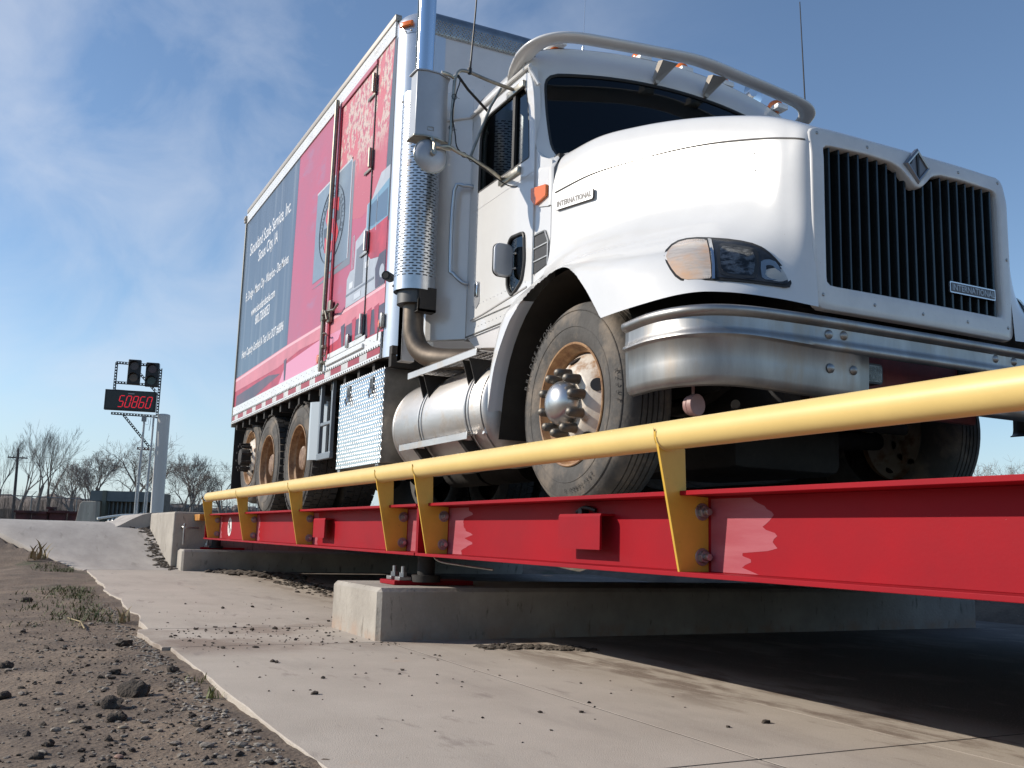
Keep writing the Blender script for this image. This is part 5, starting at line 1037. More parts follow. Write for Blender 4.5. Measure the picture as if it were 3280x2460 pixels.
# perforated shield: cells of a cylinder, slots left open
q = B(); R_ = .1355; nc = 108; z = 1.532
zlist = [(1.532, 1.610, False, 0)]; z = 1.610; k = 0
while z < 2.765: zlist.append((z, z + .0105, False, k)); z += .0105; zlist.append((z, z + .0075, True, k)); z += .0075; k += 1
zlist.append((z, 2.858, False, 0))
vc = {}
def cv(i, z_):
    key = (i % nc, round(z_, 5))
    if key not in vc: a = 2 * PI * (i % nc) / nc; vc[key] = q.v((SX + R_ * math.cos(a), SY + R_ * math.sin(a), z_))
    return vc[key]
for (za, zb, sl, kk) in zlist:
    for i in range(nc):
        a = 360 * (i + .5) / nc
        if 50 < a < 130: continue                                   # open at the back
        if sl and (i + (kk % 2) * 3) % 6 < 4: continue
        q.f([cv(i, za), cv(i + 1, za), cv(i + 1, zb), cv(i, zb)])
ob('heat_shield', q, shieldm, ex, ang=40)
for (zz, aa) in ((2.805, 265), (1.572, 250)): q = B(); q.sphere((SX + R_ * math.cos(math.radians(aa)), SY + R_ * math.sin(math.radians(aa)), zz), .009, seg=10, rings=8); ob('shield_screw', q, dark, ex)
q = B(); q.tube([(SX, SY, 1.55), (SX, SY, 1.32), (SX + .01, SY + .01, 1.24), (SX + .045, SY + .03, 1.165), (SX + .115, SY + .07, 1.11), (SX + .21, SY + .13, 1.085), (SX + .33, SY + .22, 1.075), (SX + .5, SY + .36, 1.07), (SX + .8, SY + .66, 1.06)], .067, 28, smooth=4); ob('elbow_pipe', q, exh, ex, ang=60)
q = B(); q.cyl((SX, SY, 1.503), (SX, SY, 1.532), .089, n=32); q.box(SX + .05, SX + .13, SY - .02, SY + .10, 1.392, 1.406); q.box(SX + .122, SX + .130, SY - .02, SY + .10, 1.392, 1.547); q.box(SX + .07, SX + .13, SY - .02, SY - .012, 1.40, 1.47); ob('exhaust_clamp', q, dark, ex)
q = B(); q.box(-6.10, -6.02, 2.205, 2.30, 1.14, 1.66); q.box(-6.10, -6.02, 2.205, 2.215, 1.14, 1.66); ob('stack_bracket', q, white, tk, bev=.004)
q = B(); q.cyl((-6.18, 2.16, 1.735), (-6.10, 2.10, 1.725), .032, n=20); q.cyl((-6.105, 2.105, 1.726), (-6.098, 2.098, 1.725), .020, n=16); ob('rubber_stop', q, rubber, tk)

# ------------------------------------------------------------------ cargo box
YB = 2.185; XB0, XB1 = -11.46, -6.34; ZB0, ZB1 = 1.235, 3.60
def arc(cx_, cy_, r, a0, a1, n=8): return [(cx_ + r * math.cos(math.radians(a0 + (a1 - a0) * i / n)), cy_ + r * math.sin(math.radians(a0 + (a1 - a0) * i / n))) for i in range(n + 1)]
YF = 2 * YC - YB
b = B()
b.ext([(XB0, YB), (XB1, YB), (XB1 + .02, YB + .02), (-6.17, YB + .02)] [:2] + [(-6.36, YB), (-6.36, YB + .05), (-6.158, YB + .10), (-6.158, YF - .10), (-6.36, YF - .05), (-6.36, YF), (XB0, YF)], 2, ZB0 + .04, ZB1 + .12)
box = ob('cargo_body', b, cream, tk, smooth=False)
# rounded front posts
for sgn in (1, -1):
    P_ = arc(-6.345, YB + .195, .195, 270, 360, 14); P_ = [(-6.345, YB)] + P_ + [(-6.155, YB + .30), (-6.18, YB + .30), (-6.345, YB + .03)]
    if sgn < 0: P_ = [(x, 2 * YC - y) for x, y in P_][::-1]
    b = B(); b.ext(P_, 2, 1.205, 3.58); ob('corner_post', b, postm, tk, ang=30)
    b = B(); c0_ = (-6.345, (YB + .20) if sgn > 0 else (YF - .20)); G = []
    for j in range(9):                                                       # domed top cap of the post
        f_ = PI / 2 * j / 8; rr_ = .203 * math.cos(f_) ** .8 if j < 8 else .001; zz = 3.672 + .105 * math.sin(f_)
        G.append([(c0_[0] - .02 + .02 + rr_ * math.cos(a), c0_[1] + rr_ * math.sin(a) * 1.0, zz) for a in [math.radians(180 + 180 * k / 14 if sgn > 0 else 0 + 180 * k / 14) for k in range(15)] ] )
    b.grid(G); b.grid([[(p[0], p[1], z) for p in G[0]] for z in (3.575, 3.672)]); cp = ob('post_cap', b, postm, tk, ang=50)
    for k in range(5):
        a = math.radians(285 + 14 * k) * sgn; q = B(); q.sphere((c0_[0] + .204 * math.cos(a), c0_[1] + .204 * math.sin(a), 3.590), .007, seg=8, rings=6); ob('cap_rivet', q, galv, cp)
    am_ = B(); q_ = arc(c0_[0], c0_[1], .209, 288 if sgn > 0 else 40, 318 if sgn > 0 else 72, 8); am_.grid([[(x, y, z) for x, y in q_] for z in (3.622, 3.630, 3.648, 3.656)]); al_ = ob('amber_marker', am_, amber, cp); s_ = al_.modifiers.new('s', 'SOLIDIFY'); s_.thickness = .018
# roof with tread-plate front header
b = B()
hdr = [(-6.152, 3.570), (-6.145, 3.60), (-6.145, 3.685), (-6.155, 3.72), (-6.175, 3.750), (-6.21, 3.772), (-6.30, 3.780), (-6.42, 3.775)]
G = [[(x, YB + .17 + (YF - YB - .34) * k / 40, z + .012 * (1 - ((k - 20) / 20) ** 2)) for k in range(41)] for x, z in catmull(hdr, 4)]
b.grid(G)
hd_ = ob('front_header', b, mat('tread_header', (.40, .41, .42), .33, .9, var=.3, vs=10), tk, ang=60)
lug = B()
rowsn = 7
for r_ in range(rowsn):                                                    # raised lozenges of the tread plate
    z = 3.582 + r_ * .0165
    for k in range(110):
        y = YB + .20 + k * .0238 + (r_ % 2) * .0119; s_ = 1 if (k + r_) % 2 else -1; dy, dz_ = .0085, .0075 * s_; px = -6.1435
        lug.f([lug.v((px + .0005, y - dy, z - dz_)), lug.v((px + .0028, y - .0025 * s_, z + .0025)), lug.v((px + .0005, y + dy, z + dz_)), lug.v((px + .0028, y + .0025 * s_, z - .0025))])
o = ob('tread_lug', lug, mat('lug_metal', (.62, .58, .52), .25, .95), hd_, smooth=False); o['kind'] = 'stuff'
b = B(); b.box(XB0, -6.42, YB + .01, YF - .01, ZB1 + .115, 3.772, 0); ob('roof', b, mat('roof_skin', (.55, .54, .52), .5, var=.1), tk, smooth=False)
# top rail: grey cap over a riveted white rail
cap_m = mat('rail_cap', (.42, .38, .33), .45, .3, var=.2, vs=3, stretch=(.3, 1, 1)); railw = mat('rail_white', (.70, .72, .73), .35, var=.1, vs=5); layer(railw, (.40, .36, .31), 8, .58, .78, stretch=(.5, 1, 1))
for y0_, y1_ in ((YB - .012, YB + .002), (YF - .002, YF + .012)):
    b = B(); b.box(XB0, -6.37, y0_, y1_, 3.605, 3.722); ob('top_rail', b, railw, tk, smooth=False)
    b = B(); b.box(XB0 + .03, -6.36, y0_ - .008, y1_ + .03, 3.722, 3.775, .006); ob('rail_cap', b, cap_m, tk)
    b = B(); b.box(XB0, -6.36, y0_, y1_, 1.305, 1.395); ob('bottom_rail', b, railw, tk, smooth=False)
    b = B(); b.box(XB0, -6.36, y0_ - .006, y1_, 1.290, 1.305); b.box(XB0, -6.36, y0_ + .0, y1_, 1.235, 1.290); b.box(XB0, -6.36, y0_ - .006, y1_, 1.205, 1.235); ob('side_sill', b, railw, tk, bev=.002)
rv = B()
for k in range(150): 
    x = XB0 + .03 + k * .0338; rv.sphere((x, YB - .013, 3.64 + .05 * (k % 2)), .006, (1, .6, 1), 6, 4)
ob('rivet', rv, mat('bright_rivet', (.85, .87, .88), .15, 1.0), tk)['kind'] = 'stuff'
rv = B()
for k in range(100):
    x = XB0 + .03 + k * .051; rv.box(x - .004, x + .004, YB - .0215, YB - .017, 1.289, 1.304); rv.box(x + .02, x + .028, YB - .0215, YB - .017, 1.211, 1.222)
for k in range(60): rv.sphere((XB0 + .03 + k * .085, YB - .0125, 1.345 + .02 * (k % 2)), .004, (1, .6, 1), 6, 4)
ob('sill_rivet', rv, dark, tk)['kind'] = 'stuff'
# red and white reflective tape
tr_, tw_ = mat('tape_red', (.36, .03, .035), .35, var=.2, vs=8), mat('tape_white', (.62, .60, .58), .35, var=.2, vs=8)
x = XB1 - .02; k = 0
while x > XB0 + .1:
    L_ = .28 if k % 2 == 0 else .17; xa = max(x - L_, XB0 + .02); b = B(); b.box(xa, x, YB - .0142, YB - .012, 1.240, 1.286); ob('reflective_tape', b, tr_ if k % 2 == 0 else tw_, tk, smooth=False); x = xa; k += 1
# floor cross members and rear frame
for k in range(16):
    b = B(); x = XB0 + .1 + k * .34; b.box(x, x + .05, YB + .02, YF - .02, 1.13, 1.215); ob('floor_member', b, dark, tk, smooth=False)
b = B(); b.box(XB0 + .0, -6.2, YB + .02, YF - .02, 1.216, 1.274); ob('floor', b, dark, tk, smooth=False)
b = B(); b.box(XB0 - .03, XB0, YB - .018, YF + .018, 1.17, 3.70); ob('rear_frame', b, mat('rear_frame_m', (.30, .29, .25), .5, .4), tk, bev=.004)
b = B(); b.box(XB0 - .04, XB0 + .02, YB - .035, YB - .005, 3.62, 3.70); b.cyl((XB0 + .01, YB - .03, 3.66), (XB0 + .01, YB - .045, 3.66), .018); ob('corner_bracket', b, cap_m, tk, bev=.003)

# ------------------------------------------------------------------ mural on the side wall (real vinyl graphics, a millimetre apart)
slate = mat('mural_slate', (.060, .088, .130), .34, col2=(.085, .120, .170), vs=2.2, stretch=(2.2, 1, .18), coat=.15); layer(slate, (.20, .23, .27), 3.5, .52, .78, stretch=(2.6, 1, .12))
pink = mat('mural_red', (.46, .075, .135), .40, col2=(.40, .085, .145), vs=2.0, coat=.15); layer(pink, (.36, .12, .20), 3.4, .56, .68, stretch=(.6, 1, 1.6)); layer(pink, (.18, .06, .08), 45, .70, .74)
def faded():
    m = mat('mural_peeled', (.43, .09, .14), .5)
    layer(m, (.52, .40, .36), 22, .44, .52, stretch=(1, 1, .75), mask=[(2, 2.75, 3.05)], seed=2)
    layer(m, (.20, .17, .20), 38, .56, .62, mask=[(2, 2.75, 3.1)], seed=5)
    layer(m, (.50, .11, .15), 4.2, .55, .57, stretch=(1.6, 1, .8), mask=[(2, 2.6, 2.8)], seed=9)
    layer(m, (.66, .52, .50), 55, .66, .69, stretch=(1, 1, .7), seed=4)
    return m
peel = faded()
def flat(name, pts, lv, m, par, hole=None):
    b = B(); y = YB - .0006 * (lv + 1) - .0008; b.plate(pts, [], lambda u, v: (u, y, v), (0, .0005, 0)); return ob(name, b, m, par, smooth=False, recalc=True)
mu = flat('mural', [(XB0 + .005, 1.396), (XB1, 1.396), (XB1, 3.604), (XB0 + .005, 3.604)], 0, pink, tk)
mu['label'] = 'weathered red and slate picture wrap on the side wall'
flat('slate_panel', [(XB0 + .005, 1.70), (-9.10, 1.72), (-9.05, 3.604), (XB0 + .005, 3.604)], 1, slate, mu)
flat('peeled_zone', [(-7.64, 2.62), (-7.40, 2.50), (-7.0, 2.40), (-6.48, 2.44), (-6.395, 3.604), (-7.64, 3.604)], 1, peel, mu)
flat('slate_strip', [(-6.475, 2.20), (XB1 - .0, 2.20), (XB1, 3.604), (-6.395, 3.604)], 2, mat('mural_slate_plain', (.085, .105, .135), .35), mu)
# painted guard rail at the foot of the mural
pr1, pr2, pr3, pr4 = mat('mural_rose', (.62, .20, .24), .4, var=.2, vs=3), mat('mural_crimson', (.50, .045, .075), .4, col2=(.30, .03, .06), vs=4), mat('mural_pale_pink', (.64, .26, .38), .4), mat('mural_navy', (.045, .055, .085), .4, col2=(.12, .07, .10), vs=3)
flat('painted_ground', [(XB0 + .005, 1.396), (XB1, 1.396), (XB1, 1.62), (-9.1, 1.62), (XB0 + .005, 1.60)], 1, pr2, mu)
flat('painted_shadow', [(XB0 + .1, 1.52), (-9.8, 1.55), (-9.3, 1.50), (-9.9, 1.45), (-10.4, 1.40), (XB0 + .1, 1.40)], 2, pr4, mu)
flat('painted_light', [(-9.35, 1.400), (-9.10, 1.565), (-7.66, 1.615), (-7.30, 1.62), (-7.42, 1.52), (-7.75, 1.50), (-7.9, 1.43), (-8.1, 1.400)], 2, pr3, mu)
flat('painted_rail', [(XB0 + .005, 1.58), (XB0 + .005, 1.735), (-9.1, 1.748), (-7.75, 1.735), (XB1, 1.738), (XB1, 1.60), (-7.3, 1.59), (-8.6, 1.625), (-9.4, 1.575)], 3, pr1, mu)
flat('painted_highlight', [(XB0 + .005, 1.692), (XB0 + .005, 1.722), (-9.1, 1.742), (-7.75, 1.732), (XB1, 1.735), (XB1, 1.712), (-7.75, 1.708), (-9.1, 1.716)], 4, mat('mural_blush', (.70, .40, .44), .4), mu)
for xx in (-9.12, -7.76, -7.30, -7.02, -6.84, -6.66, -6.50): flat('painted_bracket', [(xx - .06, 1.61), (xx + .045, 1.62), (xx + .03, 1.41), (xx - .015, 1.41)], 4, pr4 if xx in (-9.12, -7.76, -7.3) else pr2, mu)
flat('painted_dark', [(-7.25, 1.41), (-7.22, 1.60), (XB1, 1.60), (XB1, 1.41)], 2, pr4, mu)
# painted lorry
lt, bl, gy = mat('mural_silver', (.42, .46, .52), .4, var=.15, vs=9), mat('mural_sky_blue', (.16, .30, .42), .35), mat('mural_grey', (.17, .19, .23), .4)
flat('painted_lorry', [(-7.27, 1.74), (-7.27, 1.97), (-7.20, 2.02), (-7.10, 2.02), (-7.09, 2.235), (-6.85, 2.285), (-6.85, 2.46), (-6.74, 2.475), (-6.55, 2.62), (-6.36, 2.62), (-6.36, 1.74)], 3, lt, mu)
flat('painted_cab', [(-6.83, 2.26), (-6.83, 2.46), (-6.70, 2.47), (-6.36, 2.52), (-6.36, 2.22), (-6.70, 2.235)], 4, bl, mu)
flat('painted_windscreen', [(-6.79, 2.27), (-6.77, 2.43), (-6.38, 2.455), (-6.38, 2.245), (-6.70, 2.255)], 5, mat('mural_glass', (.10, .16, .24), .3), mu)
flat('painted_hood', [(-6.84, 2.09), (-6.84, 2.24), (-6.70, 2.230), (-6.36, 2.235), (-6.36, 1.95), (-6.70, 2.0)], 5, pr2, mu)
flat('painted_grille', [(-7.07, 1.86), (-7.05, 2.16), (-6.87, 2.18), (-6.87, 1.86)], 5, gy, mu)
flat('painted_wheel', [(-6.56, 1.745), (-6.58, 1.90), (-6.50, 1.99), (-6.36, 1.99), (-6.36, 1.745)], 6, pr4, mu)
flat('painted_tyre', arc(-6.43, 1.85, .05, 0, 345, 14), 7, lt, mu)
for zz in (2.30, 2.36): flat('painted_bar', [(-6.62, zz - .10), (-6.61, zz + .12), (-6.60, zz + .12), (-6.61, zz - .10)], 6, lt, mu)
for i_, (xx, zz) in enumerate(((-7.15, 1.90), (-6.78, 1.98))): flat('painted_lamp', rrect(xx, zz, .09, .05, .01), 6, mat('mural_lamp', (.65, .67, .7), .3), mu)
flat('painted_bumper', [(-7.28, 1.845), (-6.6, 1.845), (-6.6, 1.83), (-7.28, 1.83)], 6, gy, mu); flat('painted_number_plate', rrect(-6.98, 1.785, .16, .045, .004), 6, mat('mural_plate', (.50, .54, .60), .4), mu)
for xx, zz in ((-7.17, 2.20), (-7.14, 2.20)): flat('painted_stack', [(xx, 2.03), (xx, 2.30), (xx + .012, 2.30), (xx + .012, 2.03)], 2, lt, mu)
# plaque with the round emblem
plq = mat('mural_plaque', (.22, .29, .36), .35, col2=(.17, .22, .28), vs=2.5); plq2 = mat('mural_plaque_edge', (.50, .53, .57), .35)
flat('plaque_shadow', [(-8.31, 2.115), (-7.22, 2.09), (-7.22, 2.95), (-7.28, 2.95), (-7.28, 2.16)], 2, gy, mu)
pq = flat('plaque', [(-8.31, 2.165), (-7.29, 2.155), (-7.285, 2.998), (-8.305, 2.998)], 3, plq, mu)
flat('plaque_edge', [(-8.31, 2.980), (-8.305, 2.998), (-7.285, 2.998), (-7.285, 2.980)], 4, plq2, mu)
flat('plaque_edge', [(-7.31, 2.155), (-7.29, 2.155), (-7.285, 2.998), (-7.305, 2.998)], 4, plq2, mu)
lin = mat('mural_line', (.06, .08, .11), .4)
for rr_ in (.335, .325, .245):
    b = B(); b.tube([(-7.80 + rr_ * 1.10 * math.cos(a), YB - .0046, 2.575 + rr_ * math.sin(a)) for a in [2 * PI * i / 60 for i in range(61)]], .0025, 4); ob('emblem_ring', b, lin, mu)
for i_, ch in enumerate('SIOUXLAND SCALE SERVICE'):
    a = math.radians(205 - i_ * 230 / 22); rr_ = .262; text('emblem_letters', ch, .065, lin, mu, (-7.80 + rr_ * 1.1 * math.cos(a) - .016 * math.sin(a), YB - .0046, 2.575 + rr_ * math.sin(a) - .0 + .016 * math.cos(a)), (math.sin(a), 0, -math.cos(a)), (math.cos(a), 0, math.sin(a)), .0003)
for s_ in (1, -1):
    flat('emblem_half', [(-7.80 + s_ * .04, 2.575)] + [(-7.80 + s_ * (.04 + .19 * math.cos(a)), 2.575 + s_ * .19 * math.sin(a)) for a in [math.radians(x_) for x_ in range(-5, 60, 8)]], 5, lin, mu)
text('emblem_initial', 'S', .62, mat('mural_emblem_red', (.55, .05, .07), .4), mu, (-7.99, YB - .0050, 2.35), (1, 0, 0), (0, 0, 1), .0004, .02, .40)
# lettering
wh = mat('mural_white', (.72, .74, .76), .4); YT = YB - .0028
for s_, x0_, x1_, z, h_ in (("Siouxland Scale Service, Inc.", -11.17, -9.30, 3.135, .205), ("Sioux City, IA", -10.69, -9.80, 2.955, .185), ("Ft. Dodge - Mason City - Waterloo - Des Moines", -11.23, -9.27, 2.60, .150), ("www.siouxlandscale.com", -10.86, -9.75, 2.365, .135), ("800.728.8053", -10.62, -9.96, 2.225, .150), ("Heavy Capacity Certified IA Test Unit DOT #68896", -11.22, -9.30, 1.935, .130)):
    text('lettering', s_, h_, wh, mu, (x0_, YT, z), (1, 0, 0), (0, 0, 1), .0004, .0015, x1_ - x0_)
# creases of the vinyl behind the lettering
# orange side markers
for (xx, zz) in ((-7.955, 1.440), (-6.39, 1.455)):
    b = B(); b.cyl((xx, YB - .002, zz), (xx, YB - .018, zz), .036, n=24); ob('side_marker', b, amber, tk, bev=.004)
# side door with lock rod, hinges and latches
sd = bpy.data.objects.new('side_door', None); COL.objects.link(sd); sd.parent = tk
frm = mat('door_frame_red', (.42, .05, .08), .4); metal_b = mat('brown_metal', (.30, .27, .22), .4, .7, var=.3, vs=12)
b = B()
for (x0_, x1_, z0_, z1_) in ((-7.70, -7.655, 1.40, 3.604),): b.box(x0_, x1_, YB - .018, YB - .004, z0_, z1_)
ob('frame_rear', b, frm, sd, smooth=False)
b = B(); b.box(-7.65, -6.76, YB - .016, YB - .006, 3.560, 3.600); ob('frame_top', b, mat('door_top_rose', (.44, .13, .17), .4), sd, smooth=False)
b = B(); b.box(-6.775, -6.760, YB - .010, YB - .005, 1.40, 3.56); ob('hinge_gap', b, black, sd, smooth=False)
b = B(); b.box(-7.65, -6.70, YB - .018, YB - .006, 1.388, 1.43); b.box(-7.66, -6.72, YB - .03, YB - .012, 1.335, 1.368); ob('door_sill', b, railw, sd, bev=.003)
b = B(); b.cyl((-7.735, YB - .045, 1.30), (-7.690, YB - .045, 3.63), .020, n=16); ob('lock_rod', b, metal_b, sd)
for z in (1.76, ): b = B(); b.box(-7.76, -7.69, YB - .065, YB - .02, z - .045, z + .05, .005); b.box(-7.66, -7.58, YB - .04, YB - .012, z - .07, z + .11, .005); b.tube([(-7.70, YB - .06, z), (-7.62, YB - .06, z + .02), (-7.60, YB - .05, z - .05)], .012); b.tube([(-7.60, YB - .05, z + .02), (-7.40, YB - .055, z - .01), (-7.32, YB - .05, z + .02)], .010); ob('door_latch', b, metal_b, sd)
for z in (1.37, 1.50): b = B(); b.box(-7.76, -7.68, YB - .055, YB - .015, z - .012, z + .012, .003); ob('rod_guide', b, metal_b, sd)
b = B(); b.tube([(-7.68, YB - .02, 1.60), (-7.66, YB - .06, 1.60), (-7.60, YB - .06, 1.595), (-7.59, YB - .05, 1.585), (-7.60, YB - .05, 1.42), (-7.66, YB - .05, 1.41)], .006, 6); ob('pull_handle', b, metal_b, sd)
for (z, dx) in ((3.40, 0), (2.80, 0), (2.15, 0), (1.52, 0)):
    b = B(); xx = -6.765 - (3.4 - z) * .006; b.cyl((xx + .01, YB - .030, z - .075), (xx + .01, YB - .030, z + .075), .016, n=12); b.box(xx - .17, xx, YB - .016, YB - .008, z - .085, z - .060, .003); hg = ob('hinge', b, galv if z < 2.5 else metal_b, sd)
b = B(); b.box(-7.14, -7.08, YB - .032, YB - .012, 1.40, 1.50, .005); ob('toggle_latch', b, galv, sd)
b = B(); b.box(-6.36, -6.32, YB - .03, YB - .004, 1.42, 1.52, .004); b.tube([(-6.34, YB - .03, 1.45), (-6.36, YB - .035, 1.38), (-6.38, YB - .03, 1.33)], .005, 5); ob('door_holdback', b, galv, tk)

# ------------------------------------------------------------------ fuel tank and steps
tn = bpy.data.objects.new('fuel_tank', None); COL.objects.link(tn); tn.parent = tk
TY, TZ, TR = 2.545, .715, .315
b = B(); b.lathe([(.001, .030), (.12, .026), (.22, .012), (.285, -.006), (.306, -.022), (TR, -.045)] , (-6.245, TY, TZ), 'x', 64, -1); b.lathe([(TR, .045), (TR, 1.43), (.306, 1.453), (.285, 1.469), (.22, 1.487), (.12, 1.50), (.001, 1.505)], (-6.245, TY, TZ), 'x', 64, 1); 
b2 = B(); b2.lathe([(.001, -.030), (.12, -.026), (.22, -.012), (.285, .006), (.306, .022), (TR, .045), (TR, 1.43), (.306, 1.453), (.285, 1.469), (.22, 1.487), (.12, 1.50), (.001, 1.505)], (-6.245, TY, TZ), 'x', 64, 1); b.bm.free()
ob('tank_shell', b2, alu, tn, ang=50)
for x in (-6.17, -4.81):
    b = B(); b.lathe([(TR + .001, -.006), (TR + .004, 0), (TR + .001, .006)], (x, TY, TZ), 'x', 64); ob('weld_seam', b, alu, tn)
for x in (-5.70, -4.99):
    b = B(); b.lathe([(TR + .001, -.032), (TR + .006, -.030), (TR + .006, -.012), (TR + .002, -.010), (TR + .002, .010), (TR + .006, .012), (TR + .006, .030), (TR + .001, .032)], (x, TY, TZ), 'x', 64); sb = ob('tank_strap', b, alu, tn, ang=20)
    b = B(); b.lathe([(TR + .0035, .009), (TR + .0035, -.009)], (x, TY, TZ), 'x', 64); ob('strap_rubber', b, rubber, sb)
def step(z, x0, x1, yf, yb, drop, kind):
    st = bpy.data.objects.new(kind, None); COL.objects.link(st); st.parent = tk
    b = B(); b.box(x0, x1, yf, yf + .006, z - drop, z + .004); b.box(x0, x1, yf, yf + .03, z - .002, z + .004); ob('front_lip', b, alu, st, bev=.002)
    # serrated grating: a sheet with holes
    nx = int((x1 - x0) / .038); ny = 5; q = B(); V = {}
    def gv(i, j): 
        if (i, j) not in V: V[(i, j)] = q.v((x0 + .02 + i * .019, yf + .03 + j * (yb - yf - .03) / (ny * 2 + 1), z - .004))
        return V[(i, j)]
    for i in range(nx * 2 - 1):
        for j in range(ny * 2 + 1):
            if i % 2 == 1 and j % 2 == 1: continue
            q.f([gv(i, j), gv(i + 1, j), gv(i + 1, j + 1), gv(i, j + 1)])
    o = ob('grating', q, alu, st, smooth=False); s_ = o.modifiers.new('s', 'SOLIDIFY'); s_.thickness = .004
    return st
for o_ in [tn]:
    far_t = o_.copy(); COL.objects.link(far_t); far_t.parent = tk
    for ch in [c for c in COL.objects if c.parent == o_]:
        c2 = ch.copy(); COL.objects.link(c2); c2.parent = far_t; c2.location = (0, 2 * (YC - TY), 0)
s1 = step(1.030, -5.865, -4.815, 2.20, 2.46, .040, 'cab_step'); s2 = step(.570, -5.94, -4.88, 2.19, 2.30, .040, 'cab_step')
for x in (-5.70, -5.01):
    for dx in (0, .09): b = B(); b.ext([(2.215, .995), (2.44, .995), (2.40, .985), (2.30, .87), (2.262, .84)], 0, x + dx - .004 - .02, x + dx + .004 - .02); ob('step_gusset', b, dark, s1, smooth=False)
    b = B(); b.ext([(2.20, .535), (2.34, .535), (2.34, .42), (2.30, .42)], 0, x - .02, x + .02); ob('step_gusset', b, dark, s2, smooth=False)

# ------------------------------------------------------------------ tread-plate tool box
tb = bpy.data.objects.new('tool_box', None); COL.objects.link(tb); tb.parent = tk
b = B(); b.box(-7.34, -6.325, 2.205, 2.78, .482, 1.140); ob('box_body', b, grimy_plate, tb, bev=.006)
b = B(); b.ext([(-7.34, .482), (-6.325, .482), (-6.325, 1.14), (-7.34, 1.14)], 1, 2.200, 2.2045); ob('face_plate', b, tread_plate, tb, smooth=False)
b = B(); b.plate(rrect(-6.832, .815, .955, .60, .012, 3), [rrect(-6.832, .815, .945, .59, .012, 3)], lambda u, v: (u, 2.1992, v), (0, .0005, 0)); ob('door_gap', b, dark, tb, smooth=False)
lug = B(); ny_ = 21; nx_ = 46
for r_ in range(ny_ + 3):
    z = .494 + r_ * .0279
    for k in range(nx_):
        x = -7.328 + k * .0222 + (r_ % 2) * .0111; s_ = 1 if (k + r_) % 2 else -1
        ed = (z < .52 or z > 1.11 or x < -7.315 or x > -6.35)
        if ed and False: continue
        a1_, a2_ = .0085, .0085 * s_; y = 2.1996
        lug.f([lug.v((x - a1_, y, z - a2_)), lug.v((x + .0035 * s_, y - .0026, z - .0035)), lug.v((x + a1_, y, z + a2_)), lug.v((x - .0035 * s_, y - .0026, z + .0035))])
ob('tread_lug', lug, mat('lug_bright', (.88, .88, .88), .16, 1.0), tb, smooth=False)['kind'] = 'stuff'
for x in (-7.105, -6.57):
    b = B(); b.ext(rrect(x, 1.045, .062, .12, .012, 4), 1, 2.190, 2.1985); lb = ob('latch', b, galv, tb, smooth=False)
    b = B(); b.ext(rrect(x, 1.055, .040, .070, .01, 4), 1, 2.1885, 2.190); ob('latch_recess', b, black, lb, smooth=False)
    b = B(); b.cyl((x + .008, 2.189, 1.03), (x + .008, 2.175, 1.03), .012); b.tube([(x + .006 + .022 * math.sin(a), 2.178, .985 + .03 * math.cos(a)) for a in [2 * PI * i / 16 for i in range(17)]], .006, 6); ob('latch_pull', b, chrome, lb)
for x in (-7.30, -6.42): b = B(); b.box(x - .03, x + .03, 2.21, 2.75, .425, .480); ob('box_support', b, galv, tb, smooth=False)
b = B(); b.box(x - .02, x + .02, 2.209, 2.2095, .437, .470); ob('support_end', b, black, tb, smooth=False)
# splash guard and boarding ladder ahead of the drive wheels
gm = mat('blue_grey_paint', (.20, .23, .26), .45, .2, var=.15)
b = B(); b.ext([(-8.20, 2.20), (-8.17, 2.205), (-8.02, 2.30), (-8.02, 2.32), (-8.20, 2.235)], 2, .605, 1.10); sg = ob('splash_guard', b, mat('guard_white', (.50, .55, .58), .35, .2), tk, smooth=False)
b = B(); b.box(-8.06, -8.03, 2.26, 2.32, 1.08, 1.22); ob('guard_hanger', b, gm, tk)
ld = bpy.data.objects.new('side_ladder', None); COL.objects.link(ld); ld.parent = tk
for (xa, xb) in ((-7.93, -7.885), (-7.60, -7.56)):
    b = B(); b.box(xa, xb, 2.205, 2.235, .60, 1.225); ob('ladder_rail', b, gm, ld, bev=.003)
for (za, zb) in ((.585, .64), (.862, .892)):
    b = B(); b.box(-7.935 if za < .7 else -7.884, -7.555 if za < .7 else -7.601, 2.203 if za < .7 else 2.207, 2.237 if za < .7 else 2.233, za, zb); ob('ladder_rung', b, gm, ld, bev=.006)
adopt(tk)

# ================================================================== small things on the ground
rnd = random.Random(11)
def blob(r, c, flat_=.7, seed=0, sub=2, rough_=.5):
    q = bmesh.new(); bmesh.ops.create_icosphere(q, subdivisions=sub, radius=1)
    rr = random.Random(seed); off = [rr.uniform(0, 50) for _ in range(3)]; ang = rr.uniform(0, 6)
    for v in q.verts:
        n_ = 1 + rough_ * (fbm(v.co.x * 1.6 + off[0], v.co.y * 1.6 + v.co.z * 1.3 + off[1], 3) * 2)
        p = v.co * n_; p = Vector((p.x * math.cos(ang) * 1.25 - p.y * math.sin(ang), p.x * math.sin(ang) * 1.25 + p.y * math.cos(ang), p.z * flat_)); v.co = Vector(c) + p * r
    return q
clodm = mat('clod', (.075, .058, .044), .95, var=.45, vs=30, bump=.8, bs=120)
stonem = [mat('stone_grey', (.25, .215, .175), .85, var=.3, vs=30, bump=.3, bs=90), mat('stone_tan', (.38, .31, .22), .85, var=.25, vs=30), mat('stone_pink', (.33, .20, .15), .85, var=.25, vs=30)]
def gz(x, y):
    return slab_z(x) if y > .70 else ground_z(x, y)
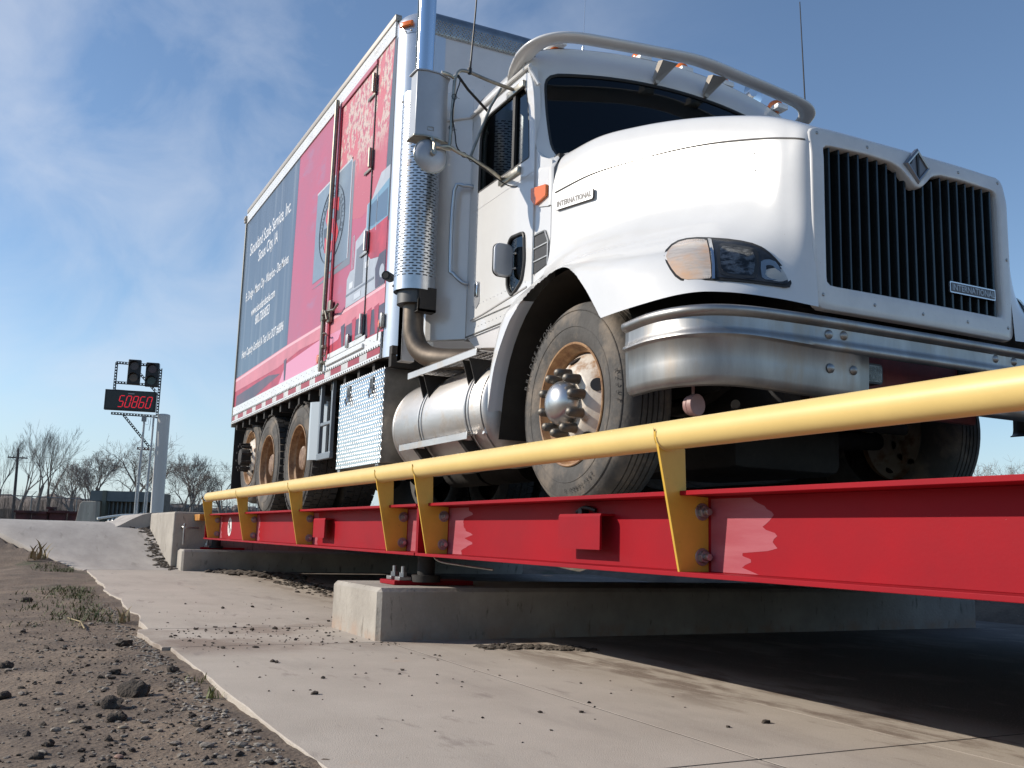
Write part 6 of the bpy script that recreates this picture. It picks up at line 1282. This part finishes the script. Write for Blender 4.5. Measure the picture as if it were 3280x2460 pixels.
CL = [((-3.372, .40), .034, 'largest dark lump of asphalt, standing up in the dirt left of the slab edge'), ((-3.207, .318), .022, 'flat dark lump of asphalt just in front of the largest one'), ((-3.75, .566), .017, 'rounded dark lump of asphalt close to the slab edge'), ((-3.80, .384), .014, 'small dark lump of asphalt behind the largest one'), ((-3.545, .034), .018, 'dark lump of asphalt at the left border of the dirt'), ((-3.008, .317), .020, 'crumbled dark lump of asphalt nearer than the flat one'), ((-7.10, .146), .030, 'dark lump of asphalt at the far left near the patch of weeds'), ((-2.569, .104), .012, 'small dark lump of asphalt near the lower left corner'), ((-2.701, .134), .011, 'lowest but one dark lump of asphalt at the left'), ((-2.715, .507), .010, 'small dark crumb of asphalt beside the near slab edge'), ((-4.706, .503), .024, 'low dark lump of asphalt beside the corner of the footing strip'), ((-4.188, .039), .020, 'dark lump of asphalt at the left border behind the others')]
for i, ((x, y), r, lab) in enumerate(CL):
    o = finish('asphalt_lump', blob(r, (x, y, gz(x, y) + r * .35), .75, 30 + i, 3, .9), clodm, ang=35); tag(o, lab, 'lump', 'dark lumps of asphalt in the dirt')
ST = [((-3.057, .208), .011, 1, 'pale yellow pebble on the dirt, farthest left of the light pebbles'), ((-2.878, .321), .011, 1, 'pale yellow pebble on the dirt right below the crumbled lump'), ((-2.493, .468), .015, 0, 'largest pale grey pebble in the dirt near the slab edge'), ((-2.469, .272), .010, 2, 'pinkish pebble near the bottom of the dirt'), ((-5.67, .428), .016, 0, 'flat grey stone beside the dead stalk'), ((-3.732, .352), .010, 0, 'small light chip of stone behind the largest lump')]
for i, ((x, y), r, k, lab) in enumerate(ST):
    o = finish('pebble', blob(r, (x, y, gz(x, y) + r * .3), .5, 60 + i, 2, .35), stonem[k]); tag(o, lab, 'pebble')
# gravel and crumbs too many to count
bmx = bmesh.new()
def scatter(n, fx, size, name, m, label, flat_=.5, rough_=.35):
    bm_ = bmesh.new()
    for i in range(n):
        x, y = fx(); r = size()
        t_ = bmesh.new(); bmesh.ops.create_icosphere(t_, subdivisions=1, radius=1); a = rnd.uniform(0, 6.28); sx_ = rnd.uniform(.8, 1.5); ca, sa = math.cos(a), math.sin(a); z = gz(x, y); vs = []
        mp_ = {}
        for v in t_.verts:
            k_ = 1 + rnd.uniform(-rough_, rough_) * .7; p = (v.co.x * sx_ * k_, v.co.y * k_, v.co.z * flat_ * k_)
            mp_[v] = bm_.verts.new((x + r * (p[0] * ca - p[1] * sa), y + r * (p[0] * sa + p[1] * ca), z + r * (p[2] + .25)))
        for f in t_.faces: bm_.faces.new([mp_[v] for v in f.verts])
        t_.free()
    o = finish(name, bm_, m, smooth=False); return tag(o, label, name.replace('_', ' '), kind='stuff')
def dirt_pt():
    while True:
        x = -1.9 - abs(rnd.gauss(0, 1)) * 2.4; y = .62 - abs(rnd.gauss(0, .42))
        if x > -9 and y > -1.0: return x, y
def edge_pt():
    x = -2.0 - rnd.random() ** 1.3 * 4.5; return x, .60 - abs(rnd.gauss(0, .05))
scatter(1500, dirt_pt, lambda: rnd.uniform(.0018, .0050) * (1 + 2.2 * rnd.random() ** 8), 'gravel', stonem[0], 'loose grey gravel scattered in the dirt')
scatter(420, edge_pt, lambda: rnd.uniform(.003, .0095), 'edge_gravel', mat('stone_light', (.34, .30, .25), .85, var=.35, vs=25), 'pale gravel lying along the edge of the concrete')
scatter(1500, dirt_pt, lambda: rnd.uniform(.0015, .0048) * (1 + 2.6 * rnd.random() ** 10), 'dirt_crumbs', clodm, 'dark crumbs of soil and asphalt in the dirt', .7, .6)
def strip_pt():
    if rnd.random() < .55: return rnd.uniform(-5.4, -4.35), .70 + rnd.random() ** 1.2 * 1.0
    return rnd.uniform(-6.8, -2.2), rnd.uniform(.75, 2.0)
scatter(330, strip_pt, lambda: rnd.uniform(.0022, .0048) * (1 + 2.6 * rnd.random() ** 7), 'slab_crumbs', clodm, 'dark crumbs scattered on the concrete slab', .7, .6)
# mud ridges below the deck edge
def mud(name, pts, wd, h, label, n=260):
    bm_ = bmesh.new(); P_ = catmull(pts, 10)
    for i in range(n):
        c_ = P_[rnd.randrange(len(P_))]; r = rnd.uniform(.35, 1) * h; x, y = c_[0] + rnd.gauss(0, wd), c_[1] + rnd.gauss(0, wd * .45); t_ = blob(r, (x, y, slab_z(x) + r * .15), .5, i, 1, .9)
        mp_ = {v: bm_.verts.new(v.co) for v in t_.verts}
        for f in t_.faces: bm_.faces.new([mp_[v] for v in f.verts])
        t_.free()
    o = finish(name, bm_, mat('mud', (.12, .098, .078), .95, var=.4, vs=25, bump=.5, bs=90), ang=60); tag(o, label, 'dirt', kind='stuff')
mud('mud_heap', [(-4.15, 1.98), (-4.12, 2.15), (-4.05, 2.30), (-3.98, 2.42)], .04, .018, 'small heap of brown mud at the foot of the near pier', 420)
mud('mud_line', [(-10.2, 1.92), (-9.8, 2.2), (-9.3, 2.45)], .16, .045, 'line of brown mud at the foot of the far pier', 420)
mud('mud_clods', [(-8.9, 2.22), (-8.2, 2.28), (-7.6, 2.34)], .25, .022, 'clods of mud on the slab along the edge of the shade', 200)
mud('joint_dirt', [(-10.5, 1.47), (-11.2, 1.46), (-12.2, 1.46), (-12.9, 1.45)], .12, .028, 'dirt gathered in the joint between ramp and abutment', 220)
# weeds and grass
gm1, gm2, gm3 = mat('grass_green', (.20, .22, .07), .7, var=.4, vs=30), mat('grass_dry', (.32, .25, .13), .8, var=.3, vs=30), mat('weed_green', (.10, .12, .035), .7, var=.4, vs=20)
def blades(b, c, n, h, spread, lean=.5):
    for i in range(n):
        x, y = c[0] + rnd.gauss(0, spread), c[1] + rnd.gauss(0, spread); z = gz(x, y) - .004; a = rnd.uniform(0, 6.28); L_ = h * rnd.uniform(.45, 1.1); w_ = L_ * rnd.uniform(.05, .09); d = Vector((math.cos(a), math.sin(a), 0)); s_ = Vector((-d.y, d.x, 0)); prev = None
        for k in range(5):
            u = k / 4; p = Vector((x, y, z)) + d * (L_ * lean * rnd.uniform(.9, 1.1) * u * u) + Vector((0, 0, L_ * (u - .25 * u * u))); wv = w_ * (1 - u) ** .7 + .0002
            cur = (b.v(p - s_ * wv), b.v(p + s_ * wv))
            if prev: b.f([prev[0], prev[1], cur[1], cur[0]])
            prev = cur
for (c_, n, h, sp_, m, lab) in (((-3.235, .615), 16, .060, .012, gm1, 'tuft of green grass nearest the camera at the slab edge'), ((-3.55, .622), 12, .05, .02, gm1, 'low tuft of grass behind the nearest one at the slab edge'), ((-5.80, .600), 15, .13, .02, gm2, 'straw coloured tuft overhanging the corner of the slab'), ((-10.9, .30), 14, .22, .06, gm2, 'thin dry stalks at the left edge of the ramp')):
    b = B(); blades(b, c_, n, h, sp_); tag(ob('grass_tuft', b, m, smooth=False, recalc=False), lab, 'grass tuft', 'grass tufts along the slab edge')
b = B()
for i in range(420):
    x = -5.6 - rnd.random() * 5.0; y = (.56 - abs(rnd.gauss(0, .22)))
    if vnoise(x * 1.3, y * 2.2, 5) < .38: continue
    blades(b, (x, y), 7, rnd.uniform(.02, .055), .03, .9)
tag(ob('weeds', b, gm3, smooth=False, recalc=False), 'low green weeds on the dirt bank left of the slab', 'weeds', kind='stuff')
b = B(); b.tube([(-5.95, .33, ground_z(-5.95, .33) + .01), (-5.72, .38, ground_z(-5.72, .38) + .018), (-5.45, .385, ground_z(-5.45, .385) + .008)], .004, 5); b.tube([(-5.72, .38, ground_z(-5.72, .38) + .018), (-5.52, .36, ground_z(-5.52, .36) + .010)], .003, 5)
tag(ob('dead_stalk', b, gm2), 'pale dead stalk lying on the dirt', 'dead stalk')

# ================================================================== sign by the ramp
U = Vector((.22, .975, 0)).normalized(); NRM = Vector((U.y, -U.x, 0)); OS = Vector((-19.10, 1.79, 0))
def S3(u, n_, z): return OS + U * u + NRM * n_ + Vector((0, 0, z))
def sbox(b, u0, u1, n0, n1, z0, z1):
    V = [b.v(S3(u, n_, z)) for u in (u0, u1) for n_ in (n0, n1) for z in (z0, z1)]
    for f in ((0, 1, 3, 2), (4, 6, 7, 5), (0, 4, 5, 1), (2, 3, 7, 6), (0, 2, 6, 4), (1, 5, 7, 3)): b.f([V[k] for k in f])
def angle_iron(name, pts, m, par, w_=.042, along='z'):
    """perforated strip: short plates with gaps that read as the row of holes"""
    b = B(); (u0, z0), (u1, z1) = pts; L_ = math.hypot(u1 - u0, z1 - z0); n_ = max(2, int(L_ / .050)); du, dz = (u1 - u0) / L_, (z1 - z0) / L_; px, pz = -dz, du
    def q(s0, s1, t0, t1, d0=0, d1=.005):
        C_ = [(s0, t0), (s1, t0), (s1, t1), (s0, t1)]; A = [b.v(S3(u0 + du * s + px * t_, d0, z0 + dz * s + pz * t_)) for s, t_ in C_]; D = [b.v(S3(u0 + du * s + px * t_, d1, z0 + dz * s + pz * t_)) for s, t_ in C_]; b.f(A[::-1]); b.f(D); b.bridge(A, D)
    q(0, L_, -w_ / 2, -w_ * .22); q(0, L_, w_ * .22, w_ / 2); q(0, L_, -w_ / 2 - .004, -w_ / 2, -.035, .005)
    for k in range(n_): s = L_ * k / n_; q(s, s + L_ / n_ * .52, -w_ * .22, w_ * .22)
    return ob(name, b, m, par, smooth=False)
blk = mat('black_paint', (.018, .018, .020), .5, var=.3, vs=12); rst = mat('rusty_iron', (.16, .05, .03), .8, col2=(.07, .028, .02), vs=20)
ssn = thing('display_stand', 'perforated black angle iron frame that carries the weight display', 'sign frame', tuple(S3(.30, 0, .1)))
for nm, p_, m_ in (('post', ((-.325, 2.45), (-.325, 3.00)), blk), ('post', ((.455, 2.00), (.455, 2.94)), blk), ('crossbar', ((-.33, 3.0), (.44, 2.985)), blk), ('crossbar', ((-.325, 2.63), (.45, 2.615)), blk), ('crossbar', ((-.33, 2.475), (.45, 2.46)), blk), ('crossbar', ((-.34, 2.055), (.44, 2.040)), blk), ('brace', ((-.12, 2.03), (.38, 1.46)), rst if 0 else blk), ('brace', ((.02, 2.90), (.40, 2.50)), blk), ('bracket_arm', ((.16, 1.435), (.45, 1.43)), rst)):
    angle_iron(nm, p_, m_, ssn)
for (u_, r) in ((.245, .020), (.405, .018)):
    b = B(); b.cyl(S3(u_, .02, .10), S3(u_ + (.0), .02, 2.06), r, n=14); ob('support_pipe', b, mat('pale_conduit', (.42, .43, .44), .45, .5), ssn)
b = B(); sbox(b, .20, .28, -.02, .05, 1.93, 2.04); ob('junction_box', b, mat('box_grey', (.25, .26, .27), .5), ssn, smooth=False)
b = B(); b.tube([S3(.30, .03, 2.0), S3(.33, .04, 1.90), S3(.30, .04, 1.87), S3(.26, .04, 1.89)], .003, 5, smooth=4); b.tube([S3(.36, .04, 2.0), S3(.36, .05, 1.90), S3(.345, .05, 1.76)], .006, 6); b.tube([S3(.215, .03, .12), S3(.21, .03, .7), S3(.225, .03, 1.4)], .009, 6); b.tube([S3(.37, .03, .12), S3(.375, .03, .7), S3(.39, .03, 1.4)], .009, 6); ob('sign_cable', b, mat('pale_cable', (.62, .64, .62), .5), ssn)
adopt(ssn)
dsp = thing('weight_display', 'black weight display with red digits reading 50860', 'display', tuple(S3(0, .05, 2.08)))
b = B(); sbox(b, -.455, .43, .01, .13, 2.105, 2.475); ob('display_case', b, blk, dsp, bev=.006, smooth=False)
b = B(); sbox(b, -.425, .40, .131, .134, 2.13, 2.45); ob('display_window', b, mat('display_black', (.008, .008, .010), .25), dsp, smooth=False)
led = mat('red_led', (.5, .01, .02), .5, emit=((1.0, .02, .05), .55)); ledo = mat('red_led_off', (.03, .006, .008), .4)
SEG = {'0': 'abcdef', '5': 'afgcd', '8': 'abcdefg', '6': 'acdefg'}
for i, ch in enumerate('50860'):
    b = B(); u0 = -.225 + i * .119; W_, H_ = .078, .205; z0 = 2.165; t_ = .013; sl = .20
    def seg(ua, za, ub, zb, vert):
        g_ = .007
        if vert: P_ = [(ua - t_ / 2, za + g_), (ua + t_ / 2, za + g_), (ub + t_ / 2, zb - g_), (ub - t_ / 2, zb - g_)]
        else: P_ = [(ua + g_, za - t_ / 2), (ub - g_, zb - t_ / 2), (ub - g_, zb + t_ / 2), (ua + g_, za + t_ / 2)]
        A = [b.v(S3(u0 + u + sl * z, .136, z0 + z)) for u, z in P_]; C_ = [b.v(S3(u0 + u + sl * z, .1345, z0 + z)) for u, z in P_]; b.f(A); b.f(C_[::-1]); b.bridge(A, C_)
    for s_ in SEG[ch]:
        {'a': lambda: seg(0, H_, W_, H_, 0), 'b': lambda: seg(W_, H_ / 2, W_, H_, 1), 'c': lambda: seg(W_, 0, W_, H_ / 2, 1), 'd': lambda: seg(0, 0, W_, 0, 0), 'e': lambda: seg(0, 0, 0, H_ / 2, 1), 'f': lambda: seg(0, H_ / 2, 0, H_, 1), 'g': lambda: seg(0, H_ / 2, W_, H_ / 2, 0)}[s_]()
    ob('digit', b, led, dsp, smooth=False)
b = B(); sbox(b, -.06, .05, .1345, .1355, 2.405, 2.425); ob('maker_label', b, mat('label_grey', (.30, .30, .30), .5), dsp, smooth=False)
adopt(dsp)
for (ua, ub, za, zb, lab, cols) in ((-.105, .115, 2.60, 3.055, 'left hand two lens traffic light on the sign frame, both lamps dark', ((.05, .02, .02), (.09, .045, .015))), (.205, .435, 2.575, 3.02, 'right hand two lens traffic light on the sign frame, both lamps dark', ((.06, .015, .02), (.015, .04, .035)))):
    tl = thing('traffic_light', lab, 'traffic light', tuple(S3((ua + ub) / 2, .05, za)), 'unlit traffic lights on the sign frame')
    b = B(); sbox(b, ua, ub, .008, .12, za, zb); ob('signal_case', b, blk, tl, bev=.010)
    for k, c_ in enumerate(cols):
        zc = zb - .12 - k * .22; uc = (ua + ub) / 2; b = B(); b.cyl(S3(uc, .12, zc), S3(uc, .126, zc), .075, n=28); ln = ob('signal_lens', b, mat('signal_lens_%d%d' % (k, int(c_[0] * 1000)), c_, .3, coat=.3), tl)
        b = B(); P_ = [(uc + .088 * math.cos(a), zc + .088 * math.sin(a)) for a in [math.radians(x) for x in range(-10, 195, 10)]]; b.grid([[S3(u, .118, z) for u, z in P_], [S3(u, .23, z) for u, z in P_]]); vz = ob('signal_visor', b, blk, ln); s_ = vz.modifiers.new('s', 'SOLIDIFY'); s_.thickness = .003
    adopt(tl)
b = B(); b.cyl((-19.02, 2.375, .05), (-18.98, 2.355, 2.06), .113, n=40); b.lathe([(.113, 0), (.105, .018), (.07, .028), (.001, .032)], (-18.98, 2.355, 2.06), 'z', 40)
tag(ob('bollard', b, mat('bollard_white', (.58, .58, .56), .5, var=.12, vs=2, stretch=(1, 1, .3))), 'tall white steel bollard right of the weight display', 'bollard')

# ================================================================== grey bin, barrier block and pipe behind the ramp
gb_ = thing('steel_bin', 'long grey steel bin with a recessed ribbed side behind the ramp', 'steel bin', (-32.4, 2.9, .1))
D1 = Vector((.45, .89, 0)).normalized(); N1 = Vector((D1.y, -D1.x, 0)); O1 = Vector((-32.75, 2.12, 0))
def W3(u, n_, z): return O1 + D1 * u + N1 * n_ + Vector((0, 0, z))
def wbox(b, u0, u1, n0, n1, z0, z1):
    V = [b.v(W3(u, n_, z)) for u in (u0, u1) for n_ in (n0, n1) for z in (z0, z1)]
    for f in ((0, 1, 3, 2), (4, 6, 7, 5), (0, 4, 5, 1), (2, 3, 7, 6), (0, 2, 6, 4), (1, 5, 7, 3)): b.f([V[k] for k in f])
bing = mat('bin_grey', (.10, .125, .135), .6, var=.2, vs=3)
b = B(); wbox(b, 0, 2.05, -.25, 0, .77, 1.08); ob('upper_panel', b, bing, gb_, smooth=False)
b = B(); wbox(b, 0, 2.05, -1.2, -.25, .05, 1.06); ob('bin_body', b, mat('bin_side', (.15, .14, .12), .8, var=.4, vs=8), gb_, smooth=False)
for k in range(12): b = B(); wbox(b, .52 + k * .13, .56 + k * .13, -.25, -.15, .10, .76); ob('rib', b, bing, gb_, smooth=False)
b = B(); wbox(b, .38, .50, -.2, .03, .08, 1.09); ob('corner_post', b, mat('bin_post', (.10, .11, .09), .7), gb_, smooth=False)
adopt(gb_)
b = B(); P_ = [(-.22, .08), (-.13, .66), (-.05, .74), (.36, .745), (.38, .10)]
A = [b.v(W3(u, .06, z)) for u, z in P_]; C_ = [b.v(W3(u, .40, z)) for u, z in P_]; b.f(A[::-1]); b.f(C_); b.bridge(A, C_)
cbm = mat('barrier_concrete', (.50, .46, .38), .9, col2=(.36, .32, .27), vs=3, stretch=(3, 3, .4)); layer(cbm, (.22, .19, .15), 9, .62, .68, stretch=(2, 2, .25))
tag(ob('concrete_block', b, cbm, bev=.015, smooth=False), 'cream concrete barrier block in front of the grey steel bin', 'concrete block')
b = B(); 
for k in range(9):
    u = k / 8; p = Vector((-24.3 + .5 * u, 2.02 + .62 * u, .02 + .16 * u)); 
    b.lathe([(.12, -.045), (.15, -.02), (.15, .02), (.12, .045)], tuple(p), 'y', 24)
tag(ob('ribbed_pipe', b, mat('pipe_blue', (.05, .085, .10), .35, var=.3, vs=8)), 'dark blue ribbed pipe lying behind the concrete shoulder', 'pipe')
b = B(); b.tube([(-18.6, 1.35, .13), (-18.75, 1.75, .20), (-18.9, 2.1, .215), (-19.0, 2.3, .20)], .022, 8, smooth=4); tag(ob('white_hose', b, mat('hose_white', (.65, .68, .66), .5)), 'white hose lying at the foot of the sign pipes', 'hose')
# rusty scrap stacked behind the ramp
scm = mat('rust_red', (.105, .030, .030), .85, col2=(.035, .014, .015), vs=1.8, bump=.4, bs=6)
D2 = Vector((.45, .89, 0)).normalized(); O2 = Vector((-50.9, .1, 0)); k = 0
for (u0, u1, z0, z1, dn, lab) in ((.0, .75, .05, .62, 0, 'rusty red steel section at the left end of the scrap row'), (.8, 1.55, .05, .60, .1, 'dark rusty section second from the left in the scrap row'), (1.45, 1.75, .05, .82, -.1, 'tall narrow rusty post in the middle of the scrap row'), (1.6, 2.4, .05, .66, .05, 'rusty red section right of the tall narrow post'), (2.42, 3.3, .05, .64, 0, 'rusty red section at the right end beside the concrete block')):
    b = B(); N2 = Vector((D2.y, -D2.x, 0))
    for (a0, a1, c0, c1, e0, e1) in ((u0, u1, -.4 + dn, .0 + dn, z1 - .10, z1), (u0, u1, -.4 + dn, .0 + dn, z0, z0 + .10), (u0 + .03, u1 - .03, -.25 + dn, -.15 + dn, z0 + .1, z1 - .1)):
        V = [b.v(O2 + D2 * u + N2 * n_ + Vector((0, 0, z))) for u in (a0, a1) for n_ in (c0, c1) for z in (e0, e1)]
        for f in ((0, 1, 3, 2), (4, 6, 7, 5), (0, 4, 5, 1), (2, 3, 7, 6), (0, 2, 6, 4), (1, 5, 7, 3)): b.f([V[q] for q in f])
    tag(ob('scrap_section', b, scm, smooth=False), lab, 'scrap steel', 'rusty steel sections behind the ramp')

# ================================================================== chain-link fence
fn = thing('chain_link_fence', 'grey chain link fence with outward leaning barbed wire arms behind the ramp', 'fence', (-70, 6, .1))
fgal = mat('fence_steel', (.17, .18, .185), .5, .5); FA = Vector((-66.71, -.70, 0)); FB = Vector((-74.47, 13.59, 0)); FD = (FB - FA).normalized(); FN = Vector((FD.y, -FD.x, 0))
L0, L1 = -16, 60
b = B(); b.cyl(FA + FD * L0 + Vector((0, 0, 1.70)), FA + FD * L1 + Vector((0, 0, 1.70)), .030, n=8); ob('top_rail', b, fgal, fn)
for k in range(26):
    p = FA + FD * (L0 + k * 3.0); b = B(); b.cyl(p + Vector((0, 0, .05)), p + Vector((0, 0, 1.78)), .036, n=8); b.cyl(p + Vector((0, 0, 1.76)), p + FN * .28 + FD * .10 + Vector((0, 0, 2.02)), .022, n=6); ob('fence_post', b, fgal, fn)
for h in (1.86, 1.93, 2.0):
    b = B(); b.cyl(FA + FD * L0 + FN * (.28 * (h - 1.76) / .26) + Vector((0, 0, h)), FA + FD * L1 + FN * (.28 * (h - 1.76) / .26) + Vector((0, 0, h)), .006, n=4); ob('barbed_wire', b, fgal, fn)
b = B(); s = L0; pit = .16; hh = 1.62
while s < L1:
    for sg in (1, -1):
        a = FA + FD * s; c_ = FA + FD * (s + sg * hh); p0 = a + Vector((0, 0, .08)); p1 = c_ + Vector((0, 0, .08 + hh)); t_ = FN * .0; w_ = Vector((0, 0, .0045))
        b.f([b.v(p0 - w_), b.v(p1 - w_), b.v(p1 + w_), b.v(p0 + w_)])
    s += pit
ob('chain_link_mesh', b, fgal, fn, smooth=False, recalc=False); adopt(fn)

# ================================================================== utility pole and wires
up = thing('utility_pole', 'dark wooden utility pole with one crossarm at the left, behind the fence', 'utility pole', (-124.5, .2, .1))
wood = mat('pole_wood', (.060, .055, .060), .9)
b = B(); b.cyl((-124.5, .22, -.2), (-123.4, .06, 8.45), .19, .13, n=12); ob('pole', b, wood, up)
b = B(); b.box(-123.85, -123.7, -.95, 1.10, 7.32, 7.46); b.tube([(-123.8, -.5, 7.35), (-123.75, .08, 6.9), (-123.8, .6, 7.35)], .03, 5); ob('crossarm', b, wood, up)
for y in (-.85, -.35, .55, 1.0): b = B(); b.cyl((-123.78, y, 7.46), (-123.78, y, 7.62), .04, n=8); ob('insulator', b, wood, up)
adopt(up)
wr = mat('wire', (.10, .11, .13), .6)
for i, (y, z, lab) in enumerate(((1.0, 7.6, 'upper power line running from the utility pole over the trees'), (.08, 6.9, 'lower power line running from the utility pole over the trees'))):
    b = B(); pts = [(-123.7 + 60 * u * .2, y + 75 * u, z + (8.2 - z) * u * .0 - 1.0 * 4 * u * (1 - u) * .8 + 2.2 * u) for u in [k / 24 for k in range(25)]]; b.tube(pts, .016, 4); tag(ob('power_line', b, wr), lab, 'power line')

# ================================================================== bare trees
bark = [mat('bark_grey', (.24, .215, .20), .95, var=.3, vs=2), mat('bark_brown', (.19, .165, .145), .95, var=.3, vs=2), mat('twig_haze', (.185, .160, .150), .95)]
def make_tree(seed, H, spread, levels=5, fork=.22, up_=.55, nbr=(3, 4), r0=.05):
    rr = random.Random(seed); tr = B(); cr = B()
    def seg(b, p, q, ra, rb, n_=4):
        ax = (q - p); 
        if ax.length < 1e-5: return
        t_ = ax.normalized(); o1 = t_.orthogonal().normalized(); o2 = t_.cross(o1); A = []; C_ = []
        for k in range(n_): a = 2 * PI * k / n_; d = o1 * math.cos(a) + o2 * math.sin(a); A.append(b.v(p + d * ra)); C_.append(b.v(q + d * rb))
        b.bridge(A, C_)
    def grow(p, d, L_, r, lev):
        n_ = 4 if lev < 2 else 3; q = p; tgt = tr if lev == 0 else cr
        kids = []
        for k in range(n_):
            d = (d + Vector((rr.gauss(0, .09), rr.gauss(0, .09), rr.gauss(0, .05) + .03 * up_))).normalized(); q2 = q + d * (L_ / n_); ra, rb = r * (1 - .5 * k / n_), r * (1 - .5 * (k + 1) / n_); seg(tgt, q, q2, ra, rb, 6 if lev == 0 else (4 if lev < 3 else 3)); q = q2
            if lev < levels and (k > 0 or lev > 0): kids.append((q.copy(), rb, (k + 1) / n_))
        if lev >= levels: return
        for (c_, rb, u) in kids:
            for j in range(rr.randint(*nbr) if u > .9 else (1 if rr.random() < .75 else 0)):
                az = rr.uniform(0, 2 * PI); o1 = d.orthogonal().normalized(); o2 = d.cross(o1); sp_ = spread * rr.uniform(.55, 1.25)
                nd = (d * math.cos(sp_) + (o1 * math.cos(az) + o2 * math.sin(az)) * math.sin(sp_) + Vector((0, 0, up_ * .35))).normalized()
                grow(c_, nd, L_ * rr.uniform(.52, .78), max(rb * .6, .0045), lev + 1)
    grow(Vector((0, 0, 0)), Vector((0, 0, 1)), H * fork * 1.6, H * r0 * .5, 0)
    # normalise the height
    zs_ = [v.co.z for v in cr.bm.verts]; k = H / max(zs_)
    for b in (tr, cr):
        for v in b.bm.verts: v.co *= k
    return tr, cr
KINDS = []
for i, (sd_, H, spd, lv, fk, up2, nb) in enumerate(((3, 8.0, .42, 5, .22, .75, (2, 3)), (8, 5.8, .80, 5, .17, .30, (2, 3)), (21, 5.0, .62, 5, .12, .5, (3, 3)), (34, 7.5, .36, 5, .24, .9, (2, 3)))):
    root = bpy.data.objects.new('bare_tree', None); COL.objects.link(root); tr, cr = make_tree(sd_, H, spd, lv, fk, up2, nb)
    ob('trunk', tr, bark[i % 2], root); ob('crown', cr, bark[i % 2], root, smooth=False, recalc=False); KINDS.append((root, H, [False]))
TREES = [ (0, -88.4, 1.7, 8.2, 'tall bare tree with an upright crown, tallest left of the weight display'), (3, -90.2, 2.9, 8.0, 'tall bare tree just right of and leaning from the tallest one'), (3, -84.4, -1.3, 7.0, 'bare tree cut off by the left border of the picture'), (0, -95, .5, 7.6, 'slender bare tree between the utility pole and the tallest tree'), (2, -82.2, 4.2, 5.2, 'bushy bare tree right of the tallest trees, low and twiggy'), (1, -63.9, 6.4, 5.9, 'wide spreading bare tree directly behind the weight display'), (1, -67.5, 8.2, 5.6, 'wide spreading bare tree just right of the white bollard'), (2, -75.5, 5.2, 5.4, 'round bare tree left of the display conduits behind the grey bin'), (2, -83, 12.9, 6.3, 'bare tree next to the rear of the truck, left one'), (1, -71.8, 13.5, 5.2, 'bare tree touching the rear edge of the truck box'), (0, -89, 11.2, 6.0, 'far bare tree between the bollard and the truck'), (1, -72, 10.6, 4.9, 'low bare tree in the gap before the truck'), (2, -65, 27.8, 3.9, 'small bare tree seen under the truck frame'), (3, -75.4, 30.0, 5.6, 'bare tree hidden behind the truck body'), (0, -90, 20.5, 7.2, 'bare tree behind the truck box'), (2, -86, -4.5, 6.4, 'bare tree outside the left border'), (1, -100.7, 132.5, 14.6, 'distant treetop above the red beam at the right'), (1, -99, 137.0, 14.4, 'second distant treetop above the red beam at the right')]
for i, (k, x, y, h, lab) in enumerate(TREES):
    root, H, used = KINDS[k]
    if used[0]:
        r = root.copy(); COL.objects.link(r)
        for ch in [c for c in COL.objects if c.parent == root]: c2 = ch.copy(); COL.objects.link(c2); c2.parent = r
    else: r = root; used[0] = True
    r.location = (x, y, .05); s_ = h / H; r.scale = (s_, s_, s_); r.rotation_euler = (0, 0, (i * 2.399) % 6.28); tag(r, lab, 'tree', 'bare trees beyond the fence')
# brush: a dense low band of saplings and twigs
b = B()
for i in range(3600):
    u = rnd.uniform(-12, 62); dp = rnd.uniform(4, 34); p = FA + FD * u - FN * dp; p = Vector((p.x, p.y, .05)); hh = rnd.uniform(.8, 2.2) * (1 + .6 * vnoise(u * .22, 3, 1)); d = Vector((rnd.gauss(0, .16), rnd.gauss(0, .16), 1)).normalized(); w_ = rnd.uniform(.008, .022); sdv = Vector((.45, .89, 0)) * w_
    q = p + d * hh; b.f([b.v(p - sdv), b.v(p + sdv), b.v(q + sdv * .2), b.v(q - sdv * .2)])
    for j in range(5):
        v_ = rnd.uniform(.25, .95); a = p + d * hh * v_; e = a + Vector((rnd.gauss(0, .3), rnd.gauss(0, .3), rnd.uniform(.1, .6))) * hh * .35; b.f([b.v(a - sdv * .5), b.v(a + sdv * .5), b.v(e)])
tag(ob('brush', b, mat('brush_brown', (.105, .080, .064), .95, var=.5, vs=.4), smooth=False, recalc=False), 'dense brown leafless brush beyond the fence', 'brush', kind='stuff')

# the far wood that closes the horizon: one ragged mass of trunks and twigs
b = B(); G = []
for k in range(700):
    a = math.radians(-75 + 150 * k / 699); d = 150 + 12 * math.sin(k * .07); base_ = Vector((-math.cos(a), math.sin(a) * 1.0, 0)); hgt = 2.6 + 1.5 * vnoise(k * .045, 2, 7) + 1.0 * vnoise(k * .31, 4, 7) + .5 * hash2(k, 3)
    p = Vector((-20 + base_.x * d, base_.y * d + 20, 0)); G.append([tuple(p + Vector((0, 0, -.3))), tuple(p - base_ * 1.5 + Vector((0, 0, hgt * .5))), tuple(p + Vector((0, 0, hgt * .86))), tuple(p + base_ * 3 + Vector((0, 0, hgt))), tuple(p + base_ * 14 + Vector((0, 0, hgt * .8)))])
b.grid(G)
wd = mat('far_wood', (.20, .165, .145), .98, col2=(.115, .095, .085), vs=.55, stretch=(1, 1, .22), bump=1.0, bs=1.2)
tag(ob('far_wood', b, wd, smooth=False), 'far leafless wood closing the horizon', 'woodland', kind='stuff')
